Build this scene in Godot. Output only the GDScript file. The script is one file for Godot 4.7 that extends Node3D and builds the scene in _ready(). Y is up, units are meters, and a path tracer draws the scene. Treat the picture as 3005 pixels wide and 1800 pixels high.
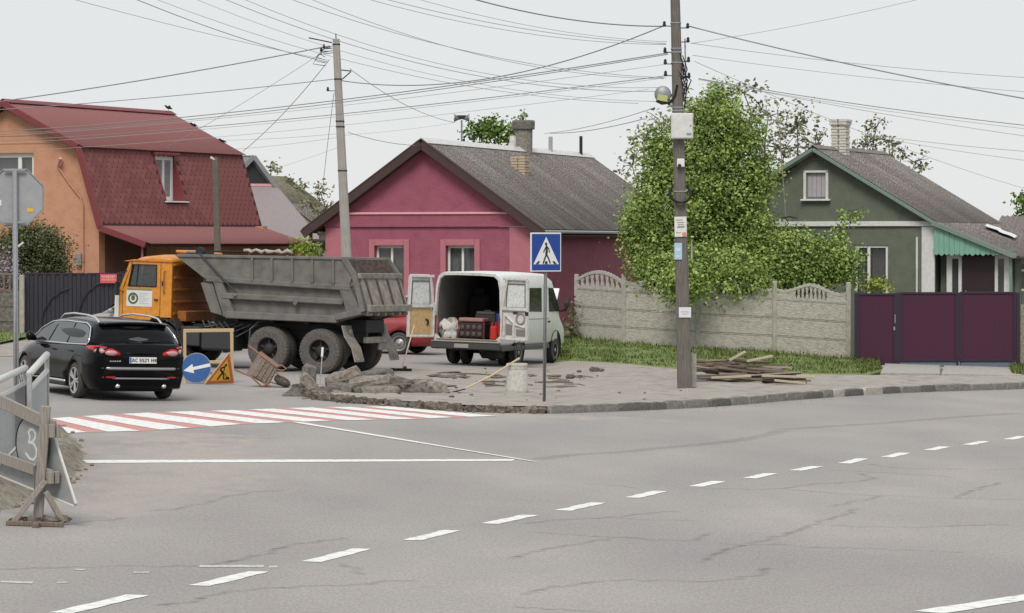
extends Node3D

const ICOSA := [0, 11, 5, 0, 5, 1, 0, 1, 7, 0, 7, 10, 0, 10, 11, 1, 5, 9, 5, 11, 4, 11, 10, 2, 10, 7, 6, 7, 1, 8, 3, 9, 4, 3, 4, 2, 3, 2, 6, 3, 6, 8, 3, 8, 9, 4, 9, 5, 2, 4, 11, 6, 2, 10, 8, 6, 7, 9, 8, 1]

var M := {}
var taken := {}
var rng := RandomNumberGenerator.new()

# ---------------------------------------------------------------- naming and metadata
func numbered(parent: Node, called: String) -> String:
	var key := str(parent.get_instance_id()) + ":" + called
	var n: int = taken.get(key, 0)
	taken[key] = n + 1
	return called if n == 0 else "%s_%03d" % [called, n]

func thing(called: String, label: String, category: String, at := Vector3.ZERO, basis_ := Basis(), group := "") -> Node3D:
	var o := Node3D.new()
	o.name = numbered(self, called)
	add_child(o)
	o.transform = Transform3D(basis_, at)
	tag(o, label, category, group)
	return o

func tag(o: Node, label: String, category: String, group := "") -> void:
	o.set_meta("label", label)
	o.set_meta("category", category)
	if group != "":
		o.set_meta("group", group)

func kind(o: Node, k: String, label := "") -> Node:
	o.set_meta("kind", k)
	if label != "":
		o.set_meta("label", label)
	return o

func obj(called: String, st: SurfaceTool, m: Material, parent: Node = self, at := Transform3D()) -> MeshInstance3D:
	st.generate_normals()
	return inst(called, st.commit(), m, parent, at)

func inst(called: String, mesh: Mesh, m: Material, parent: Node = self, at := Transform3D()) -> MeshInstance3D:
	var o := MeshInstance3D.new()
	o.name = numbered(parent, called)
	o.mesh = mesh
	o.material_override = m
	parent.add_child(o)
	o.transform = at
	return o

func mesh_of(st: SurfaceTool) -> Mesh:
	st.generate_normals()
	return st.commit()

# ---------------------------------------------------------------- geometry kit
func mk(smooth := false) -> SurfaceTool:
	var st := SurfaceTool.new()
	st.begin(Mesh.PRIMITIVE_TRIANGLES)
	st.set_smooth_group(0 if smooth else -1)
	return st

func tri(st: SurfaceTool, a: Vector3, b: Vector3, c: Vector3, out: Vector3) -> void:
	if (c - a).cross(b - a).dot(out) < 0.0:
		var t := b
		b = c
		c = t
	st.add_vertex(a)
	st.add_vertex(b)
	st.add_vertex(c)

func quad(st: SurfaceTool, a: Vector3, b: Vector3, c: Vector3, d: Vector3, out: Vector3) -> void:
	tri(st, a, b, c, out)
	tri(st, a, c, d, out)

# box with chamfered edges (bev 0 gives a plain one)
func box(st: SurfaceTool, c: Vector3, s: Vector3, b := Basis(), bev := 0.0) -> void:
	var h := s * 0.5
	if bev <= 0.0:
		for ax in 3:
			for sg in [-1.0, 1.0]:
				var n := Vector3.ZERO
				n[ax] = sg
				var u := Vector3.ZERO
				u[(ax + 1) % 3] = h[(ax + 1) % 3]
				var v := Vector3.ZERO
				v[(ax + 2) % 3] = h[(ax + 2) % 3]
				var o := Vector3.ZERO
				o[ax] = sg * h[ax]
				quad(st, c + b * (o - u - v), c + b * (o + u - v), c + b * (o + u + v), c + b * (o - u + v), b * n)
		return
	bev = minf(bev, minf(h.x, minf(h.y, h.z)) * 0.9)
	var k := func(sx: float, sy: float, sz: float, ax: int) -> Vector3:
		var q := Vector3(sx * (h.x - bev), sy * (h.y - bev), sz * (h.z - bev))
		q[ax] = [sx, sy, sz][ax] * h[ax]
		return c + b * q
	for sg in [-1.0, 1.0]:
		quad(st, k.call(sg, -1, -1, 0), k.call(sg, 1, -1, 0), k.call(sg, 1, 1, 0), k.call(sg, -1, 1, 0), b * Vector3(sg, 0, 0))
		quad(st, k.call(-1, sg, -1, 1), k.call(1, sg, -1, 1), k.call(1, sg, 1, 1), k.call(-1, sg, 1, 1), b * Vector3(0, sg, 0))
		quad(st, k.call(-1, -1, sg, 2), k.call(1, -1, sg, 2), k.call(1, 1, sg, 2), k.call(-1, 1, sg, 2), b * Vector3(0, 0, sg))
	for a in [-1.0, 1.0]:
		for e in [-1.0, 1.0]:
			quad(st, k.call(a, e, -1, 0), k.call(a, e, 1, 0), k.call(a, e, 1, 1), k.call(a, e, -1, 1), b * Vector3(a, e, 0))
			quad(st, k.call(a, -1, e, 0), k.call(a, 1, e, 0), k.call(a, 1, e, 2), k.call(a, -1, e, 2), b * Vector3(a, 0, e))
			quad(st, k.call(-1, a, e, 1), k.call(1, a, e, 1), k.call(1, a, e, 2), k.call(-1, a, e, 2), b * Vector3(0, a, e))
			for w in [-1.0, 1.0]:
				tri(st, k.call(a, e, w, 0), k.call(a, e, w, 1), k.call(a, e, w, 2), b * Vector3(a, e, w))

# a bar from p to q
func bar(st: SurfaceTool, p: Vector3, q: Vector3, w: float, t: float, bev := 0.0, up := Vector3.UP) -> void:
	var d := (q - p).normalized()
	if absf(d.dot(up)) > 0.98:
		up = Vector3.RIGHT if absf(d.x) < 0.9 else Vector3.BACK
	var x := up.cross(d).normalized()
	var y := d.cross(x)
	box(st, (p + q) * 0.5, Vector3(w, t, p.distance_to(q)), Basis(x, y, d), bev)

func tube(st: SurfaceTool, pts: Array, r: Variant, sides := 8, caps := true) -> void:
	var n := pts.size()
	var prev := []
	var up := Vector3.UP
	var first := []
	for i in n:
		var d: Vector3 = (pts[mini(i + 1, n - 1)] - pts[maxi(i - 1, 0)]).normalized()
		if i == 0:
			up = Vector3.UP if absf(d.y) < 0.9 else Vector3.RIGHT
		var x := up.cross(d).normalized()
		var y := d.cross(x)
		up = y
		var rr: float = r[i] if r is Array else r
		var ring := []
		for j in sides:
			var a := TAU * j / sides
			ring.append(pts[i] + (x * cos(a) + y * sin(a)) * rr)
		if i > 0:
			for j in sides:
				var j2 := (j + 1) % sides
				var mid: Vector3 = (ring[j] + ring[j2]) * 0.5 - pts[i]
				quad(st, prev[j], prev[j2], ring[j2], ring[j], mid)
		else:
			first = ring
		prev = ring
	if caps:
		var d0: Vector3 = pts[0] - pts[1]
		var d1: Vector3 = pts[n - 1] - pts[n - 2]
		for j in range(1, sides - 1):
			tri(st, first[0], first[j], first[j + 1], d0)
			tri(st, prev[0], prev[j], prev[j + 1], d1)

# profile of (radius, height) turned round the y axis of xf
func lathe(st: SurfaceTool, prof: Array, sides := 16, xf := Transform3D()) -> void:
	for i in prof.size() - 1:
		var p: Vector2 = prof[i]
		var q: Vector2 = prof[i + 1]
		var e := q - p
		var nrm := Vector2(e.y, -e.x)
		for j in sides:
			var a := TAU * j / sides
			var b := TAU * (j + 1) / sides
			var da := Vector3(cos(a), 0, sin(a))
			var db := Vector3(cos(b), 0, sin(b))
			var dm := (da + db).normalized()
			var out := xf.basis * (dm * nrm.x + Vector3.UP * nrm.y)
			var A := xf * (da * p.x + Vector3.UP * p.y)
			var B := xf * (db * p.x + Vector3.UP * p.y)
			var C := xf * (db * q.x + Vector3.UP * q.y)
			var D := xf * (da * q.x + Vector3.UP * q.y)
			if p.x > 0.0001:
				tri(st, A, B, C, out)
			if q.x > 0.0001:
				tri(st, A, C, D, out)

# polygon in the xy plane of xf, from z0 to z1
func prism(st: SurfaceTool, poly: PackedVector2Array, z0: float, z1: float, xf := Transform3D()) -> void:
	if Geometry2D.is_polygon_clockwise(poly):
		poly = poly.duplicate()
		poly.reverse()
	var ix := Geometry2D.triangulate_polygon(poly)
	var nz := xf.basis.z
	for i in range(0, ix.size(), 3):
		var p := poly[ix[i]]
		var q := poly[ix[i + 1]]
		var r := poly[ix[i + 2]]
		tri(st, xf * Vector3(p.x, p.y, z1), xf * Vector3(q.x, q.y, z1), xf * Vector3(r.x, r.y, z1), nz)
		tri(st, xf * Vector3(p.x, p.y, z0), xf * Vector3(q.x, q.y, z0), xf * Vector3(r.x, r.y, z0), -nz)
	for i in poly.size():
		var p := poly[i]
		var q := poly[(i + 1) % poly.size()]
		var out := xf.basis * Vector3(q.y - p.y, p.x - q.x, 0)
		quad(st, xf * Vector3(p.x, p.y, z0), xf * Vector3(q.x, q.y, z0), xf * Vector3(q.x, q.y, z1), xf * Vector3(p.x, p.y, z1), out)

func pv(a: Array) -> PackedVector2Array:
	var r := PackedVector2Array()
	for i in range(0, a.size(), 2):
		r.append(Vector2(a[i], a[i + 1]))
	return r

# skin through rings of points; every ring has the same number of points
func loft(st: SurfaceTool, rings: Array, closed := true, cap0 := true, cap1 := true, inward := false) -> void:
	var m: int = rings[0].size()
	for i in rings.size() - 1:
		var c := Vector3.ZERO
		for p in rings[i]:
			c += p
		for p in rings[i + 1]:
			c += p
		c /= 2.0 * m
		for j in (m if closed else m - 1):
			var k := (j + 1) % m
			var mid: Vector3 = (rings[i][j] + rings[i][k] + rings[i + 1][j] + rings[i + 1][k]) * 0.25 - c
			if inward:
				mid = -mid
			quad(st, rings[i][j], rings[i][k], rings[i + 1][k], rings[i + 1][j], mid)
	for e in 2:
		if (e == 0 and not cap0) or (e == 1 and not cap1):
			continue
		var r: Array = rings[0] if e == 0 else rings[-1]
		var o: Array = rings[1] if e == 0 else rings[-2]
		var c := Vector3.ZERO
		var c2 := Vector3.ZERO
		for p in r:
			c += p / m
		for p in o:
			c2 += p / m
		for j in m:
			tri(st, c, r[j], r[(j + 1) % m], (c - c2) * (-1.0 if inward else 1.0))

# rough block: a box whose faces are cut in a grid and pushed about
func rough_block(st: SurfaceTool, s: Vector3, amount: float, seed_: int, xf := Transform3D(), cells := 3) -> void:
	var nz := FastNoiseLite.new()
	nz.seed = seed_
	nz.frequency = 1.6
	var f := func(q: Vector3) -> Vector3:
		var p := q * s * 0.5
		var w := p * 2.0 + Vector3(seed_ * 3.1, 0, 0)
		p += Vector3(nz.get_noise_3dv(w), nz.get_noise_3dv(w + Vector3(40, 0, 0)), nz.get_noise_3dv(w + Vector3(0, 40, 0))) * amount * 2.0
		var hs := float(hash(Vector3i((q * 97.0).round()) + Vector3i(seed_, 0, 0)) % 1000) / 500.0 - 1.0
		p *= 1.0 + hs * amount * 1.4
		var e := 0
		for a in 3:
			if absf(q[a]) > 0.99:
				e += 1
		if e >= 2:
			p *= 1.0 - 0.05 * e
		return xf * p
	for ax in 3:
		for sg in [-1.0, 1.0]:
			var n := Vector3.ZERO
			n[ax] = sg
			for i in cells:
				for j in cells:
					var g := func(u: float, v: float) -> Vector3:
						var q := n
						q[(ax + 1) % 3] = u * 2.0 / cells - 1.0
						q[(ax + 2) % 3] = v * 2.0 / cells - 1.0
						return f.call(q)
					quad(st, g.call(i, j), g.call(i + 1, j), g.call(i + 1, j + 1), g.call(i, j + 1), xf.basis * n)

# small irregular lump: a perturbed icosahedron
func clod(st: SurfaceTool, c: Vector3, s: Vector3, seed_: int) -> void:
	var r := RandomNumberGenerator.new()
	r.seed = seed_
	var g := 1.618
	var v := [Vector3(-1, g, 0), Vector3(1, g, 0), Vector3(-1, -g, 0), Vector3(1, -g, 0), Vector3(0, -1, g), Vector3(0, 1, g), Vector3(0, -1, -g), Vector3(0, 1, -g), Vector3(g, 0, -1), Vector3(g, 0, 1), Vector3(-g, 0, -1), Vector3(-g, 0, 1)]
	var b := Basis(Vector3.UP, r.randf() * TAU)
	for i in 12:
		v[i] = c + b * ((v[i] as Vector3).normalized() * s * 0.5 * r.randf_range(0.65, 1.25))
	for f in 20:
		var k := ICOSA.slice(f * 3, f * 3 + 3)
		tri(st, v[k[0]], v[k[1]], v[k[2]], (v[k[0]] + v[k[1]] + v[k[2]]) / 3.0 - c)

# flat strip of quads between two polylines of the same length
func ribbon(st: SurfaceTool, a: Array, b: Array, out := Vector3.UP) -> void:
	for i in a.size() - 1:
		quad(st, a[i], a[i + 1], b[i + 1], b[i], out)

func ground_y(x: float) -> float:
	return -0.03 * clampf(x, -40.0, 40.0)

func on_ground(x: float, z: float, lift := 0.0) -> Vector3:
	return Vector3(x, ground_y(x) + lift, z)

# basis of a thing standing on the sloping ground, turned about its own upright axis (forward is -z)
func ground_basis(yaw: float) -> Basis:
	return Basis(Vector3.BACK, atan(-0.03)) * Basis(Vector3.UP, yaw)

func resample(pts: Array, step: float) -> Array:
	var c := Curve3D.new()
	c.bake_interval = 0.05
	for i in pts.size():
		var t: Vector3 = (pts[mini(i + 1, pts.size() - 1)] - pts[maxi(i - 1, 0)]) / 6.0
		c.add_point(pts[i], -t, t)
	var n := maxi(2, int(round(c.get_baked_length() / step)))
	var out := []
	for i in n + 1:
		out.append(c.sample_baked(c.get_baked_length() * i / n, true))
	return out

# ---------------------------------------------------------------- materials
func srgb(r: float, g: float, b: float) -> Color:
	return Color(r, g, b).linear_to_srgb()

func mat(r: float, g: float, b: float, rough := 0.8, metal := 0.0) -> StandardMaterial3D:
	var m := StandardMaterial3D.new()
	m.albedo_color = srgb(r, g, b)
	m.roughness = rough
	m.metallic = metal
	return m

func noise_bytes(size: int, freq: float, oct: int, seed_: int, cellular := false) -> PackedByteArray:
	var n := FastNoiseLite.new()
	n.seed = seed_
	n.frequency = freq
	n.fractal_octaves = oct
	n.noise_type = FastNoiseLite.TYPE_CELLULAR if cellular else FastNoiseLite.TYPE_SIMPLEX_SMOOTH
	var im := n.get_seamless_image(size, size)
	im.convert(Image.FORMAT_L8)
	return im.get_data()

func ramp_image(data: PackedByteArray, size: int, stops: Array, fine := PackedByteArray(), fine_amount := 0.0) -> Image:
	var lut := []
	for i in 256:
		var t := i / 255.0 * (stops.size() - 1)
		var k := mini(int(t), stops.size() - 2)
		lut.append((stops[k] as Color).lerp(stops[k + 1], t - k))
	var out := PackedByteArray()
	out.resize(size * size * 3)
	var has := fine.size() > 0
	var lr := PackedFloat32Array()
	var lg := PackedFloat32Array()
	var lb := PackedFloat32Array()
	for c in lut:
		lr.append(c.r * 255.0)
		lg.append(c.g * 255.0)
		lb.append(c.b * 255.0)
	for i in size * size:
		var v := data[i]
		var f := 1.0
		if has:
			f += (fine[i] / 127.5 - 1.0) * fine_amount
		out[i * 3] = clampi(int(lr[v] * f), 0, 255)
		out[i * 3 + 1] = clampi(int(lg[v] * f), 0, 255)
		out[i * 3 + 2] = clampi(int(lb[v] * f), 0, 255)
	return Image.create_from_data(size, size, false, Image.FORMAT_RGB8, out)

var fine_noise: PackedByteArray
var coarse_noise: PackedByteArray
var streak_noise: PackedByteArray
var bump_tex := {}

func make_noises() -> void:
	fine_noise = noise_bytes(512, 0.11, 3, 5)
	coarse_noise = noise_bytes(512, 0.012, 5, 11)
	var src := noise_bytes(512, 0.05, 3, 31)
	# stretch along y to make streaks
	streak_noise.resize(512 * 512)
	for y in 512:
		for x in 512:
			streak_noise[y * 512 + x] = int(lerpf(src[(y / 16) * 512 + x], src[((y / 16 + 1) % 32) * 512 + x], (y % 16) / 16.0))
	for a in [["fine", 0.09, 4, 3, 3.0], ["wave", 0.03, 2, 8, 9.0], ["lump", 0.02, 5, 9, 7.0]]:
		var b := Image.create_from_data(512, 512, false, Image.FORMAT_L8, noise_bytes(512, a[1], a[2], a[3]))
		b.convert(Image.FORMAT_RGBA8)
		b.bump_map_to_normal_map(a[4])
		bump_tex[a[0]] = ImageTexture.create_from_image(b)

# a surface of two or more tones; tile is the size in metres of one repeat
func worn(stops: Array, tile: float, rough := 0.85, pattern := "coarse", fine := 0.12, bump := "", bump_scale := 1.0, metal := 0.0, world := true) -> StandardMaterial3D:
	var m := StandardMaterial3D.new()
	var cs := []
	for s in stops:
		cs.append(srgb(s[0], s[1], s[2]))
	var src: PackedByteArray = {"coarse": coarse_noise, "fine": fine_noise, "streak": streak_noise}[pattern]
	var im := ramp_image(src, 512, cs, fine_noise, fine)
	m.albedo_texture = ImageTexture.create_from_image(im)
	m.uv1_triplanar = true
	m.uv1_world_triplanar = world
	m.uv1_scale = Vector3.ONE / tile
	m.uv1_triplanar_sharpness = 4.0
	m.roughness = rough
	m.metallic = metal
	if bump != "":
		m.normal_enabled = true
		m.normal_texture = bump_tex[bump]
		m.normal_scale = bump_scale
	return m

func glass(r: float, g: float, b: float, alpha: float) -> StandardMaterial3D:
	var m := mat(r, g, b, 0.04)
	m.transparency = BaseMaterial3D.TRANSPARENCY_ALPHA
	m.albedo_color.a = alpha
	m.metallic_specular = 0.6
	return m

# ---------------------------------------------------------------- the scene
func _ready() -> void:
	rng.seed = 77
	var cam := Camera3D.new()
	cam.name = "camera"
	cam.position = Vector3(0, 3.1, 0)
	cam.rotation_degrees = Vector3(-1.1458, 0, 0)
	cam.fov = 11.1524
	cam.near = 0.1
	cam.far = 4000.0
	add_child(cam)
	cam.current = true

	var sky_mat := ProceduralSkyMaterial.new()
	sky_mat.sky_top_color = srgb(0.53, 0.567, 0.585)
	sky_mat.sky_horizon_color = srgb(0.575, 0.578, 0.572)
	sky_mat.sky_curve = 0.07
	sky_mat.ground_bottom_color = srgb(0.16, 0.155, 0.15)
	sky_mat.ground_horizon_color = srgb(0.35, 0.35, 0.34)
	sky_mat.sun_angle_max = 1.0
	var env := Environment.new()
	env.background_mode = Environment.BG_SKY
	env.sky = Sky.new()
	env.sky.sky_material = sky_mat
	env.tonemap_mode = Environment.TONE_MAPPER_LINEAR
	env.tonemap_exposure = 1.4
	env.sdfgi_enabled = true
	env.ssao_enabled = true
	env.ssil_enabled = true
	var we := WorldEnvironment.new()
	we.name = "world_environment"
	we.environment = env
	add_child(we)

	var sun := DirectionalLight3D.new()
	sun.name = "sun"
	sun.light_energy = 0.5
	sun.light_angular_distance = 24.0
	sun.light_color = Color(1.0, 0.975, 0.94)
	sun.shadow_enabled = true
	add_child(sun)
	sun.look_at_from_position(Vector3(-1.5, 9, 8.2), Vector3.ZERO)

	make_noises()
	make_materials()
	build_ground()
	build_markings()
	build_kerb()
	build_red_house()
	build_far_houses()
	build_pink_house()
	build_green_house()
	build_fences()
	build_poles()
	build_wires()
	build_truck()
	build_car()
	build_van()
	build_parked_cars()
	build_signs()
	build_barrier()
	build_roadworks()
	build_wood_pile()
	build_plants()

func make_materials() -> void:
	M.white_paint = worn([[0.4, 0.385, 0.375], [0.66, 0.65, 0.63], [0.79, 0.78, 0.76], [0.8, 0.79, 0.775], [0.82, 0.81, 0.8]], 1.1, 0.7, "coarse", 0.09)
	M.old_paint = worn([[0.3, 0.28, 0.27], [0.5, 0.49, 0.47], [0.75, 0.74, 0.72]], 0.5, 0.8, "coarse", 0.2)
	M.red_paint = worn([[0.42, 0.24, 0.22], [0.56, 0.24, 0.225], [0.6, 0.32, 0.3]], 1.3, 0.75, "coarse", 0.15)
	M.dirt = worn([[0.17, 0.147, 0.125], [0.29, 0.26, 0.232], [0.335, 0.3, 0.268], [0.355, 0.32, 0.288], [0.39, 0.36, 0.325]], 4.5, 0.95, "coarse", 0.1, "lump", 0.25)
	M.mud = worn([[0.07, 0.055, 0.045], [0.14, 0.115, 0.095], [0.26, 0.22, 0.19]], 0.9, 0.95, "coarse", 0.25, "lump", 1.2)
	M.bank = worn([[0.13, 0.11, 0.085], [0.24, 0.21, 0.17], [0.35, 0.31, 0.26]], 1.1, 0.95, "coarse", 0.2, "lump", 1.2)
	M.far_ground = worn([[0.14, 0.15, 0.08], [0.2, 0.19, 0.12], [0.26, 0.23, 0.18]], 4.0, 0.95, "coarse", 0.2)
	M.grass_soil = worn([[0.1, 0.15, 0.035], [0.16, 0.22, 0.055], [0.24, 0.22, 0.12]], 1.2, 0.95, "coarse", 0.25, "lump", 1.0)
	M.concrete = worn([[0.27, 0.26, 0.235], [0.36, 0.34, 0.31], [0.42, 0.4, 0.365]], 1.4, 0.9, "coarse", 0.12, "fine", 0.5)
	M.concrete_dark = worn([[0.09, 0.082, 0.074], [0.15, 0.138, 0.126], [0.22, 0.205, 0.188]], 0.9, 0.92, "coarse", 0.18, "fine", 0.8)
	M.concrete_warm = worn([[0.13, 0.11, 0.095], [0.23, 0.2, 0.175], [0.34, 0.305, 0.27]], 0.8, 0.92, "coarse", 0.18, "lump", 0.9)
	M.stone_panel = worn([[0.31, 0.292, 0.262], [0.4, 0.38, 0.345], [0.45, 0.425, 0.385]], 1.4, 0.9, "coarse", 0.07, "wave", 0.55)
	M.kerb = [
		worn([[0.13, 0.122, 0.11], [0.2, 0.188, 0.172], [0.26, 0.243, 0.225]], 0.7, 0.92, "coarse", 0.16, "fine", 0.8),
		worn([[0.07, 0.066, 0.06], [0.12, 0.113, 0.105], [0.2, 0.185, 0.17]], 0.5, 0.92, "coarse", 0.2, "fine", 0.8),
		worn([[0.3, 0.27, 0.23], [0.42, 0.39, 0.33], [0.5, 0.47, 0.41]], 0.6, 0.92, "coarse", 0.16, "fine", 0.8)]
	M.pole = worn([[0.25, 0.23, 0.212], [0.33, 0.307, 0.288], [0.4, 0.38, 0.357]], 0.8, 0.9, "streak", 0.15, "fine", 0.6)
	M.pole_dark = worn([[0.09, 0.08, 0.073], [0.145, 0.13, 0.118], [0.21, 0.19, 0.172]], 0.8, 0.9, "streak", 0.15, "fine", 0.6)
	M.galv = worn([[0.25, 0.26, 0.28], [0.33, 0.345, 0.36]], 0.5, 0.5, "coarse", 0.06, "", 1.0, 0.4)
	M.rail_grey = worn([[0.32, 0.33, 0.34], [0.42, 0.43, 0.44]], 0.5, 0.55, "coarse", 0.08)
	M.rail_top = worn([[0.5, 0.49, 0.47], [0.66, 0.65, 0.63]], 0.4, 0.55, "coarse", 0.1)
	M.orange_wall = worn([[0.47, 0.235, 0.148], [0.53, 0.272, 0.175], [0.55, 0.29, 0.193]], 3.0, 0.9, "coarse", 0.05, "fine", 0.3)
	M.brown_wall = worn([[0.11, 0.055, 0.045], [0.17, 0.085, 0.065]], 1.5, 0.85, "streak", 0.15)
	M.red_shingle = [mat(0.22, 0.07, 0.067, 0.8), mat(0.245, 0.079, 0.075, 0.8), mat(0.195, 0.062, 0.06, 0.8)]
	M.red_under = worn([[0.05, 0.014, 0.016], [0.07, 0.02, 0.022]], 0.7, 0.85)
	M.red_roof = worn([[0.2, 0.075, 0.073], [0.24, 0.092, 0.089], [0.29, 0.118, 0.114]], 0.6, 0.7, "streak", 0.1)
	M.red_trim = worn([[0.17, 0.03, 0.036], [0.21, 0.042, 0.048]], 0.7, 0.6)
	M.pink_wall = worn([[0.24, 0.07, 0.105], [0.3, 0.085, 0.13], [0.31, 0.091, 0.137], [0.335, 0.106, 0.15]], 3.5, 0.9, "coarse", 0.05, "fine", 0.3)
	M.pink_light = worn([[0.41, 0.145, 0.185], [0.46, 0.17, 0.212]], 2.0, 0.9, "coarse", 0.05, "fine", 0.3)
	M.pink_trim = worn([[0.62, 0.33, 0.36], [0.7, 0.42, 0.43]], 1.0, 0.8)
	M.brown_trim = worn([[0.045, 0.024, 0.022], [0.07, 0.04, 0.036]], 0.8, 0.7, "streak", 0.15)
	M.slate = []
	for k in 3:
		var base_m := worn([[[0.115, 0.1, 0.09], [0.175, 0.16, 0.148], [0.23, 0.21, 0.198]], [[0.13, 0.115, 0.105], [0.195, 0.178, 0.165], [0.27, 0.25, 0.235]], [[0.12, 0.1, 0.095], [0.17, 0.15, 0.142], [0.215, 0.192, 0.183]]][k], [1.4, 1.1, 1.25][k], 0.92, "streak", 0.75, "fine", 0.8, 0.0, false)
		for e in 4:
			var v: StandardMaterial3D = base_m.duplicate()
			v.uv1_scale = Vector3(v.uv1_scale.x, v.uv1_scale.y, 0.28)
			v.uv1_offset = Vector3(0.37 * e, 0.13 * e, 0.21 * e + 0.1 * k)
			M.slate.append(v)
	M.ridge_metal = worn([[0.42, 0.41, 0.39], [0.6, 0.59, 0.58], [0.72, 0.71, 0.7]], 0.9, 0.5, "coarse", 0.15)
	M.brick = worn([[0.36, 0.27, 0.19], [0.5, 0.4, 0.3], [0.58, 0.5, 0.41]], 0.35, 0.92, "coarse", 0.2)
	M.brick_dark = worn([[0.13, 0.11, 0.095], [0.22, 0.2, 0.18], [0.36, 0.33, 0.3]], 0.6, 0.92, "coarse", 0.2)
	M.chimney_pale = worn([[0.4, 0.36, 0.31], [0.6, 0.57, 0.52], [0.68, 0.66, 0.62]], 0.5, 0.9, "coarse", 0.15)
	M.green_wall = worn([[0.095, 0.11, 0.083], [0.122, 0.14, 0.108], [0.13, 0.148, 0.115], [0.145, 0.16, 0.128]], 3.0, 0.9, "coarse", 0.05, "fine", 0.3)
	M.teal = worn([[0.16, 0.3, 0.235], [0.19, 0.39, 0.3], [0.24, 0.43, 0.34]], 0.9, 0.75, "streak", 0.18)
	M.teal_trim = worn([[0.15, 0.21, 0.175], [0.2, 0.28, 0.24]], 0.9, 0.75, "streak", 0.15)
	M.white_wall = worn([[0.56, 0.56, 0.55], [0.68, 0.68, 0.67]], 1.2, 0.85, "coarse", 0.06)
	M.plastic_white = mat(0.72, 0.72, 0.7, 0.35)
	M.grey_board = worn([[0.32, 0.31, 0.33], [0.44, 0.43, 0.45]], 0.5, 0.85, "streak", 0.15)
	M.dark_door = mat(0.03, 0.013, 0.018, 0.45)
	M.window_glass = glass(0.12, 0.13, 0.14, 0.3)
	M.curtain = worn([[0.16, 0.15, 0.15], [0.34, 0.33, 0.33]], 0.5, 0.9, "streak", 0.1)
	M.gate_purple = mat(0.068, 0.023, 0.047, 0.6)
	M.gate_purple.metallic_specular = 0.3
	M.gate_frame = mat(0.026, 0.014, 0.032, 0.5)
	M.gate_blue = worn([[0.1, 0.13, 0.19], [0.16, 0.2, 0.26]], 0.5, 0.7)
	M.dark_metal_sheet = worn([[0.018, 0.017, 0.027], [0.03, 0.028, 0.042]], 1.2, 0.5, "streak", 0.15)
	M.lilac_roof = worn([[0.24, 0.2, 0.213], [0.28, 0.24, 0.25], [0.31, 0.27, 0.28]], 0.9, 0.75, "streak", 0.08)
	M.grey_roof = worn([[0.17, 0.19, 0.2], [0.22, 0.245, 0.26]], 0.9, 0.5, "streak", 0.08)
	M.moss_roof = worn([[0.1, 0.09, 0.055], [0.19, 0.17, 0.12], [0.26, 0.24, 0.2]], 1.2, 0.95, "coarse", 0.25)
	M.black_metal = mat(0.014, 0.014, 0.016, 0.55)
	M.black_matte = mat(0.012, 0.012, 0.012, 0.9)
	M.rubber = worn([[0.04, 0.037, 0.036], [0.065, 0.06, 0.057]], 0.4, 0.85, "coarse", 0.2, "", 1.0, 0.0, false)
	M.rubber_dusty = worn([[0.055, 0.05, 0.047], [0.1, 0.09, 0.083], [0.13, 0.12, 0.11]], 0.5, 0.9, "coarse", 0.2, "", 1.0, 0.0, false)
	M.wire = mat(0.24, 0.25, 0.26, 0.6)
	M.wire_thin = mat(0.4, 0.41, 0.42, 0.6)
	M.bark = worn([[0.07, 0.06, 0.05], [0.13, 0.11, 0.09]], 0.6, 0.95, "streak", 0.2)
	M.wood = [
		worn([[0.2, 0.16, 0.12], [0.31, 0.26, 0.2], [0.4, 0.34, 0.27]], 0.5, 0.9, "streak", 0.2, "", 1.0, 0.0, false),
		worn([[0.4, 0.31, 0.2], [0.55, 0.44, 0.3], [0.62, 0.52, 0.37]], 0.5, 0.85, "streak", 0.15, "", 1.0, 0.0, false),
		worn([[0.1, 0.075, 0.06], [0.17, 0.13, 0.105], [0.24, 0.19, 0.155]], 0.5, 0.9, "streak", 0.2, "", 1.0, 0.0, false)]
	M.wood_grey = worn([[0.2, 0.175, 0.155], [0.29, 0.26, 0.235], [0.37, 0.34, 0.31]], 0.6, 0.9, "streak", 0.2)
	M.wood_pale = worn([[0.33, 0.28, 0.21], [0.45, 0.39, 0.3], [0.53, 0.47, 0.37]], 0.5, 0.9, "streak", 0.2, "", 1.0, 0.0, false)
	M.wood_yellow = worn([[0.42, 0.31, 0.17], [0.56, 0.43, 0.26]], 0.6, 0.85, "streak", 0.15)
	M.chrome = mat(0.75, 0.75, 0.75, 0.18, 1.0)
	M.yellow = mat(0.75, 0.42, 0.04, 0.5)

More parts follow.
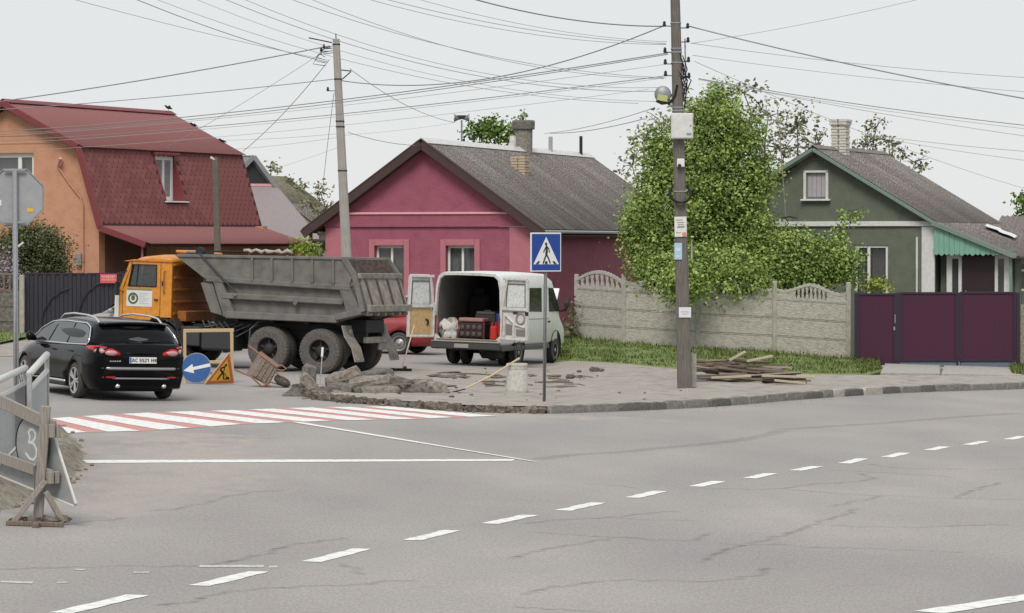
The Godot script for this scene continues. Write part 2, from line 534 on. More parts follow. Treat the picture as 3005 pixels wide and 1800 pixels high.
# ---------------------------------------------------------------- ground, roads, verge
func asphalt_material() -> StandardMaterial3D:
	var n := 2048
	var grain := noise_bytes(512, 0.22, 2, 51)
	var blot := noise_bytes(512, 0.014, 5, 52)
	var out := PackedByteArray()
	out.resize(n * n * 3)
	for y in n:
		var row := (y & 511) * 512
		var brow := (y >> 2) * 512
		for x in n:
			var b := blot[brow + (x >> 2)] - 128
			var gr := grain[row + ((x * 3 + (y >> 9) * 91) & 511)] - 128
			var v := 152 + b * 11 / 128 + gr * 15 / 128
			var i := (y * n + x) * 3
			out[i] = v + 3 + b * 2 / 128
			out[i + 1] = v - 2
			out[i + 2] = v - 4 - b * 3 / 128
	var im := Image.create_from_data(n, n, false, Image.FORMAT_RGB8, out)
	# tar-dark cracks, as (x, z) in metres; the picture spans x -16..16 and z -20..-92
	var cracks := [[-0.0, -30.8, 0.2, -31.6, 0.7, -32.6, 1.1, -33.4, 1.5, -33.3, 1.9, -33.4, 2.2, -34.3], [0.2, -33.7, 0.7, -33.6, 1.1, -33.4, 1.4, -33.3], [1.9, -31.1, 2.2, -32.4, 2.6, -33.4, 3.1, -34.6, 3.5, -36.0, 3.9, -37.1, 4.2, -38.1], [2.2, -33.1, 2.5, -33.0, 2.8, -33.2, 3.3, -33.0, 3.8, -33.0, 4.3, -33.0, 4.7, -32.9], [3.6, -35.7, 4.0, -35.7, 4.6, -35.8, 5.2, -36.2, 5.8, -36.6], [0.1, -27.7, 0.5, -28.6, 1.0, -29.1, 1.3, -29.2, 1.8, -29.3, 2.1, -29.6, 2.4, -30.2, 2.5, -30.7], [-0.0, -26.8, 0.3, -26.7, 0.7, -26.6], [0.2, -34.7, 0.4, -35.2, 1.1, -35.9, 1.5, -36.5, 2.0, -37.0], [1.1, -35.9, 1.6, -35.7, 2.1, -35.8], [1.0, -40.8, 1.3, -40.8, 1.6, -40.4], [2.5, -40.7, 3.4, -40.9, 3.9, -41.8, 4.6, -42.6, 5.0, -43.3, 4.9, -44.3], [3.5, -41.0, 4.0, -40.6, 4.5, -40.4, 4.8, -40.4, 5.6, -40.3, 6.6, -40.4], [3.9, -38.4, 4.4, -39.4, 4.7, -40.2], [5.7, -40.4, 6.2, -41.9, 6.8, -43.4], [5.3, -46.4, 5.6, -45.7, 6.3, -45.8, 7.0, -45.9, 7.6, -46.4], [4.6, -44.8, 5.6, -44.5, 6.2, -44.2], [0.3, -45.2, 1.0, -46.6, 1.7, -47.5, 2.4, -48.8, 3.3, -50.4, 4.1, -52.4, 4.7, -54.4], [4.7, -54.7, 6.4, -57.2, 6.8, -57.7, 8.3, -60.2, 10.3, -63.2], [-4.0, -34.9, -3.7, -35.7, -3.5, -36.4, -3.2, -37.8, -2.8, -38.3], [-4.7, -33.2, -4.4, -33.6, -4.2, -34.0], [-2.8, -29.6, -2.4, -30.6, -2.3, -31.4, -2.0, -32.0, -1.7, -32.5], [-4.9, -46.1, -4.4, -47.4, -3.6, -48.2], [-4.7, -28.5, -3.5, -29.1, -2.9, -29.3, -2.6, -29.9], [-3.0, -26.0, -2.7, -26.5, -2.4, -27.3, -1.6, -28.0, -0.9, -28.6], [-1.6, -29.9, -1.4, -29.0]]
	var nz := FastNoiseLite.new()
	nz.frequency = 0.9
	nz.seed = 4
	var ci := 0
	for c in cracks:
		ci += 1
		var pts := []
		for i in range(0, c.size(), 2):
			pts.append(Vector3(c[i], 0, c[i + 1]))
		var path := resample(pts, 0.02)
		for p in path:
			var q: Vector3 = p
			var wob := nz.get_noise_2d(q.x * 2.0 + ci * 7.0, q.z * 2.0)
			var fx := (q.x + 16.0 + wob * 0.1) / 32.0 * n
			var fz := (-q.z - 20.0 + nz.get_noise_2d(q.z * 3.0, q.x * 3.0 + 50.0) * 0.16) / 72.0 * n
			var strength := 0.30 + 0.30 * nz.get_noise_2d(q.x * 1.3 + 90.0, q.z * 1.3)
			var wide := 9 if ci == 17 or ci == 18 else 3
			if wide > 3:
				strength *= 0.12
			for dx in range(-wide, wide + 1):
				for dz in range(-1 - wide / 4, 2 + wide / 4):
					var px := int(fx) + dx
					var pz := int(fz) + dz
					if px < 0 or pz < 0 or px >= n or pz >= n:
						continue
					var k := strength * (0.22 if dz == 0 else 0.1) * (1.0 - absf(dx) / (wide + 1.0))
					var was := im.get_pixel(px, pz)
					if was.g > 0.33:
						im.set_pixel(px, pz, was.lerp(Color(0.3, 0.28, 0.28), clampf(k, 0.0, 0.5)))
	# dust trodden off the bank and the dug-up corner, broken up by the blotches
	for spot in [[-4.6, -44.0, 1.7, 5.5], [-4.2, -39.0, 1.6, 3.0], [-5.2, -47.5, 1.5, 2.2], [-4.9, -64.5, 1.4, 3.0], [-3.0, -69.5, 2.2, 4.5], [-1.0, -76.0, 2.6, 3.0], [0.5, -56.6, 3.0, 1.0], [-4.6, -35.5, 0.9, 2.0]]:
		var cx := int((spot[0] + 16.0) / 32.0 * n)
		var cz := int((-spot[1] - 20.0) / 72.0 * n)
		var rx := int(spot[2] / 32.0 * n)
		var rz := int(spot[3] / 72.0 * n)
		for z in range(maxi(cz - rz, 0), mini(cz + rz, n)):
			for x in range(maxi(cx - rx, 0), mini(cx + rx, n)):
				var d := Vector2(float(x - cx) / rx, float(z - cz) / rz).length()
				if d < 1.0:
					var k := clampf((1.0 - d) * 1.1 + (blot[((z * 2) & 511) * 512 + ((x * 2) & 511)] / 255.0 - 0.6) * 1.3, 0.0, 0.75)
					var g := grain[(z & 511) * 512 + (x & 511)] / 255.0 * 0.08 - 0.04
					im.set_pixel(x, z, im.get_pixel(x, z).lerp(Color(0.665 + g, 0.63 + g, 0.6 + g), k))
	var m := StandardMaterial3D.new()
	m.albedo_texture = ImageTexture.create_from_image(im)
	m.roughness = 0.95
	m.metallic_specular = 0.3
	m.texture_repeat = false
	return m

func build_ground() -> void:
	# the far ground, one sheet to the horizon
	var st := mk()
	var xs := [-1500.0, -200.0, -40.0, -16.0, 0.0, 16.0, 40.0, 200.0, 1500.0]
	var zs := [60.0, 0.0, -20.0, -92.0, -300.0, -2500.0]
	for i in xs.size() - 1:
		for j in zs.size() - 1:
			var a := on_ground(xs[i], zs[j], -0.03)
			var b := on_ground(xs[i + 1], zs[j], -0.03)
			var c := on_ground(xs[i + 1], zs[j + 1], -0.03)
			var d := on_ground(xs[i], zs[j + 1], -0.03)
			quad(st, a, b, c, d, Vector3.UP)
	kind(obj("ground", st, M.far_ground), "structure")

	st = mk(true)
	for i in 16:
		for j in 36:
			var q := []
			for e in [[0, 0], [1, 0], [1, 1], [0, 1]]:
				var x: float = -16.0 + (i + e[0]) * 2.0
				var z: float = -20.0 - (j + e[1]) * 2.0
				q.append([on_ground(x, z), Vector2((x + 16.0) / 32.0, (-z - 20.0) / 72.0)])
			for t in [0, 1, 2, 0, 2, 3]:
				st.set_uv(q[t][1])
				st.add_vertex(q[t][0])
	kind(obj("road", st, asphalt_material()), "structure")
	# the road under and behind the camera
	st = mk()
	for i in 8:
		quad(st, on_ground(-40 + i * 10, 40), on_ground(-30 + i * 10, 40), on_ground(-30 + i * 10, -20), on_ground(-40 + i * 10, -20), Vector3.UP)
	kind(obj("road", st, worn([[0.2, 0.195, 0.19], [0.27, 0.262, 0.255]], 4.0, 0.95)), "structure")

	# trodden corner between the kerb and the side street
	var front := resample([on_ground(-4.2, -62.2, 0.03), on_ground(-3.72, -60.1, 0.07), on_ground(-3.03, -59.25, 0.1), on_ground(-2.15, -58.6, 0.11), on_ground(-1.44, -57.85, 0.12), on_ground(-0.67, -57.45, 0.12), on_ground(0.08, -57.6, 0.125), on_ground(0.73, -57.75, 0.13), on_ground(1.6, -58.85, 0.13), on_ground(2.8, -60.45, 0.13), on_ground(4.2, -62.65, 0.13), on_ground(6.1, -66.4, 0.13), on_ground(8.9, -71.1, 0.13), on_ground(12.1, -75.1, 0.13), on_ground(16.0, -80.5, 0.13)], 0.35)
	var back := resample([on_ground(-4.7, -66.1, 0.012), on_ground(-4.3, -70.0, 0.012), on_ground(-3.5, -72.3, 0.012), on_ground(-2.6, -75.7, 0.012), on_ground(-0.6, -77.3, 0.012), on_ground(0.7, -79.2, 0.02), on_ground(1.45, -81.4, 0.1), on_ground(2.73, -79.8, 0.14), on_ground(4.41, -76.6, 0.15), on_ground(7.2, -76.2, 0.15), on_ground(9.4, -77.3, 0.15), on_ground(12.5, -79.2, 0.15), on_ground(16.0, -83.0, 0.15)], 0.35)
	var n := 90
	var nz := FastNoiseLite.new()
	nz.seed = 12
	nz.frequency = 0.55
	nz.fractal_octaves = 4
	st = mk(true)
	var grid := []
	for i in n + 1:
		var a: Vector3 = front[int(float(i) / n * (front.size() - 1))]
		var b: Vector3 = back[int(float(i) / n * (back.size() - 1))]
		var row := []
		for j in 25:
			var p := a.lerp(b, j / 24.0)
			var edge := sin(PI * j / 24.0)
			p.y += nz.get_noise_2d(p.x * 2.0, p.z * 2.0) * 0.05 * edge + edge * 0.012
			row.append(p)
		grid.append(row)
	for i in n:
		for j in 24:
			quad(st, grid[i][j], grid[i + 1][j], grid[i + 1][j + 1], grid[i][j + 1], Vector3.UP)
	kind(obj("pavement", st, M.dirt), "structure")

	# left shoulder beyond the black car, and grass in front of the far left fence
	st = mk(true)
	ribbon(st, [on_ground(-30, -78, 0.01), on_ground(-15, -74, 0.01), on_ground(-11, -77, 0.01), on_ground(-8, -84, 0.01)], [on_ground(-30, -90, 0.01), on_ground(-15, -90, 0.01), on_ground(-11, -90, 0.01), on_ground(-8, -90, 0.01)])
	kind(obj("path", st, M.dirt), "structure")

	# the grass verge: banked soil under blades
	var vf := [Vector3(0.9, 0.03, -82.6), on_ground(1.45, -81.4, 0.1), on_ground(2.73, -79.75, 0.14), on_ground(4.41, -76.55, 0.15), on_ground(5.8, -76.1, 0.15), on_ground(7.2, -76.15, 0.15), on_ground(8.6, -77.0, 0.15), on_ground(9.45, -80.3, 0.15)]
	var vb := [Vector3(1.3, 0.36, -91.3), Vector3(1.87, 0.345, -90.9), Vector3(3.17, 0.277, -89.0), Vector3(5.23, 0.15, -88.1), Vector3(6.2, 0.11, -87.7), Vector3(7.3, 0.075, -87.3), Vector3(9.29, -0.06, -86.3), Vector3(10.0, -0.1, -85.2)]
	grass_patch("grass_verge", vf, vb, 26000, "mown green grass verge in front of the concrete panel fence", 0.035)
	grass_patch("grass_strip", [on_ground(-24, -80, 0.02), on_ground(-15.3, -80, 0.02), on_ground(-13.6, -80.5, 0.02)], [Vector3(-24, 0.85, -90.2), Vector3(-15.3, 0.6, -90.2), Vector3(-13.6, 0.5, -90.2)], 3500, "dry grass bank below the far left concrete fence", 0.02)
	grass_patch("grass_tuft", [on_ground(12.75, -80.0, 0.15), on_ground(13.4, -79.6, 0.15), on_ground(15.5, -82.2, 0.15)], [on_ground(13.4, -84.6, 0.18), on_ground(14.0, -85.0, 0.2), on_ground(16.0, -86.0, 0.22)], 3500, "small tuft of grass right of the gate driveway", 0.03)

	# driveway slab in front of the gate
	st = mk()
	for i in 2:
		var x0: float = [9.5, 11.1][i]
		var x1: float = [11.07, 13.2][i]
		var t := [on_ground(x0 - 0.35, -77.9 - i * 0.6, 0.165), on_ground(x1 - 0.35, -78.6 - i * 0.5, 0.165), on_ground(x1 + 0.5, -84.9, 0.165), on_ground(x0 + 0.6, -84.9, 0.165)]
		quad(st, t[0], t[1], t[2], t[3], Vector3.UP)
		for k in 4:
			quad(st, t[k], t[(k + 1) % 4], t[(k + 1) % 4] - Vector3(0, 0.1, 0), t[k] - Vector3(0, 0.1, 0), t[k] + t[(k + 1) % 4] - t[(k + 2) % 4] - t[(k + 3) % 4])
	kind(obj("driveway", st, M.concrete), "structure")

	# the dug-up bank on the left that carries the railing and the stop sign
	var rim := resample([on_ground(-8.2, -52.6), on_ground(-7.34, -49.7), on_ground(-6.78, -47.3), on_ground(-6.25, -45.0), on_ground(-5.91, -42.7), on_ground(-5.62, -39.8), on_ground(-5.58, -37.7), on_ground(-5.6, -36.4), on_ground(-5.62, -34.5), on_ground(-6.3, -31.5)], 0.22)
	st = mk(false)
	nz.seed = 3
	nz.frequency = 1.1
	var rows := []
	for i in rim.size():
		var p: Vector3 = rim[i]
		var row := []
		var prof := [[-0.14, -0.02], [0.0, 0.03], [0.12, 0.12], [0.3, 0.2], [0.6, 0.24], [1.1, 0.22], [2.0, 0.2], [6.0, 0.2]]
		for k in prof.size():
			var w: Array = prof[k]
			var x: float = p.x - w[0] * (1.0 + 0.5 * nz.get_noise_2d(p.z * 1.4, 5.0 + k * 3.0)) + 0.14 * nz.get_noise_2d(p.z * 2.5, 60.0)
			var lump := nz.get_noise_2d(x * 3.0, p.z * 2.0) * 0.12 * (1.0 if k > 1 and k < 6 else 0.1)
			row.append(on_ground(x, p.z + nz.get_noise_2d(p.z * 3.0, k * 9.0) * 0.08, w[1] + lump))
		rows.append(row)
	for i in rows.size() - 1:
		for k in rows[i].size() - 1:
			quad(st, rows[i][k], rows[i + 1][k], rows[i + 1][k + 1], rows[i][k + 1], Vector3.UP)
	kind(obj("bank", st, M.bank), "structure", "dug up earth bank under the left railing")
	st = mk()
	for i in 150:
		var p: Vector3 = rim[rng.randi() % rim.size()]
		var s := rng.randf_range(0.02, 0.07)
		clod(st, on_ground(p.x + rng.randf_range(-0.45, 0.22), p.z + rng.randf_range(-0.1, 0.1), 0.015), Vector3(s, s * 0.7, s) * 1.5, i)
	kind(obj("clods", st, M.bank), "stuff")
	tag(get_node("clods"), "loose clods of earth along the edge of the left bank", "earth")

func grass_patch(called: String, f: Array, b: Array, count: int, label: String, spread: float) -> void:
	var holder := thing(called, label, "grass")
	kind(holder, "stuff")
	var st := mk(true)
	var rows := []
	var nz := FastNoiseLite.new()
	nz.frequency = 0.6
	for j in 13:
		var row := []
		for i in f.size():
			var p: Vector3 = (f[i] as Vector3).lerp(b[i], j / 12.0)
			p.y += 0.02 + nz.get_noise_2d(p.x * 2.0, p.z * 2.0) * 0.04
			if j == 0:
				p.y -= 0.07
				p.z += nz.get_noise_2d(p.x * 5.0, 9.0) * 0.4
			row.append(p)
		rows.append(row)
	for j in 12:
		for i in f.size() - 1:
			quad(st, rows[j][i], rows[j][i + 1], rows[j + 1][i + 1], rows[j + 1][i], Vector3.UP)
	obj("soil", st, M.grass_soil, holder)
	var g := SurfaceTool.new()
	g.begin(Mesh.PRIMITIVE_TRIANGLES)
	for i in count:
		var u := rng.randf() * (f.size() - 1.001)
		var k := int(u)
		var v := rng.randf()
		var p0: Vector3 = (f[k] as Vector3).lerp(f[k + 1], u - k)
		var p1: Vector3 = (b[k] as Vector3).lerp(b[k + 1], u - k)
		var p := p0.lerp(p1, v)
		var patch := nz.get_noise_2d(p.x * 1.5, p.z * 1.5)
		if patch < -0.16 and rng.randf() < 0.8:
			continue
		var h := rng.randf_range(0.03, 0.085) * (1.0 + patch * 0.8)
		if v > 0.93:
			h *= 1.8
		var a := rng.randf() * TAU
		var side := Vector3(cos(a), 0, sin(a)) * rng.randf_range(0.006, 0.012)
		var lean := Vector3(rng.randf_range(-1, 1), 0, rng.randf_range(-1, 1)) * spread
		var t := rng.randf()
		var c := Color(0.16, 0.25, 0.045).lerp(Color(0.32, 0.41, 0.1), t)
		if rng.randf() < 0.12:
			c = Color(0.33, 0.3, 0.15)
		p.y += 0.02
		g.set_color(c)
		g.set_normal(Vector3(side.z, 0.02, -side.x).normalized())
		g.add_vertex(p - side)
		g.set_color(c)
		g.add_vertex(p + Vector3(0, h, 0) + lean)
		g.set_color(c)
		g.add_vertex(p + side)
	var m := mat(1, 1, 1, 0.8)
	m.vertex_color_use_as_albedo = true
	m.backlight_enabled = true
	m.backlight = Color(0.12, 0.2, 0.04)
	inst("blades", g.commit(), m, holder)

func strip_mark(parent: Node, called: String, a: Vector2, b: Vector2, c: Vector2, d: Vector2, lift: float, m: Material) -> void:
	# a painted quadrilateral; split lengthwise and with slightly frayed edges
	var st := mk()
	var n := 10
	var p := []
	var q := []
	for i in n + 1:
		var t := float(i) / n
		var u := a.lerp(b, t)
		var v := d.lerp(c, t)
		var w := (v - u).normalized() * 0.012
		u += w * rng.randf_range(-1, 1)
		v += w * rng.randf_range(-1, 1)
		p.append(on_ground(u.x, u.y, lift))
		q.append(on_ground(v.x, v.y, lift))
	ribbon(st, p, q)
	obj(called, st, m, parent)

func build_markings() -> void:
	var z := Node3D.new()
	z.name = "zebra_crossing"
	add_child(z)
	kind(z, "structure", "red and white painted zebra crossing")
	for q in [[-6.93, -47.71, -8.06, -50.77, -7.77, -51.23, -6.54, -48.23], [-6.26, -48.50, -7.58, -51.52, -7.33, -52.03, -5.79, -48.95], [-5.54, -49.39, -7.18, -52.35, -6.86, -52.98, -5.12, -50.11], [-4.86, -50.63, -6.66, -53.37, -6.26, -53.99, -4.44, -51.51], [-4.18, -51.82, -6.01, -54.38, -5.58, -54.83, -3.76, -52.35], [-3.50, -52.68, -5.31, -55.11, -4.93, -55.60, -3.07, -53.22], [-2.79, -53.49, -4.69, -55.91, -4.30, -56.42, -2.34, -53.92], [-2.07, -54.14, -4.06, -56.74, -3.65, -57.19, -1.63, -54.51], [-1.41, -54.83, -3.40, -57.47, -2.98, -57.78, -1.03, -55.37], [-0.75, -55.69, -2.72, -57.98, -2.31, -58.37, -0.27, -56.22]]:
		strip_mark(z, "white_stripe", Vector2(q[0], q[1]), Vector2(q[2], q[3]), Vector2(q[4], q[5]), Vector2(q[6], q[7]), 0.007, M.white_paint)
	for q in [[-7.17, -47.40, -8.35, -50.38, -8.06, -50.77, -6.93, -47.71], [-6.54, -48.23, -7.77, -51.23, -7.58, -51.52, -6.26, -48.50], [-5.79, -48.95, -7.33, -52.03, -7.18, -52.35, -5.54, -49.39], [-5.12, -50.11, -6.86, -52.98, -6.66, -53.37, -4.86, -50.63], [-4.44, -51.51, -6.26, -53.99, -6.01, -54.38, -4.18, -51.82], [-3.76, -52.35, -5.58, -54.83, -5.31, -55.11, -3.50, -52.68], [-3.07, -53.22, -4.93, -55.60, -4.69, -55.91, -2.79, -53.49], [-2.34, -53.92, -4.30, -56.42, -4.06, -56.74, -2.07, -54.14], [-1.63, -54.51, -3.65, -57.19, -3.40, -57.47, -1.41, -54.83], [-1.03, -55.37, -2.98, -57.78, -2.72, -57.98, -0.75, -55.69]]:
		strip_mark(z, "red_stripe", Vector2(q[0], q[1]), Vector2(q[2], q[3]), Vector2(q[4], q[5]), Vector2(q[6], q[7]), 0.003, M.red_paint)
	var k := Node3D.new()
	k.name = "road_marking"
	add_child(k)
	kind(k, "structure", "white painted lane lines and dashes")
	strip_mark(k, "stop_line", Vector2(-5.85, -41.75), Vector2(0.0, -44.7), Vector2(0.05, -45.1), Vector2(-5.83, -42.35), 0.005, M.white_paint)
	strip_mark(k, "edge_line", Vector2(0.25, -44.75), Vector2(-3.72, -52.5), Vector2(-3.5, -52.5), Vector2(0.4, -44.6), 0.008, M.white_paint)
	var dash := [-3.74, -25.35, -3.1, -26.77, -2.85, -27.62, -2.24, -28.94, -2.01, -29.95, -1.4, -31.36, -1.14, -32.4, -0.55, -33.67, -0.34, -34.59, 0.3, -35.86, 0.5, -36.6, 1.14, -37.88, 1.39, -38.78, 1.99, -39.98, 2.3, -40.91, 2.87, -41.99, 3.14, -42.69, 3.71, -43.77, 3.92, -44.49, 4.53, -45.5, 4.81, -46.3, 5.42, -47.55, 5.64, -48.01, 6.27, -49.24, 6.56, -50.06, 7.16, -51.16, 7.43, -51.81, 8.09, -52.99, 8.4, -53.7, 9.05, -54.85]
	for i in range(0, dash.size(), 4):
		var s := Vector2(dash[i], dash[i + 1])
		var e := Vector2(dash[i + 2], dash[i + 3])
		# start and end are opposite corners; the ends are cut across the view of the junction
		var w := Vector2(0.19, 0)
		strip_mark(k, "dash", s, e - w, e, s + w, 0.005, M.white_paint)
	strip_mark(k, "lane_line", Vector2(3.5, -27.3), Vector2(6.2, -30.9), Vector2(6.4, -30.75), Vector2(3.75, -27.2), 0.005, M.white_paint)
	for a in [[-2.92, -29.15, -2.33, -29.32, 0.2], [-3.45, -28.49, -3.31, -28.53, 0.12], [-4.48, -27.41, -4.2, -27.4, 0.14], [-4.0, -28.6, -3.9, -28.62, 0.1], [-4.0, -27.5, -3.9, -27.52, 0.1], [-2.28, -29.3, -2.2, -29.33, 0.16]]:
		strip_mark(k, "worn_mark", Vector2(a[0], a[1]), Vector2(a[2], a[3]), Vector2(a[2], a[3] - a[4]), Vector2(a[0], a[1] - a[4]), 0.004, M.old_paint)

func build_kerb() -> void:
	var holder := Node3D.new()
	holder.name = "kerb"
	add_child(holder)
	kind(holder, "structure", "row of worn concrete kerb stones along the main road")
	var line := resample([on_ground(0.73, -57.55), on_ground(1.63, -58.62), on_ground(2.86, -60.19), on_ground(4.28, -62.39), on_ground(6.2, -66.2), on_ground(8.97, -70.89), on_ground(12.19, -74.79), on_ground(16.0, -80.0)], 0.05)
	var acc := 0.0
	var i := 0
	var k := 0
	while i < line.size() - 12:
		var len_: float = [0.62, 0.5, 1.0, 1.0, 0.55, 0.62, 1.05, 1.0, 0.95, 1.0][k % 10]
		var j := mini(i + int(len_ / 0.05), line.size() - 1)
		var p: Vector3 = line[i]
		var q: Vector3 = line[j]
		var d := (q - p).normalized()
		var inn := Vector3(d.z, 0, -d.x)
		if inn.z > 0:
			inn = -inn
		var st := mk()
		var up := inn.cross(d).normalized()
		if up.y < 0:
			up = -up
		var tilt := Basis(d, rng.randf_range(-0.05, 0.05))
		var bb := tilt * Basis(d, up, d.cross(up))
		rough_block(st, Vector3(p.distance_to(q) - 0.015, 0.30, 0.16), 0.006, k + 3, Transform3D(bb, (p + q) * 0.5 + inn * 0.09 + Vector3(0, 0.012 + rng.randf_range(-0.012, 0.012), 0)), 3)
		var mi := 0
		if k in [3, 4, 7, 13, 16, 18, 20] :
			mi = 1
		if k in [15, 17]:
			mi = 2
		obj("kerb_stone", st, M.kerb[mi], holder)
		i = j
		k += 1
	var grit := mk()
	for e in 260:
		var p: Vector3 = line[rng.randi() % line.size()]
		var s := rng.randf_range(0.008, 0.03)
		clod(grit, on_ground(p.x + rng.randf_range(-0.2, 0.3), p.z + rng.randf_range(0.1, 1.3) * rng.randf(), s * 0.3), Vector3(s, s * 0.7, s), e + 2000)
	var go := obj("grit", grit, M.dirt)
	kind(go, "stuff")
	tag(go, "loose grit swept against the foot of the kerb", "grit")
	# the kerb torn out: rough edge of broken base along the dug-up corner
	var edge := resample([on_ground(-4.3, -63.2), on_ground(-4.0, -61.3), on_ground(-3.71, -60.06), on_ground(-3.03, -59.2), on_ground(-2.15, -58.5), on_ground(-1.44, -57.75), on_ground(-0.67, -57.33), on_ground(0.08, -57.45), on_ground(0.73, -57.55)], 0.1)
	for e in edge.size() - 1:
		var p: Vector3 = edge[e]
		var st := mk()
		var s := rng.randf_range(0.35, 1.0)
		rough_block(st, Vector3(0.2 * s + 0.05, 0.14 * s + 0.03, 0.28 * s), 0.05, e + 60, Transform3D(Basis(Vector3.UP, rng.randf() * 3.0), p + Vector3(rng.randf_range(-0.05, 0.05), 0.04 + 0.02 * rng.randf(), -0.1)), 2)
		obj("broken_base", st, M.mud if rng.randf() < 0.86 else M.concrete_warm, holder)
	for e in 60:
		var p: Vector3 = edge[rng.randi() % edge.size()]
		var st := mk()
		var s := rng.randf_range(0.04, 0.1)
		clod(st, p + Vector3(rng.randf_range(-0.2, 0.2), s * 0.2, rng.randf_range(-0.05, 0.22)), Vector3(s, s * 0.6, s), e + 160)
		obj("broken_base", st, M.mud if rng.randf() < 0.6 else M.concrete_warm, holder)

# ---------------------------------------------------------------- houses
# every house is built in its own frame: x to the right along the gable, y up, -z back along the ridge
func wall_cells(st: SurfaceTool, x0: float, x1: float, y0: float, y1: float, holes: Array, z0: float, z1: float, xf := Transform3D()) -> void:
	var xs := [x0, x1]
	var ys := [y0, y1]
	for h in holes:
		xs += [h[0], h[1]]
		ys += [h[2], h[3]]
	xs.sort()
	ys.sort()
	for i in xs.size() - 1:
		for j in ys.size() - 1:
			if xs[i + 1] - xs[i] < 0.001 or ys[j + 1] - ys[j] < 0.001:
				continue
			var c := Vector2((xs[i] + xs[i + 1]) * 0.5, (ys[j] + ys[j + 1]) * 0.5)
			var open_ := false
			for h in holes:
				if c.x > h[0] and c.x < h[1] and c.y > h[2] and c.y < h[3]:
					open_ = true
			if open_:
				continue
			prism(st, pv([xs[i], ys[j], xs[i + 1], ys[j], xs[i + 1], ys[j + 1], xs[i], ys[j + 1]]), z0, z1, xf)

# a framed window with mullions at the given fractions, its face in the xy plane of xf
func window(parent: Node, x0: float, x1: float, y0: float, y1: float, z: float, frame_m: Material, fw: float, mullions: Array, xf := Transform3D(), pane_m: Material = null, curtain := true) -> void:
	var st := mk()
	var d := 0.06
	box(st, xf * Vector3((x0 + x1) * 0.5, y0 + fw * 0.5, z), Vector3(x1 - x0, fw, d), xf.basis, 0.008)
	box(st, xf * Vector3((x0 + x1) * 0.5, y1 - fw * 0.5, z), Vector3(x1 - x0, fw, d), xf.basis, 0.008)
	var cuts := [x0 + fw * 0.5]
	for f in mullions:
		cuts.append(lerpf(x0, x1, f))
	cuts.append(x1 - fw * 0.5)
	for c in cuts:
		box(st, xf * Vector3(c, (y0 + y1) * 0.5, z + 0.002), Vector3(fw, y1 - y0 - 0.004, d), xf.basis, 0.008)
	var w := obj("window", st, frame_m, parent)
	for i in cuts.size() - 1:
		var p := mk()
		box(p, xf * Vector3((cuts[i] + cuts[i + 1]) * 0.5, (y0 + y1) * 0.5, z - 0.012), Vector3(cuts[i + 1] - cuts[i] - fw + 0.01, y1 - y0 - 2.0 * fw + 0.01, 0.012), xf.basis)
		obj("pane", p, pane_m if pane_m else M.window_glass, w)
		if curtain:
			var cst := mk(true)
			var n := 14
			var a := []
			var b := []
			for k in n + 1:
				var x := lerpf(cuts[i] + fw * 0.5, lerpf(cuts[i], cuts[i + 1], 0.5 if i == 0 else 0.8), k / float(n))
				var zz := z - 0.2 + 0.02 * sin(k * 2.1)
				a.append(xf * Vector3(x, y0 + fw, zz))
				b.append(xf * Vector3(x, y1 - fw, zz))
			ribbon(cst, a, b, xf.basis.z)
			obj("curtain", cst, M.curtain, w)

func wave_sheet(w: float, l: float, wave: float, amp: float) -> Mesh:
	var st := mk(true)
	var n := int(w / wave * 6.0)
	var a := []
	var b := []
	for i in n + 1:
		var x := w * i / n
		var y := amp * sin(TAU * x / wave)
		a.append(Vector3(x, y, 0))
		b.append(Vector3(x, y, l))
	ribbon(st, a, b)
	# the thickness of the lower edge
	var c := []
	for p in b:
		c.append(p - Vector3(0, 0.012, 0))
	ribbon(st, b, c, Vector3.BACK)
	return mesh_of(st)

# sheets laid on a slope: o is the top corner, u runs along the ridge, v down the slope
func roof_sheets(parent: Node, o: Vector3, u: Vector3, v: Vector3, lu: float, lv: float, rows: int, mats: Array, called := "roof_sheet", wave := 0.16, amp := 0.022, sheet_w := 1.12) -> void:
	var n := maxi(1, int(round(lu / sheet_w)))
	var w := lu / n
	var l := lv / rows
	var mesh := wave_sheet(w, l + 0.1, wave, amp)
	var nrm := v.cross(u).normalized()
	if nrm.y < 0:
		nrm = -nrm
	if Basis(u, nrm, v).determinant() < 0:
		o += u * lu
		u = -u
	for r in rows:
		for i in n:
			var tilt := Basis(u, nrm, v)
			var lift := 0.02 + rng.randf_range(0.0, 0.006)
			var x := Transform3D(tilt, o + u * (w * i) + v * (l * r) + nrm * (lift + 0.004))
			var vb := x.basis
			vb.z = (v + nrm * (0.006 / l)).normalized()
			x.basis = vb
			inst(called, mesh, mats[rng.randi() % mats.size()], parent, x)

func slab(st: SurfaceTool, a: Vector3, b: Vector3, c: Vector3, d: Vector3, t: float) -> void:
	var n := (b - a).cross(d - a).normalized()
	if n.y < 0:
		n = -n
	var lo := [a - n * t, b - n * t, c - n * t, d - n * t]
	var hi := [a, b, c, d]
	quad(st, a, b, c, d, n)
	quad(st, lo[0], lo[1], lo[2], lo[3], -n)
	var mid := (a + b + c + d) * 0.25
	for i in 4:
		var j := (i + 1) % 4
		quad(st, hi[i], hi[j], lo[j], lo[i], (hi[i] + hi[j]) * 0.5 - mid)

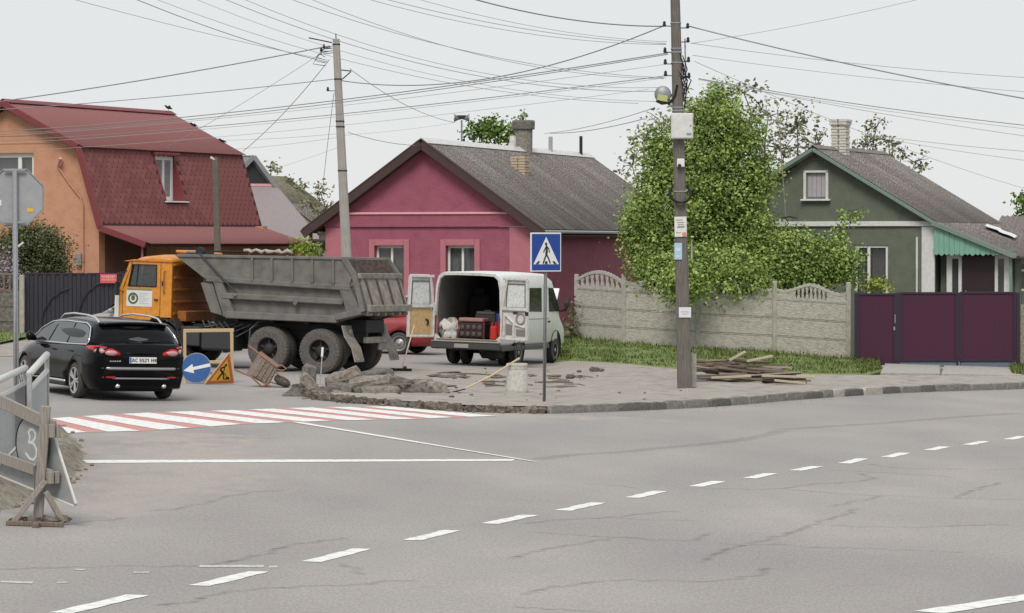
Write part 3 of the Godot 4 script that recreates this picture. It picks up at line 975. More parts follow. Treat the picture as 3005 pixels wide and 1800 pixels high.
func bricks(parent: Node, c: Vector3, w: float, d: float, y0: float, y1: float, m: Material, tilt := Basis()) -> void:
	# courses of single bricks round a square stack
	var core := mk()
	box(core, c + Vector3(0, (y0 + y1) * 0.5, 0), Vector3(w - 0.06, y1 - y0 - 0.01, d - 0.06), tilt)
	obj("core", core, M.brick_dark, parent)
	var y := y0
	var row := 0
	var st := mk()
	box(st, Vector3.ZERO, Vector3(w * 0.5 - 0.015, 0.075, d * 0.5 - 0.015), Basis(), 0.008)
	var mesh := mesh_of(st)
	while y < y1 - 0.05:
		for sx in [-1, 1]:
			for sz in [-1, 1]:
				var off := Vector3(sx * w * 0.25, y - 0.0 + 0.04, sz * d * 0.25) + Vector3(0.02 * (row % 2) * sx, 0, 0) + Vector3(rng.randf_range(-0.006, 0.006), 0, rng.randf_range(-0.006, 0.006))
				inst("brick", mesh, m, parent, Transform3D(tilt, c + tilt * off))
		y += 0.088
		row += 1

func build_pink_house() -> void:
	var th := -deg_to_rad(18.5)
	var h := thing("house", "pink rendered single storey house with grey corrugated roof and brown verges", "house", Vector3(-2.8, 0, -97), Basis(Vector3.UP, th))
	var wz := -0.36
	var L := 17.6
	var st := mk()
	var holes := [[-1.68, -0.70, 1.5, 3.04], [0.68, 1.62, 1.5, 3.04]]
	wall_cells(st, -3.3, 3.48, -0.6, 3.62, holes, wz - 0.35, wz)
	prism(st, pv([-3.3, 3.625, 3.48, 3.625, 3.48, 3.66, 0.02, 6.12, -3.3, 3.74]), wz - 0.35, wz - 0.001)
	obj("wall", st, M.pink_wall, h)
	st = mk()
	box(st, Vector3(3.3, 1.5, wz - 0.36 - L * 0.5 + 0.3), Vector3(0.34, 4.2, L - 0.6))
	obj("wall", st, M.pink_wall, h)
	st = mk()
	box(st, Vector3(-3.12, 1.5, wz - 0.36 - L * 0.5 + 0.3), Vector3(0.34, 4.2, L - 0.6))
	box(st, Vector3(0.09, 1.5, -L + 0.3), Vector3(6.0, 4.2, 0.3))
	obj("wall", st, M.pink_wall, h)
	st = mk()
	prism(st, pv([-3.33, 3.625, 3.51, 3.625, 3.51, 3.68, 3.05, 4.0, -2.95, 4.0, -3.33, 3.74]), wz, wz + 0.08)
	obj("cornice", st, M.pink_wall, h)
	st = mk()
	box(st, Vector3(0.05, 4.04, wz + 0.05), Vector3(5.84, 0.07, 0.16), Basis(), 0.015)
	obj("cornice_ledge", st, M.pink_trim, h)
	for a in [[2.76, 3.50], [-3.32, -2.62]]:
		st = mk()
		box(st, Vector3((a[0] + a[1]) * 0.5, 1.5, wz + 0.02), Vector3(a[1] - a[0], 4.235, 0.06), Basis(), 0.012)
		obj("pilaster", st, M.pink_light, h)
	st = mk()
	box(st, Vector3(0.09, -0.1, wz + 0.04), Vector3(6.9, 0.9, 0.12), Basis(), 0.02)
	obj("plinth", st, M.concrete_dark, h)
	for o in holes:
		st = mk()
		var w := 0.18
		box(st, Vector3(o[0] - w * 0.5, 2.3, wz + 0.02), Vector3(w, 1.86, 0.06), Basis(), 0.01)
		box(st, Vector3(o[1] + w * 0.5, 2.3, wz + 0.02), Vector3(w, 1.86, 0.06), Basis(), 0.01)
		box(st, Vector3((o[0] + o[1]) * 0.5, 3.135, wz + 0.021), Vector3(o[1] - o[0] - 0.002, 0.19, 0.06), Basis(), 0.01)
		obj("window_surround", st, M.pink_light, h)
		st = mk()
		box(st, Vector3((o[0] + o[1]) * 0.5, 1.46, wz + 0.06), Vector3(o[1] - o[0] + 0.3, 0.05, 0.2), Basis(), 0.01)
		obj("window_sill", st, M.plastic_white, h)
		window(h, o[0], o[1], o[2], o[3], wz - 0.2, M.plastic_white, 0.075, [0.52])
	# roof deck, sheets, verges
	var slope := (6.29 - 3.58) / 3.85
	st = mk()
	for s in [-1.0, 1.0]:
		var e = 3.85 * s + (0.05 if s > 0 else 0.0)
		slab(st, Vector3(0, 6.27, 0), Vector3(e, 6.27 - slope * absf(e), 0), Vector3(e, 6.27 - slope * absf(e), -L), Vector3(0, 6.27, -L), 0.1)
	var roof := obj("roof", st, M.brown_trim, h)
	var v := Vector3(1, -slope, 0).normalized()
	roof_sheets(roof, Vector3(0, 6.29, -L), Vector3(0, 0, 1), v, L, 4.72, 1, M.slate)
	var v2 := Vector3(-1, -slope, 0).normalized()
	roof_sheets(roof, Vector3(0, 6.29, -L), Vector3(0, 0, 1), v2, L, 4.72, 1, M.slate)
	for s in [-1.0, 1.0]:
		st = mk()
		bar(st, Vector3(0, 6.17, 0.03), Vector3(s * 3.95, 6.17 - slope * 3.95, 0.03), 0.07, 0.27, 0.01)
		obj("verge_board", st, M.brown_trim, h)
		st = mk()
		bar(st, Vector3(s * 0.02, 6.315, 0.0), Vector3(s * 3.95, 6.33 - slope * 3.95, 0.0), 0.16, 0.05, 0.01)
		obj("verge_cap", st, M.brown_trim, h)
		st = mk()
		slab(st, Vector3(s * 0.05, 6.06, 0.0), Vector3(s * 3.7, 6.06 - slope * 3.7, 0), Vector3(s * 3.7, 6.06 - slope * 3.7, wz), Vector3(s * 0.05, 6.06, wz), 0.03)
		obj("soffit", st, M.brown_trim, h)
	st = mk()
	slab(st, Vector3(-0.2, 6.24, 0.03), Vector3(0, 6.38, 0.03), Vector3(0, 6.38, -L), Vector3(-0.2, 6.24, -L), 0.02)
	slab(st, Vector3(0, 6.38, 0.03), Vector3(0.24, 6.21, 0.03), Vector3(0.24, 6.21, -L), Vector3(0, 6.38, -L), 0.02)
	obj("ridge_cap", st, M.ridge_metal, roof)
	st = mk()
	var ey := 6.27 - slope * 3.9
	bar(st, Vector3(3.95, ey - 0.06, 0.0), Vector3(3.95, ey - 0.06, -L), 0.12, 0.1, 0.03)
	obj("gutter", st, M.grey_board, h)
	st = mk()
	box(st, Vector3(3.68, ey - 0.17, -L * 0.5), Vector3(0.42, 0.05, L - 0.2))
	obj("soffit", st, M.brown_trim, h)
	st = mk()
	tube(st, [Vector3(-3.72, ey + 0.05, -0.1), Vector3(-3.72, ey - 0.5, -0.12), Vector3(-3.3, ey - 1.0, -0.25), Vector3(-2.9, ey - 1.5, wz + 0.12), Vector3(-2.9, 0.1, wz + 0.12)], 0.06, 8)
	obj("downpipe", st, M.brown_trim, h)
	st = mk()
	box(st, Vector3(-3.8, ey - 0.02, -0.3), Vector3(0.2, 0.16, 0.6), Basis(), 0.02)
	obj("gutter_box", st, M.brown_trim, h)
	# chimneys, flues
	var ch := mk()
	var cx := Transform3D(Basis(), Vector3(0.05, 0, -9.9))
	lathe(ch, [Vector2(0.30, 5.5), Vector2(0.31, 6.95), Vector2(0.33, 6.97)], 14, cx)
	var big := obj("chimney", ch, M.brick_dark, roof)
	st = mk()
	lathe(st, [Vector2(0.3, 6.95), Vector2(0.40, 6.98), Vector2(0.41, 7.2), Vector2(0.39, 7.27), Vector2(0.28, 7.28), Vector2(0.27, 7.0)], 10, cx)
	obj("chimney_cap", st, M.concrete_dark, roof)
	st = mk()
	tube(st, [Vector3(0.0, 5.9, -8.9), Vector3(0.0, 6.72, -8.9)], 0.11, 10)
	obj("flue", st, M.ridge_metal, roof)
	var stack := Node3D.new()
	stack.name = numbered(h, "brick_stack")
	h.add_child(stack)
	bricks(stack, Vector3(1.2, 0, -6.05), 0.5, 0.5, 5.15, 5.98, M.brick)
	st = mk()
	slab(st, Vector3(1.45, 6.32 - slope * 1.45, -6.3), Vector3(1.9, 6.32 - slope * 1.9, -6.3), Vector3(1.9, 6.32 - slope * 1.9, -5.9), Vector3(1.45, 6.32 - slope * 1.45, -5.9), 0.01)
	obj("flashing", st, M.ridge_metal, roof)
	for f in [[0.05, -12.9, 6.82, 0.075, M.grey_board], [0.1, -16.3, 6.95, 0.06, M.black_metal]]:
		st = mk()
		tube(st, [Vector3(f[0], 6.0, f[1]), Vector3(f[0], f[2], f[1])], f[3], 8)
		obj("vent_pipe", st, f[4], roof)
	# low shed roof on the left flank
	st = mk()
	slab(st, Vector3(-3.3, 2.85, -1.0), Vector3(-4.1, 3.25, -1.0), Vector3(-4.1, 3.25, -4.0), Vector3(-3.3, 2.85, -4.0), 0.09)
	obj("shed_roof", st, M.brown_trim, h)
	# horn loudspeaker mast behind the ridge
	var ls := thing("loudspeaker_mast", "grey twin horn loudspeaker on a thin mast behind the pink house ridge", "loudspeaker", Vector3(-1.73, 3.0, -108))
	st = mk()
	tube(st, [Vector3(0, 0, 0), Vector3(0, 4.35, 0)], 0.035, 6)
	obj("mast", st, M.galv, ls)
	for s in [-1.0, 1.0]:
		st = mk(true)
		lathe(st, [Vector2(0.05, 0.0), Vector2(0.07, 0.1), Vector2(0.1, 0.18), Vector2(0.15, 0.24), Vector2(0.14, 0.245), Vector2(0.05, 0.05)], 12, Transform3D(Basis(Vector3.BACK, -s * PI * 0.5), Vector3(0.02 * s, 4.42, 0)))
		obj("horn", st, M.galv, ls)
	st = mk()
	box(st, Vector3(0, 4.45, 0), Vector3(0.34, 0.13, 0.14), Basis(), 0.03)
	obj("driver_box", st, M.black_metal, ls)

func build_green_house() -> void:
	var h := thing("house", "dark green rendered house with white trim and teal boarded porch gable", "house", Vector3(9.0, 0, -94), Basis(Vector3.UP, -deg_to_rad(24)))
	var wz := -0.3
	var L := 7.2
	var s1 := (5.97 - 3.79) / 3.69
	var s2 := 0.397
	var st := mk()
	var holes := [[1.2, 2.25, 1.45, 3.06], [-0.28, 0.3, 4.5, 5.22]]
	wall_cells(st, -3.9, 3.62, -0.7, 3.6, [holes[0]], wz - 0.3, wz)
	wall_cells(st, -0.6, 0.6, 3.602, 5.4, [holes[1]], wz - 0.3, wz)
	prism(st, pv([-3.9, 3.602, -0.602, 3.602, -0.602, 5.44, -3.9, 3.62]), wz - 0.3, wz)
	prism(st, pv([0.602, 3.602, 3.62, 3.602, 3.62, 3.72, 0.602, 5.46]), wz - 0.3, wz)
	prism(st, pv([-0.6, 5.402, 0.6, 5.402, 0.6, 5.47, 0, 5.82, -0.6, 5.47]), wz - 0.3, wz)
	obj("wall", st, M.green_wall, h)
	st = mk()
	box(st, Vector3(3.45, 1.5, wz - 0.32 - L * 0.5 + 0.2), Vector3(0.3, 4.4, L - 0.4))
	box(st, Vector3(-3.75, 1.4, wz - 0.32 - L * 0.5 + 0.2), Vector3(0.3, 4.2, L - 0.4))
	box(st, Vector3(0, 1.5, -L + 0.2), Vector3(7.0, 4.4, 0.3))
	obj("wall", st, M.green_wall, h)
	st = mk()
	box(st, Vector3(-0.05, 3.69, wz + 0.03), Vector3(7.55, 0.15, 0.1), Basis(), 0.015)
	obj("trim_band", st, M.white_wall, h)
	st = mk()
	box(st, Vector3(3.5, 1.45, wz + 0.025), Vector3(0.4, 4.3, 0.08), Basis(), 0.012)
	obj("pilaster", st, M.white_wall, h)
	window(h, 1.2, 2.25, 1.45, 3.06, wz - 0.08, M.plastic_white, 0.085, [0.42])
	# attic window: boarded, in a white frame
	st = mk()
	for e in [[-0.34, 4.86, 0.08, 0.86], [0.36, 4.86, 0.08, 0.86], [0.01, 5.26, 0.78, 0.07]]:
		box(st, Vector3(e[0], e[1], wz + 0.03), Vector3(e[2], e[3], 0.08), Basis(), 0.01)
	var aw := obj("attic_window", st, M.white_wall, h)
	for i in 4:
		st = mk()
		box(st, Vector3(-0.21 + i * 0.147, 4.86, wz - 0.05), Vector3(0.14, 0.72, 0.025), Basis(), 0.006)
		obj("board", st, M.grey_board, aw)
	st = mk()
	box(st, Vector3(0.01, 4.41, wz + 0.07), Vector3(0.92, 0.06, 0.18), Basis(), 0.012)
	obj("sill", st, M.white_wall, aw)
	st = mk()
	tube(st, [Vector3(3.16, 0.5, wz + 0.06), Vector3(3.16, 2.35, wz + 0.06)], 0.03, 8)
	tube(st, [Vector3(3.16, 2.35, wz + 0.06), Vector3(3.16, 3.3, wz + 0.06)], 0.035, 8)
	obj("downpipe", st, M.white_wall, h)
	# main roof and lean-to
	st = mk()
	slab(st, Vector3(0, 5.95, 0), Vector3(3.69, 3.77, 0), Vector3(3.69, 3.77, -L), Vector3(0, 5.95, -L), 0.09)
	slab(st, Vector3(0, 5.95, 0), Vector3(-4.1, 5.95 - s1 * 4.1, 0), Vector3(-4.1, 5.95 - s1 * 4.1, -L), Vector3(0, 5.95, -L), 0.09)
	slab(st, Vector3(3.69, 3.74, 0.05), Vector3(6.2, 3.74 - s2 * 2.51, 0.05), Vector3(6.2, 3.74 - s2 * 2.51, -L), Vector3(3.69, 3.74, -L), 0.08)
	var roof := obj("roof", st, M.wood_grey, h)
	roof_sheets(roof, Vector3(0, 5.97, -L), Vector3(0, 0, 1), Vector3(1, -s1, 0).normalized(), L, 4.35, 1, M.slate)
	roof_sheets(roof, Vector3(0, 5.97, -L), Vector3(0, 0, 1), Vector3(-1, -s1, 0).normalized(), L, 4.8, 1, M.slate)
	roof_sheets(roof, Vector3(3.6, 3.78, -L), Vector3(0, 0, 1), Vector3(1, -s2, 0).normalized(), L + 0.05, 2.85, 1, M.slate.slice(8, 12))
	for a in [[0.0, 5.9, 3.74, 3.7], [0.0, 5.9, -4.15, 5.9 - s1 * 4.15], [3.74, 3.7, 6.25, 3.7 - s2 * 2.51]]:
		st = mk()
		bar(st, Vector3(a[0], a[1] + 0.02, 0.03), Vector3(a[2], a[3] + 0.02, 0.03), 0.05, 0.1, 0.008)
		obj("verge_board", st, M.teal_trim, h)
	st = mk()
	for s in [-1.0, 1.0]:
		slab(st, Vector3(0, 6.06, 0.02), Vector3(s * 0.17, 5.95, 0.02), Vector3(s * 0.17, 5.95, -L), Vector3(0, 6.06, -L), 0.02)
	obj("ridge_cap", st, M.slate[1], roof)
	# chimney of pale bricks
	var stack := Node3D.new()
	stack.name = numbered(h, "chimney")
	h.add_child(stack)
	bricks(stack, Vector3(0.15, 0, -2.2), 0.46, 0.46, 5.7, 6.72, M.chimney_pale)
	bricks(stack, Vector3(0.15, 0, -2.2), 0.56, 0.56, 6.72, 6.9, M.chimney_pale)
	# teal boarded gable over the porch, one board at a time
	for i in 15:
		var x0 := 3.72 + i * 0.157
		var x1 := x0 + 0.15
		var top := 3.66 - s2 * (x1 - 3.69)
		st = mk()
		var lo := 2.78 - (0.0 if i % 2 == 0 else 0.02)
		if top - lo < 0.03:
			continue
		prism(st, pv([x0, lo + 0.03, (x0 + x1) * 0.5, lo - 0.02, x1, lo + 0.03, x1, top, x0, top + s2 * 0.15]), -0.12, -0.095 + 0.004 * (i % 3))
		obj("gable_board", st, M.teal, h)
	st = mk()
	box(st, Vector3(4.9, 2.9, -0.14), Vector3(2.4, 0.1, 0.06))
	obj("gable_rail", st, M.teal_trim, h)
	# porch front: white window panels either side of the dark door
	var pz := -0.55
	for a in [[3.98, 4.43, 4.14, 4.34], [5.44, 5.88, 5.53, 5.72]]:
		st = mk()
		wall_cells(st, a[0], a[1], -0.6, 2.78, [[a[2], a[3], 1.55, 2.66]], pz - 0.08, pz)
		var pw := obj("porch_panel", st, M.white_wall, h)
		st = mk()
		box(st, Vector3((a[2] + a[3]) * 0.5, 2.1, pz - 0.05), Vector3(a[3] - a[2], 1.11, 0.02))
		obj("pane", st, M.window_glass, pw)
	st = mk()
	box(st, Vector3(4.93, 1.1, pz - 0.1), Vector3(1.0, 3.3, 0.06), Basis(), 0.01)
	var door := obj("door", st, M.dark_door, h)
	st = mk()
	box(st, Vector3(4.55, 1.62, pz - 0.05), Vector3(0.04, 0.2, 0.03), Basis(), 0.008)
	box(st, Vector3(4.6, 1.66, pz - 0.03), Vector3(0.13, 0.025, 0.025), Basis(), 0.006)
	obj("handle", st, M.chrome, door)
	st = mk()
	box(st, Vector3(3.85, 1.1, pz - 0.3), Vector3(0.26, 3.3, 0.05))
	box(st, Vector3(6.0, 1.1, pz - 0.3), Vector3(0.3, 3.2, 0.05))
	box(st, Vector3(6.05, 1.0, -3.5), Vector3(0.12, 3.4, 5.5))
	obj("porch_wall", st, M.green_wall, h)
	st = mk()
	bar(st, Vector3(6.0, 2.75, -0.2), Vector3(6.0, 1.2, -0.35), 0.08, 0.08)
	obj("porch_post", st, M.teal_trim, h)
	# neighbouring low wing on the far right
	var g := thing("outbuilding", "low wing with rusty brown corrugated roof right of the green house", "building", Vector3(15.4, 0, -99), Basis(Vector3.UP, -deg_to_rad(24)))
	st = mk()
	box(st, Vector3(2.4, 1.2, -1.5), Vector3(5.0, 3.6, 3.0))
	obj("wall", st, M.green_wall, g)
	st = mk()
	slab(st, Vector3(-0.4, 3.95, -1.6), Vector3(5.5, 3.95, -1.6), Vector3(5.5, 3.0, 0.3), Vector3(-0.4, 3.0, 0.3), 0.07)
	var gr := obj("roof", st, M.brown_trim, g)
	roof_sheets(gr, Vector3(-0.4, 3.97, -1.6), Vector3(1, 0, 0), Vector3(0, -0.95, 1.9).normalized(), 5.9, 2.12, 1, M.slate.slice(8, 12))
	var g2 := thing("porch_window", "white framed window of the side wing at the right edge of the picture", "window", Vector3(14.55, 0, -92.6), Basis(Vector3.UP, -deg_to_rad(24)))
	st = mk()
	wall_cells(st, -0.1, 2.0, -0.6, 2.5, [[0.12, 1.2, 1.7, 2.35]], -0.1, 0.0)
	obj("wall", st, M.green_wall, g2)
	window(g2, 0.12, 1.2, 1.7, 2.35, -0.03, M.plastic_white, 0.07, [0.5], Transform3D(), null, false)
	# white plastic sheet on the lean-to roof
	var pl := mk(true)
	var nz := FastNoiseLite.new()
	nz.frequency = 1.5
	var grid := []
	for i in 9:
		var row := []
		for j in 7:
			var a := 4.1 + i * 0.12 + j * 0.03
			var t := -4.6 + j * 0.16 + sin(i * 1.7) * 0.1
			row.append(Vector3(a, 3.83 - s2 * (a - 3.69) + 0.05 + 0.05 * absf(nz.get_noise_2d(i * 0.7, j * 0.7)), t))
		grid.append(row)
	for i in 8:
		for j in 6:
			quad(pl, grid[i][j], grid[i + 1][j], grid[i + 1][j + 1], grid[i][j + 1], Vector3.UP)
	tag(obj("plastic_sheet", pl, M.plastic_white, self, h.transform), "crumpled white plastic sheet lying on the lean-to roof", "sheet")
	# antenna mast at the left of the gable
	var an := thing("antenna_mast", "thin bent aerial mast rising left of the green gable", "antenna", Vector3(8.0, 0, -92.4))
	st = mk()
	tube(st, [Vector3(0.05, 1.0, 0), Vector3(0.05, 3.8, 0), Vector3(0.0, 4.6, 0), Vector3(-0.12, 6.2, 0), Vector3(-0.2, 7.05, 0)], 0.018, 6)
	obj("mast", st, M.wood_grey, an)
	st = mk()
	tube(st, [Vector3(-0.25, 6.55, 0), Vector3(0.1, 6.45, 0)], 0.012, 5)
	tube(st, [Vector3(-0.24, 6.8, 0), Vector3(-0.1, 6.76, 0)], 0.01, 5)
	obj("crossbar", st, M.black_metal, an)
	st = mk()
	tube(st, [Vector3(-0.08, 3.85, 0.02), Vector3(0.15, 3.9, 0.02), Vector3(0.4, 3.84, 0.02)], 0.02, 5)
	tube(st, [Vector3(0.05, 3.85, 0.02), Vector3(0.14, 3.7, 0.02), Vector3(0.02, 3.58, 0.02), Vector3(-0.5, 3.55, 0.0)], 0.012, 5)
	obj("cable", st, M.black_metal, an)

func build_red_house() -> void:
	var h := thing("house", "orange rendered house under a tall red mansard shingle roof", "house", Vector3(-16.2, 0, -100), Basis(Vector3.UP, -deg_to_rad(24.8)))
	var L := 10.35
	var wz := -0.35
	var P := [Vector2(0, 7.6), Vector2(2.82, 6.18), Vector2(3.63, 3.62), Vector2(5.29, 3.1)]
	var st := mk()
	var hole := [-1.4, 0.92, 4.55, 5.99]
	wall_cells(st, -3.45, 3.35, -0.8, 3.6, [], wz - 0.35, wz)
	wall_cells(st, -2.6, 2.6, 3.602, 6.02, [hole], wz - 0.35, wz)
	prism(st, pv([2.602, 3.602, 3.45, 3.602, 2.72, 6.02, 2.602, 6.02]), wz - 0.35, wz)
	prism(st, pv([-2.602, 3.602, -3.45, 3.602, -2.72, 6.02, -2.602, 6.02]), wz - 0.35, wz)
	prism(st, pv([-2.7, 6.022, 2.7, 6.022, 2.6, 6.15, 0, 7.45, -2.6, 6.15]), wz - 0.35, wz)
	obj("wall", st, M.orange_wall, h)
	# shallow board joints across the gable
	for y in [6.55, 6.3]:
		st = mk()
		var w = (7.45 - y) * 1.9
		box(st, Vector3(0, y, wz + 0.008), Vector3(w * 2.0, 0.025, 0.02))
		obj("board_joint", st, M.orange_wall, h)
	# side wall, set back at the entrance
	st = mk()
	box(st, Vector3(4.3, 1.2, -L * 0.5 - 1.5), Vector3(0.3, 4.0, L - 3.4))
	box(st, Vector3(3.8, 1.2, -3.35), Vector3(0.9, 4.0, 0.3))
	box(st, Vector3(-3.3, 1.5, -L * 0.5 - 0.3), Vector3(0.3, 4.4, L - 0.9))
	box(st, Vector3(0.4, 1.5, -L + 0.3), Vector3(7.0, 4.4, 0.3))
	obj("wall", st, M.orange_wall, h)
	st = mk()
	box(st, Vector3(3.25, 1.3, -1.95), Vector3(0.2, 4.4, 2.48))
	obj("entrance_wall", st, M.brown_wall, h)
	# upper window
	window(h, -1.4, 0.92, 4.55, 5.99, wz - 0.16, M.plastic_white, 0.14, [0.3, 0.74], Transform3D(), null, true)
	# gas pipe and meter
	st = mk()
	tube(st, [Vector3(2.05, 5.75, wz + 0.08), Vector3(1.88, 5.55, wz + 0.08), Vector3(2.3, 5.0, wz + 0.06), Vector3(2.72, 4.55, wz + 0.06), Vector3(2.8, 4.3, wz + 0.06), Vector3(2.8, 2.2, wz + 0.06)], 0.03, 6)
	obj("gas_pipe", st, M.orange_wall, h)
	st = mk()
	tube(st, [Vector3(1.9, 5.56, wz + 0.09), Vector3(2.12, 5.8, wz + 0.3)], 0.05, 8)
	obj("pipe_bracket", st, M.pink_trim, h)
	st = mk()
	box(st, Vector3(2.68, 2.6, wz + 0.1), Vector3(0.2, 0.4, 0.16), Basis(), 0.03)
	obj("gas_meter", st, M.galv, h)
	# roof
	var roof := Node3D.new()
	roof.name = "roof"
	h.add_child(roof)
	st = mk()
	for s in [-1.0, 1.0]:
		var a := Vector3(0, P[0].y, 0)
		var b := Vector3(s * P[1].x, P[1].y, 0)
		var back := Vector3(0, 0, -L)
		slab(st, a, b, b + back, a + back, 0.1)
		if s < 0:
			var c := Vector3(s * P[2].x, P[2].y, 0)
			slab(st, b, c, c + back, b + back, 0.1)
			var d := Vector3(s * P[3].x, P[3].y, 0)
			slab(st, c, d, d + back, c + back, 0.1)
	obj("roof_deck", st, M.red_under, roof)
	var c3 := Vector3(P[2].x, P[2].y, 0)
	var d3 := Vector3(P[3].x, P[3].y, 0)
	st = mk()
	slab(st, c3, d3, d3 + Vector3(0, 0, -L), c3 + Vector3(0, 0, -L), 0.1)
	obj("eave_deck", st, M.brown_trim, roof)
	# steep slope with the opening of the roof window
	var u := Vector3(0, 0, -1)
	var vs := Vector3(P[2].x - P[1].x, P[2].y - P[1].y, 0)
	var lv := vs.length()
	vs = vs.normalized()
	var ns := vs.cross(u).normalized()
	if ns.x < 0:
		ns = -ns
	var sx := Transform3D(Basis(u, -vs, ns), Vector3(P[1].x, P[1].y, 0))
	var hy0 = (6.02 - P[1].y) / vs.y
	var hy1 = (4.5 - P[1].y) / vs.y
	st = mk()
	wall_cells(st, 0, L, -lv, 0, [[4.4, 5.65, -hy1, -hy0]], -0.1, 0.0, sx)
	obj("steep_deck", st, M.red_under, roof)
	# shingles with clipped corners in staggered rows; the nearest 300 single, the rest joined
	var sw := 0.31
	var sh := 0.168
	var tab := pv([-sw * 0.5 + 0.008, 0.02, sw * 0.5 - 0.008, 0.02, sw * 0.5 - 0.008, -sh * 0.55, sw * 0.3, -sh * 1.04, -sw * 0.3, -sh * 1.04, -sw * 0.5 + 0.008, -sh * 0.55])
	st = mk()
	prism(st, tab, 0.0, 0.012)
	var tab_mesh := mesh_of(st)
	var rest := mk()
	var count := 0
	var rows := int(lv / sh)
	for col in int(L / sw) + 1:
		for r in rows:
			var x := (col + 0.5 * (r % 2)) * sw + 0.1
			var y := -r * sh - 0.04
			if x > L - 0.05:
				continue
			if x > 4.3 and x < 5.75 and y < -hy0 + 0.1 and y > -hy1 - 0.0:
				continue
			var tx := sx * Transform3D(Basis(Vector3.RIGHT, 0.05), Vector3(x, y, 0.004))
			if count < 300:
				inst("shingle", tab_mesh, M.red_shingle[rng.randi() % 3], roof, tx)
				count += 1
			else:
				prism(rest, tab, 0.0, 0.012, tx)
	kind(obj("shingles", rest, M.red_shingle[0], roof), "stuff")
	# recessed window in the slope
	var wx := Transform3D(Basis(Vector3.UP, PI * 0.5), Vector3(2.86, 0, 0))
	window(roof, 4.42, 5.63, 4.52, 5.98, 0.0, M.plastic_white, 0.13, [0.5], wx, M.curtain, false)
	for z in [-4.4, -5.65]:
		st = mk()
		prism(st, pv([2.8, 6.08, 2.9, 6.04, 3.4, 4.46, 2.8, 4.46]), z - 0.02, z + 0.02)
		obj("window_cheek", st, M.red_trim, roof)
	st = mk()
	box(st, Vector3(3.14, 4.47, -5.02), Vector3(0.68, 0.05, 1.36), Basis(), 0.01)
	obj("window_sill", st, M.plastic_white, roof)
	st = mk()
	box(st, Vector3(2.98, 6.04, -5.02), Vector3(0.28, 0.09, 1.4), Basis(), 0.01)
	obj("window_hood", st, M.red_trim, roof)
	# ribbed sheets above and below
	var v1 := Vector3(P[1].x, P[1].y - P[0].y, 0)
	roof_sheets(roof, Vector3(0, P[0].y + 0.02, -L), Vector3(0, 0, 1), v1.normalized(), L, v1.length() + 0.06, 1, [M.red_roof], "roof_sheet", 0.19, 0.012, 1.15)
	var v3 := Vector3(P[3].x - P[2].x, P[3].y - P[2].y, 0)
	roof_sheets(roof, Vector3(P[2].x, P[2].y + 0.02, -L), Vector3(0, 0, 1), v3.normalized(), L, v3.length() + 0.04, 1, [M.red_roof], "roof_sheet", 0.19, 0.012, 1.15)
	for s in [-1.0, 1.0]:
		for i in 3:
			st = mk()
			bar(st, Vector3(s * P[i].x, P[i].y - 0.03, 0.03), Vector3(s * P[i + 1].x, P[i + 1].y - 0.03, 0.03), 0.07, 0.2, 0.01)
			obj("verge_board", st, M.red_trim, h)
	st = mk()
	for s in [-1.0, 1.0]:
		slab(st, Vector3(0, 7.72, 0.03), Vector3(s * 0.22, 7.6, 0.03), Vector3(s * 0.22, 7.6, -L), Vector3(0, 7.72, -L), 0.02)
	obj("ridge_cap", st, M.red_trim, roof)
	for i in 2:
		var post := mk()
		tube(post, [Vector3(5.0, 3.1, -0.25 - i * 3.0), Vector3(5.0, -0.5, -0.25 - i * 3.0)], 0.035, 6)
		obj("eave_post", post, M.pink_light, h)
	# birds on the far edge of the roof
	var bx := h.transform
	for b in [[Vector3(0.0, 7.74, -L + 0.2), "perched bird with spread wings at the top end of the red roof", 0.6], [Vector3(0.95, 7.13, -L + 0.1), "upper of two dark birds perched on the red roof's sloping edge", 0.2], [Vector3(2.1, 6.56, -L + 0.1), "lower of two dark birds perched on the red roof's sloping edge", 0.0]]:
		var p: Vector3 = bx * (b[0] as Vector3)
		var bird := thing("bird", b[1], "bird", p, Basis(Vector3.UP, PI) * Basis.from_scale(Vector3.ONE * 0.75))
		st = mk(true)
		tube(st, [Vector3(-0.2, 0.05, 0), Vector3(-0.12, 0.08, 0), Vector3(-0.02, 0.1, 0), Vector3(0.07, 0.14, 0), Vector3(0.12, 0.2, 0), Vector3(0.16, 0.205, 0), Vector3(0.2, 0.195, 0)], [0.012, 0.035, 0.06, 0.055, 0.038, 0.025, 0.006], 8)
		obj("body", st, M.black_matte, bird)
		for s in [-1.0, 1.0]:
			st = mk()
			prism(st, pv([-0.16, 0.06, 0.05, 0.1, 0.04, 0.15, -0.06, 0.16 + b[2] * 0.12]), s * 0.05, s * 0.062)
			obj("wing", st, M.black_matte, bird)
			st = mk()
			tube(st, [Vector3(0.0, 0.06, s * 0.02), Vector3(0.0, -0.02, s * 0.02)], 0.006, 4)
			obj("leg", st, M.black_matte, bird)

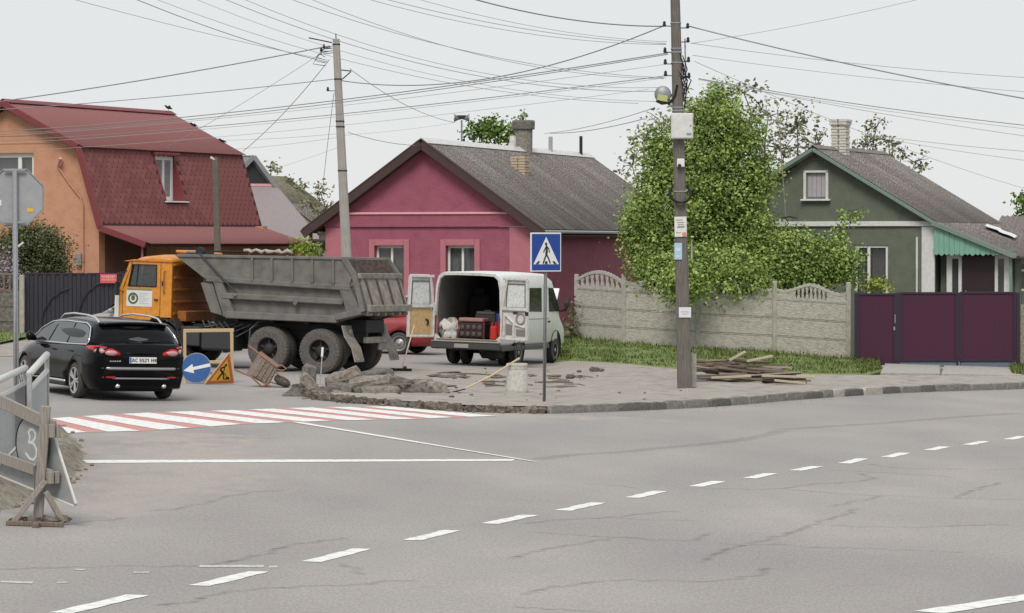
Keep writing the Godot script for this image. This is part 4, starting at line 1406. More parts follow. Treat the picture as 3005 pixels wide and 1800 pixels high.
func build_far_houses() -> void:
	# hipped house with a dark gablet
	var h := thing("house", "far house with dark gablet and pale lilac hipped roof behind the red roof", "house", Vector3(-9.7, 0, -118))
	var A := Vector3(0, 6.4, 0)
	var B := Vector3(-6.0, 6.4, -2.2)
	var gl := Vector3(-0.95, 5.3, 0.55)
	var gr := Vector3(0.75, 5.3, -0.1)
	var st := mk()
	slab(st, A + Vector3(0.03, 0.02, 0.2), gl + Vector3(-0.25, -0.2, 0.25), gl + Vector3(-6.2, -0.2, -2.0), B, 0.08)
	slab(st, A + Vector3(0.03, 0.02, 0.2), Vector3(1.2, 4.75, -0.1), Vector3(-4.2, 4.4, -4.5), B, 0.08)
	var roof := obj("roof", st, M.grey_roof, h)
	st = mk()
	bar(st, A + Vector3(0.03, -0.03, 0.24), gl + Vector3(-0.2, -0.2, 0.3), 0.06, 0.16)
	bar(st, A + Vector3(0.03, -0.03, 0.24), Vector3(1.15, 4.82, -0.05), 0.06, 0.16)
	obj("verge_board", st, M.galv, h)
	st = mk()
	tri(st, A + Vector3(0, -0.05, 0), gl, gr, Vector3(0.3, 0, 1))
	tri(st, A + Vector3(0, -0.05, -0.1), gl + Vector3(0, 0, -0.1), gr + Vector3(0, 0, -0.1), Vector3(-0.3, 0, -1))
	obj("gablet", st, M.black_metal, h)
	st = mk()
	bar(st, gl + Vector3(-0.1, 0.0, 0.06), gr + Vector3(0.05, 0.0, 0.06), 0.08, 0.1)
	obj("trim", st, M.pink_trim, h)
	st = mk()
	slab(st, gl + Vector3(-2.0, 0, 0.6), gr + Vector3(0.05, 0, 0), Vector3(2.9, 3.0, 3.0), Vector3(-5.0, 3.0, 4.2), 0.08)
	slab(st, gr + Vector3(0.05, 0, 0), Vector3(-4.0, 4.8, -5.0), Vector3(-1.0, 3.0, -6.5), Vector3(2.9, 3.0, 3.0), 0.08)
	obj("hip_roof", st, M.lilac_roof, h)
	st = mk()
	box(st, Vector3(-1.8, 1.4, -1.0), Vector3(7.0, 3.2, 6.5))
	obj("wall", st, M.orange_wall, h)
	# older house with mossy roof behind it
	h = thing("house", "old house with mossy brown roof half hidden behind trees and the lilac roof", "house", Vector3(-10.4, 0, -127), Basis(Vector3.UP, -0.3))
	st = mk()
	for s in [-1.0, 1.0]:
		slab(st, Vector3(-0.2, 5.85, 0), Vector3(-0.2, 5.85, -4), Vector3(s * 2.9, 3.6, -4), Vector3(s * 2.9, 3.6, 0), 0.12)
	roof = obj("roof", st, M.moss_roof, h)
	roof_sheets(roof, Vector3(-0.2, 5.87, -4), Vector3(0, 0, 1), Vector3(3.1, -2.25, 0).normalized(), 4.0, 3.8, 2, [M.moss_roof, M.slate[0]])
	st = mk()
	prism(st, pv([-2.4, -0.5, 2.4, -0.5, 2.4, 3.85, -0.2, 5.7, -2.4, 4.0]), -3.7, -0.15)
	obj("wall", st, M.grey_board, h)

# ---------------------------------------------------------------- fences and gates
# a wall-like frame between two posts: x runs from p to q, y stays upright
func span_frame(p: Vector3, q: Vector3) -> Transform3D:
	var d := q - p
	var flat := Vector3(d.x, 0, d.z)
	var x := flat.normalized()
	var z := x.cross(Vector3.UP)
	# sheared so that the rows follow the fall of the ground
	var slope := d.y / flat.length()
	return Transform3D(Basis(x + Vector3.UP * slope, Vector3.UP, z), p)

func panel_rows(parent: Node, p: Vector3, q: Vector3, rows: int, h: float, m: Material) -> void:
	var xf := span_frame(p, q)
	var w := Vector2(q.x - p.x, q.z - p.z).length()
	for r in rows:
		var st := mk()
		var y0 := r * h + 0.012
		prism(st, pv([0.06, y0, w - 0.06, y0, w - 0.06, y0 + h - 0.045, 0.06, y0 + h - 0.045]), -0.03, 0.028, xf)
		prism(st, pv([0.06, y0 + h - 0.04, w - 0.06, y0 + h - 0.04, w - 0.06, y0 + h - 0.016, 0.06, y0 + h - 0.016]), -0.03, 0.04, xf)
		prism(st, pv([0.07, y0 + h - 0.07, w - 0.07, y0 + h - 0.07, w - 0.07, y0 + h + 0.03, 0.07, y0 + h + 0.03]), -0.028, 0.002, xf)
		obj("panel", st, m, parent)

func crest(parent: Node, p: Vector3, q: Vector3, y: float, style: int, m: Material) -> void:
	var xf := span_frame(p, q)
	var w := Vector2(q.x - p.x, q.z - p.z).length()
	var x0 := 0.06
	var x1 := w - 0.06
	var top := func(t: float) -> float:
		if style == 0:
			return 0.1 + 0.4 * sin(PI * clampf(0.12 + t * 0.76, 0, 1))
		var s := absf(t - 0.5) * 2.0
		return 0.34 + 0.11 * cos(s * PI * 1.25)
	var st := mk()
	var lo := 0.0
	var hi := 1.0
	if style == 1:
		lo = 0.26
		hi = 0.74
		for side in [[0.0, 0.26], [0.74, 1.0]]:
			var poly := [lerpf(x0, x1, side[0]), y, lerpf(x0, x1, side[1]), y]
			for i in 9:
				var t := lerpf(side[1], side[0], i / 8.0)
				poly += [lerpf(x0, x1, t), y + top.call(t)]
			prism(st, pv(poly), -0.03, 0.025, xf)
	# bottom rail and scalloped top rail
	prism(st, pv([lerpf(x0, x1, lo), y, lerpf(x0, x1, hi), y, lerpf(x0, x1, hi), y + 0.05, lerpf(x0, x1, lo), y + 0.05]), -0.03, 0.024, xf)
	var n := 30
	var up := []
	var dn := []
	for i in n + 1:
		var t := i / float(n)
		var x := lerpf(x0, x1, t)
		var yy: float = y + top.call(t)
		up.append([x, yy + 0.03 + (0.018 if i % 2 == 0 else -0.006)])
		dn.append([x, yy - 0.05])
	for i in n:
		prism(st, pv([dn[i][0], dn[i][1], dn[i + 1][0], dn[i + 1][1], up[i + 1][0], up[i + 1][1], up[i][0], up[i][1]]), -0.035, 0.035, xf)
	# bars with waists, so that the gaps between them are leaf shaped
	var k := 9 if style == 0 else 8
	for i in k + 1:
		var t := lerpf(lo, hi, i / float(k))
		var x := lerpf(x0, x1, t)
		var y1: float = y + top.call(t) - 0.04
		var mid := (y + 0.04 + y1) * 0.5
		var bw := (hi - lo) * (x1 - x0) / k
		if y1 - y < 0.1:
			continue
		prism(st, pv([x - bw * 0.42, y + 0.04, x + bw * 0.42, y + 0.04, x + bw * 0.16, mid, x + bw * 0.4, y1, x - bw * 0.4, y1, x - bw * 0.16, mid]), -0.022, 0.018, xf)
	obj("crest_panel", st, m, parent)

func post(parent: Node, called: String, at: Vector3, h: float, w: float, m: Material) -> void:
	var st := mk()
	box(st, at + Vector3(0, h * 0.5 - 0.15, 0), Vector3(w, h + 0.3, w), Basis(), 0.018)
	obj(called, st, m, parent)

func corrugated(st: SurfaceTool, x0: float, x1: float, y0: float, y1: float, z: float, xf: Transform3D, pitch := 0.115, depth := 0.006) -> void:
	var a := []
	var b := []
	var n := int((x1 - x0) / pitch)
	var step := (x1 - x0) / n
	for i in n:
		for e in [[0.0, 0.0], [0.12, 1.0], [0.5, 1.0], [0.62, 0.0]]:
			var x: float = x0 + (i + e[0]) * step
			a.append(xf * Vector3(x, y0, z + e[1] * depth))
			b.append(xf * Vector3(x, y1, z + e[1] * depth))
	a.append(xf * Vector3(x1, y0, z))
	b.append(xf * Vector3(x1, y1, z))
	ribbon(st, a, b, xf.basis.z)
	quad(st, xf * Vector3(x0, y0, z - 0.004), xf * Vector3(x1, y0, z - 0.004), xf * Vector3(x1, y1, z - 0.004), xf * Vector3(x0, y1, z - 0.004), -xf.basis.z)

func build_fences() -> void:
	var f := thing("concrete_fence", "pale precast concrete panel fence with ornamental tops under the big green tree", "fence")
	var pts := [Vector3(1.87, 0.30, -91.0), Vector3(3.17, 0.24, -89.0), Vector3(5.23, 0.13, -88.2), Vector3(7.31, 0.05, -87.4), Vector3(9.27, -0.06, -86.5)]
	for i in pts.size():
		post(f, "post", pts[i], [1.92, 2.0, 2.02, 2.02, 2.1][i], 0.13, M.concrete)
	for i in 4:
		var p: Vector3 = pts[i]
		var q: Vector3 = pts[i + 1]
		panel_rows(f, p, q, 3, 0.505, M.stone_panel)
		crest(f, p, q, 1.52, 0 if i == 0 else 1, M.stone_panel)

	var g := thing("gate", "dark purple corrugated metal double gate with wicket and dark frame", "gate", Vector3(9.36, -0.2, -85.1))
	var leaves := [[0.0, 1.05, 0.04, 1.93, "wicket"], [1.16, 2.72, 0.13, 1.96, "gate_leaf"], [2.78, 4.3, 0.13, 1.97, "gate_leaf"]]
	for l in leaves:
		var st := mk()
		corrugated(st, l[0] + 0.04, l[1] - 0.04, l[2] + 0.03, l[3] - 0.03, 0.0, Transform3D())
		var leaf := obj(l[4], st, M.gate_purple, g)
		st = mk()
		for y in [l[2], l[3]]:
			box(st, Vector3((l[0] + l[1]) * 0.5, y, 0.0), Vector3(l[1] - l[0], 0.06, 0.06), Basis(), 0.006)
		for x in [l[0] + 0.03, l[1] - 0.03]:
			box(st, Vector3(x, (l[2] + l[3]) * 0.5, 0.002), Vector3(0.06, l[3] - l[2] - 0.06, 0.06), Basis(), 0.006)
		obj("frame", st, M.gate_frame, leaf)
		if l[4] == "gate_leaf":
			st = mk()
			box(st, Vector3((l[0] + l[1]) * 0.5, 0.03, -0.02), Vector3(l[1] - l[0] - 0.04, 0.14, 0.04), Basis(), 0.006)
			obj("bottom_board", st, M.gate_blue, leaf)
	for x in [-0.02, 1.105, 2.75, 4.36]:
		var st := mk()
		box(st, Vector3(x, 0.93, -0.03), Vector3(0.1 if x != 1.105 else 0.13, 2.1, 0.1), Basis(), 0.008)
		obj("gate_post", st, M.gate_frame, g)
	var st := mk()
	box(st, Vector3(1.02, 1.26, 0.05), Vector3(0.03, 0.24, 0.03), Basis(), 0.006)
	box(st, Vector3(1.0, 1.0, 0.05), Vector3(0.05, 0.1, 0.02), Basis(), 0.006)
	obj("handle", st, M.galv, g)
	st = mk()
	tube(st, [Vector3(2.75, 0.1, 0.06), Vector3(2.77, -0.06, 0.06)], 0.018, 6)
	obj("drop_bolt", st, M.wood_grey, g)
	var rf := thing("concrete_fence", "short concrete fence end at the right edge beside the purple gate", "fence", Vector3(13.85, -0.3, -85.2))
	post(rf, "post", Vector3(0, 0, 0), 1.75, 0.14, M.concrete_warm)
	panel_rows(rf, Vector3(0.05, 0, 0), Vector3(2.0, -0.06, 0.4), 3, 0.5, M.stone_panel)

	# dark corrugated gates on the far left
	var dg := thing("gate", "dark navy corrugated gate with arched bars behind the black car", "gate", Vector3(-13.97, 0.4, -90))
	for i in 2:
		st = mk()
		corrugated(st, i * 1.78, i * 1.78 + 1.72, 0.0, 1.82, 0.0, Transform3D(), 0.23, 0.03)
		var leaf := obj("gate_leaf", st, M.dark_metal_sheet, dg)
		for y in [0.03, 1.84]:
			st = mk()
			box(st, Vector3(i * 1.78 + 0.86, y, 0.005), Vector3(1.72, 0.05, 0.06), Basis(), 0.006)
			obj("frame", st, M.gate_frame, leaf)
		st = mk()
		var arc := []
		for k in 12:
			var a := PI - k / 11.0 * 1.35
			arc.append(Vector3(i * 1.05 + 1.5 + cos(a) * 1.0, 0.4 + i * 0.2 + sin(a) * 1.05, 0.07))
		tube(st, arc, 0.02, 6)
		obj("arched_bar", st, M.black_metal, leaf)
	st = mk()
	for x in [1.75, 3.55]:
		box(st, Vector3(x, 0.85, -0.02), Vector3(0.1, 2.0, 0.05), Basis(), 0.006)
		obj("gate_post", st, M.gate_frame, dg)
		st = mk()
	corrugated(st, 3.6, 5.6, 0.0, 1.85, 0.0, Transform3D(), 0.23, 0.03)
	obj("fence_sheet", st, M.dark_metal_sheet, dg)
	var sg := thing("warning_sign", "small red sign with white lettering on the dark left gate", "sign", Vector3(-11.55, 2.1, -89.86))
	st = mk()
	box(st, Vector3.ZERO, Vector3(0.48, 0.26, 0.015), Basis(), 0.005)
	obj("plate", st, mat(0.62, 0.09, 0.1, 0.5), sg)
	st = mk()
	for r in [[0.07, 0.4, 0.03], [0.02, 0.34, 0.02], [-0.035, 0.4, 0.02]]:
		for k in 7:
			box(st, Vector3(-r[1] * 0.5 + r[1] * (k + 0.5) / 7.0, r[0], 0.01), Vector3(r[1] / 7.0 * [0.8, 0.5, 0.7, 0.85, 0.6, 0.8, 0.55][k], r[2], 0.004))
	obj("lettering", st, mat(0.75, 0.5, 0.5, 0.5), sg)
	var lf := thing("concrete_fence", "weathered concrete panel fence with pale end post at the far left", "fence")
	post(lf, "post", Vector3(-14.02, 0.25, -89.8), 1.95, 0.14, M.concrete)
	panel_rows(lf, Vector3(-16.4, 0.51, -89.9), Vector3(-14.05, 0.41, -89.8), 3, 0.44, M.concrete_dark)
	panel_rows(lf, Vector3(-18.8, 0.61, -90), Vector3(-16.4, 0.51, -89.9), 3, 0.44, M.concrete_dark)
	st = mk()
	for k in 16:
		box(st, Vector3(-14.2 - k * 0.17, 2.0, -89.85), Vector3(0.07, 0.44, 0.05), Basis(), 0.015)
	box(st, Vector3(-15.5, 2.22, -89.85), Vector3(2.9, 0.06, 0.07), Basis(), 0.01)
	obj("crest_panel", st, M.concrete_dark, lf)

# ---------------------------------------------------------------- poles
func pole_loft(a: Vector3, b: Vector3, w0: float, w1: float, cuts := 10) -> SurfaceTool:
	var st := mk()
	var rings := []
	for i in cuts + 1:
		var t := i / float(cuts)
		var c := a.lerp(b, t)
		var w := lerpf(w0, w1, t) * 0.5
		var k := w * 0.72
		rings.append([c + Vector3(-w, 0, k), c + Vector3(-k, 0, w), c + Vector3(k, 0, w), c + Vector3(w, 0, k), c + Vector3(w, 0, -k), c + Vector3(k, 0, -w), c + Vector3(-k, 0, -w), c + Vector3(-w, 0, -k)])
	loft(st, rings)
	return st

func insulator(parent: Node, at: Vector3, dir: float) -> void:
	var st := mk()
	bar(st, at, at + Vector3(dir * 0.2, 0.0, 0), 0.02, 0.02)
	lathe(st, [Vector2(0.0, -0.02), Vector2(0.035, 0.0), Vector2(0.04, 0.03), Vector2(0.025, 0.05), Vector2(0.035, 0.07), Vector2(0.02, 0.1), Vector2(0, 0.11)], 8, Transform3D(Basis(), at + Vector3(dir * 0.19, 0.0, 0.02)))
	obj("insulator", st, M.black_metal, parent)

func paper(parent: Node, called: String, c: Vector3, w: float, h: float, tilt: float, m: Material, lines: Array, line_m: Material) -> void:
	var st := mk()
	var b := Basis(Vector3.BACK, tilt)
	box(st, c, Vector3(w, h, 0.006), b)
	var p := obj(called, st, m, parent)
	st = mk()
	for l in lines:
		box(st, c + b * Vector3(l[0] * w, l[1] * h, 0.005), Vector3(l[2] * w, l[3] * h, 0.003), b)
	if lines.size() > 0:
		obj("print", st, line_m, p)

func build_poles() -> void:
	var p := thing("utility_pole", "dark concrete utility pole carrying a white box and pasted notices", "pole", Vector3(3.71, 0.0, -67.4))
	var lean := Vector3(-0.213 / 8.32, 1, 0)
	var at := func(y: float) -> Vector3: return lean * y
	obj("shaft", pole_loft(lean * -0.3, lean * 9.3, 0.31, 0.185, 14), M.pole_dark, p)
	for y in [7.83, 7.28, 7.2, 6.98, 6.02, 5.95, 4.22]:
		var st := mk()
		var w := lerpf(0.31, 0.185, y / 9.3) + 0.02
		box(st, at.call(y), Vector3(w, 0.03, w), Basis(), 0.004)
		obj("band", st, M.galv, p)
	for i in [[7.76, -1.0], [7.2, -1.0], [6.95, -1.0], [6.7, -1.0], [7.72, 1.0], [7.42, 1.0], [7.0, 1.0], [6.66, 1.0]]:
		insulator(p, at.call(i[0]) + Vector3(i[1] * 0.06, 0, 0.05), i[1])
	var st := mk()
	box(st, Vector3(-0.075, 5.615, 0.22), Vector3(0.47, 0.55, 0.2), Basis(), 0.02)
	var bx := obj("junction_box", st, worn([[0.55, 0.56, 0.55], [0.64, 0.65, 0.64]], 0.6, 0.5), p)
	st = mk()
	box(st, Vector3(-0.075, 5.615, 0.325), Vector3(0.43, 0.51, 0.012), Basis(), 0.005)
	obj("box_door", st, M.white_wall, bx)
	st = mk()
	box(st, Vector3(0.1, 5.62, 0.335), Vector3(0.025, 0.05, 0.015), Basis(), 0.004)
	box(st, Vector3(0.07, 5.44, 0.333), Vector3(0.1, 0.05, 0.004))
	obj("latch", st, M.galv, bx)
	# round fitting with a yellow-green plate on the left
	st = mk(true)
	lathe(st, [Vector2(0, -0.09), Vector2(0.14, -0.08), Vector2(0.18, -0.02), Vector2(0.18, 0.05), Vector2(0.16, 0.08), Vector2(0, 0.085)], 20, Transform3D(Basis(Vector3.RIGHT, PI * 0.5), Vector3(-0.48, 6.3, 0.05)))
	var rd := obj("round_fitting", st, M.galv, p)
	st = mk()
	box(st, Vector3(-0.49, 6.22, 0.145), Vector3(0.22, 0.13, 0.012), Basis(Vector3.BACK, -0.2), 0.004)
	obj("plate", st, mat(0.42, 0.47, 0.16, 0.5), rd)
	st = mk()
	tube(st, [Vector3(-0.62, 6.16, 0.1), Vector3(-0.5, 6.1, 0.12), Vector3(-0.33, 6.12, 0.12), Vector3(-0.22, 6.25, 0.1), Vector3(-0.17, 6.5, 0.1)], 0.03, 7)
	obj("cable", st, M.black_matte, rd)
	st = mk()
	for k in 8:
		var y := 6.15 + k * 0.08
		tube(st, [Vector3(-0.03, y, 0.1), Vector3(0.0 + rng.randf_range(-0.05, 0.05), y + 0.2, 0.12), Vector3(rng.randf_range(0.0, 0.1) - 0.15, y + 0.5, 0.1)], 0.012, 5)
	tube(st, [Vector3(-0.06, 6.7, 0.05), Vector3(0.04, 6.62, 0.08), Vector3(0.02, 6.35, 0.1), Vector3(-0.02, 6.0, 0.13)], 0.016, 5)
	tube(st, [Vector3(-0.04, 6.75, 0.05), Vector3(0.13, 6.6, 0.05), Vector3(0.0, 6.3, 0.1)], 0.014, 5)
	obj("cables", st, M.black_matte, p)
	# conduit on the right
	st = mk()
	tube(st, [Vector3(0.0, 7.5, -0.05), Vector3(0.02, 6.6, -0.05)], 0.02, 6)
	obj("conduit", st, M.grey_board, p)
	# small white camera box, cable coil
	st = mk()
	box(st, Vector3(-0.1, 4.83, 0.17), Vector3(0.16, 0.18, 0.1), Basis(), 0.015)
	var cb := obj("camera_box", st, M.plastic_white, p)
	st = mk()
	lathe(st, [Vector2(0.035, 0), Vector2(0.04, 0.05), Vector2(0.02, 0.06), Vector2(0, 0.06)], 10, Transform3D(Basis(Vector3.RIGHT, PI * 0.5), Vector3(-0.13, 4.77, 0.21)))
	obj("lens", st, M.black_metal, cb)
	for k in 5:
		st = mk(true)
		var ring := []
		for j in 25:
			var a := TAU * j / 24.0
			ring.append(Vector3(-0.1 + cos(a) * (0.24 - k * 0.008), 4.18 + sin(a) * 0.2, -0.02 + 0.17 * cos(a * 1.0 + 1.6) + (k - 2) * 0.02 - 0.08 * sin(a)))
		tube(st, ring, 0.02, 6, false)
		obj("cable_coil", st, M.black_matte, p)
	var ink := mat(0.16, 0.15, 0.16, 0.8)
	var white := worn([[0.62, 0.6, 0.58], [0.74, 0.73, 0.71]], 0.5, 0.8)
	paper(p, "notice", Vector3(-0.1, 3.465, 0.158), 0.26, 0.43, 0.02, white, [[-0.1, 0.33, 0.55, 0.03], [0.02, 0.2, 0.6, 0.03], [0.02, 0.1, 0.5, 0.03], [0.05, 0.02, 0.62, 0.03], [0.0, -0.04, 0.6, 0.03], [-0.2, -0.3, 0.4, 0.03]], ink)
	paper(p, "notice", Vector3(-0.02, 3.3, 0.162), 0.09, 0.09, 0.2, mat(0.6, 0.25, 0.16, 0.8), [], ink)
	paper(p, "notice", Vector3(-0.15, 2.94, 0.163), 0.165, 0.355, 0.0, mat(0.38, 0.53, 0.68, 0.8), [[0.0, 0.1, 0.6, 0.2], [0.0, -0.3, 0.7, 0.08]], mat(0.55, 0.66, 0.75, 0.8))
	paper(p, "notice", Vector3(-0.005, 1.63, 0.166), 0.26, 0.22, 0.0, mat(0.66, 0.66, 0.72, 0.8), [[0.0, 0.1, 0.6, 0.05], [0.02, -0.05, 0.6, 0.05], [0.0, -0.2, 0.4, 0.05]], mat(0.45, 0.45, 0.5, 0.8))
	st = mk()
	box(st, Vector3(0.14, 2.93, 0.05), Vector3(0.03, 0.38, 0.16), Basis(), 0.006)
	obj("side_plate", st, M.concrete, p)
	var bd := thing("marker_board", "short pale board standing against the right side of the dark pole", "board", Vector3(3.93, -0.0, -67.7))
	st = mk()
	box(st, Vector3(0, 0.36, 0), Vector3(0.1, 0.72, 0.06), Basis(), 0.01)
	obj("board", st, M.concrete, bd)

	p = thing("utility_pole", "pale concrete utility pole rising behind the dump truck", "pole", Vector3(-4.40, 0.0, -86))
	lean = Vector3(-0.41 / 8.65, 1, 0)
	obj("shaft", pole_loft(lean * -0.3, lean * 8.7, 0.31, 0.185, 12), M.pole, p)
	for y in [8.55, 7.6, 6.45, 6.3, 5.1]:
		st = mk()
		var w := lerpf(0.31, 0.185, y / 8.7) + 0.02
		box(st, lean * y, Vector3(w, 0.035, w), Basis(), 0.004)
		obj("band", st, M.black_metal, p)
	st = mk()
	tube(st, [lean * 8.65, lean * 8.85], 0.015, 5)
	obj("spike", st, M.black_metal, p)
	for k in 4:
		st = mk()
		var s := lean * (8.5 - k * 0.06) + Vector3(-0.1, 0, 0.08)
		tube(st, [s, s + Vector3(-0.2 - 0.07 * k, -0.05 + 0.03 * sin(k * 2.0), 0.02), s + Vector3(-0.36 - 0.06 * k, -0.22 - 0.03 * k, 0.03), s + Vector3(-0.2, -0.3 - 0.02 * k, 0.03)], 0.01, 5)
		obj("cable_tail", st, M.black_matte, p)
	for k in 2:
		insulator(p, lean * (8.45 - k * 0.09) + Vector3(-0.15 - k * 0.08, 0, 0.05), -1.0)
	st = mk()
	tube(st, [lean * 8.6 + Vector3(-0.12, 0, 0), lean * 8.66 + Vector3(-0.5, 0.02, 0), lean * 8.7 + Vector3(-0.75, 0.03, 0)], 0.018, 5)
	obj("side_arm", st, M.black_metal, p)
	st = mk()
	bar(st, lean * 7.85 + Vector3(0.1, 0, 0.03), lean * 7.82 + Vector3(0.38, 0, 0.03), 0.03, 0.03)
	bar(st, lean * 7.6 + Vector3(0.12, 0, 0.03), lean * 7.8 + Vector3(0.36, 0, 0.03), 0.03, 0.03)
	obj("bracket", st, M.black_metal, p)
	insulator(p, lean * 7.28 + Vector3(-0.1, 0, 0.05), -1.0)

	p = thing("wooden_post", "brown weathered post standing behind the truck in front of the red roof", "post", Vector3(-8.18, 0.1, -88))
	obj("shaft", pole_loft(Vector3(0, -0.3, 0), Vector3(-0.13, 5.42, 0), 0.19, 0.165, 8), worn([[0.1, 0.085, 0.07], [0.17, 0.145, 0.125]], 0.7, 0.9, "streak"), p)
	st = mk()
	tube(st, [Vector3(-0.13, 5.35, 0.05), Vector3(-0.26, 5.42, 0.08)], 0.035, 7)
	obj("lamp_bracket", st, M.white_wall, p)

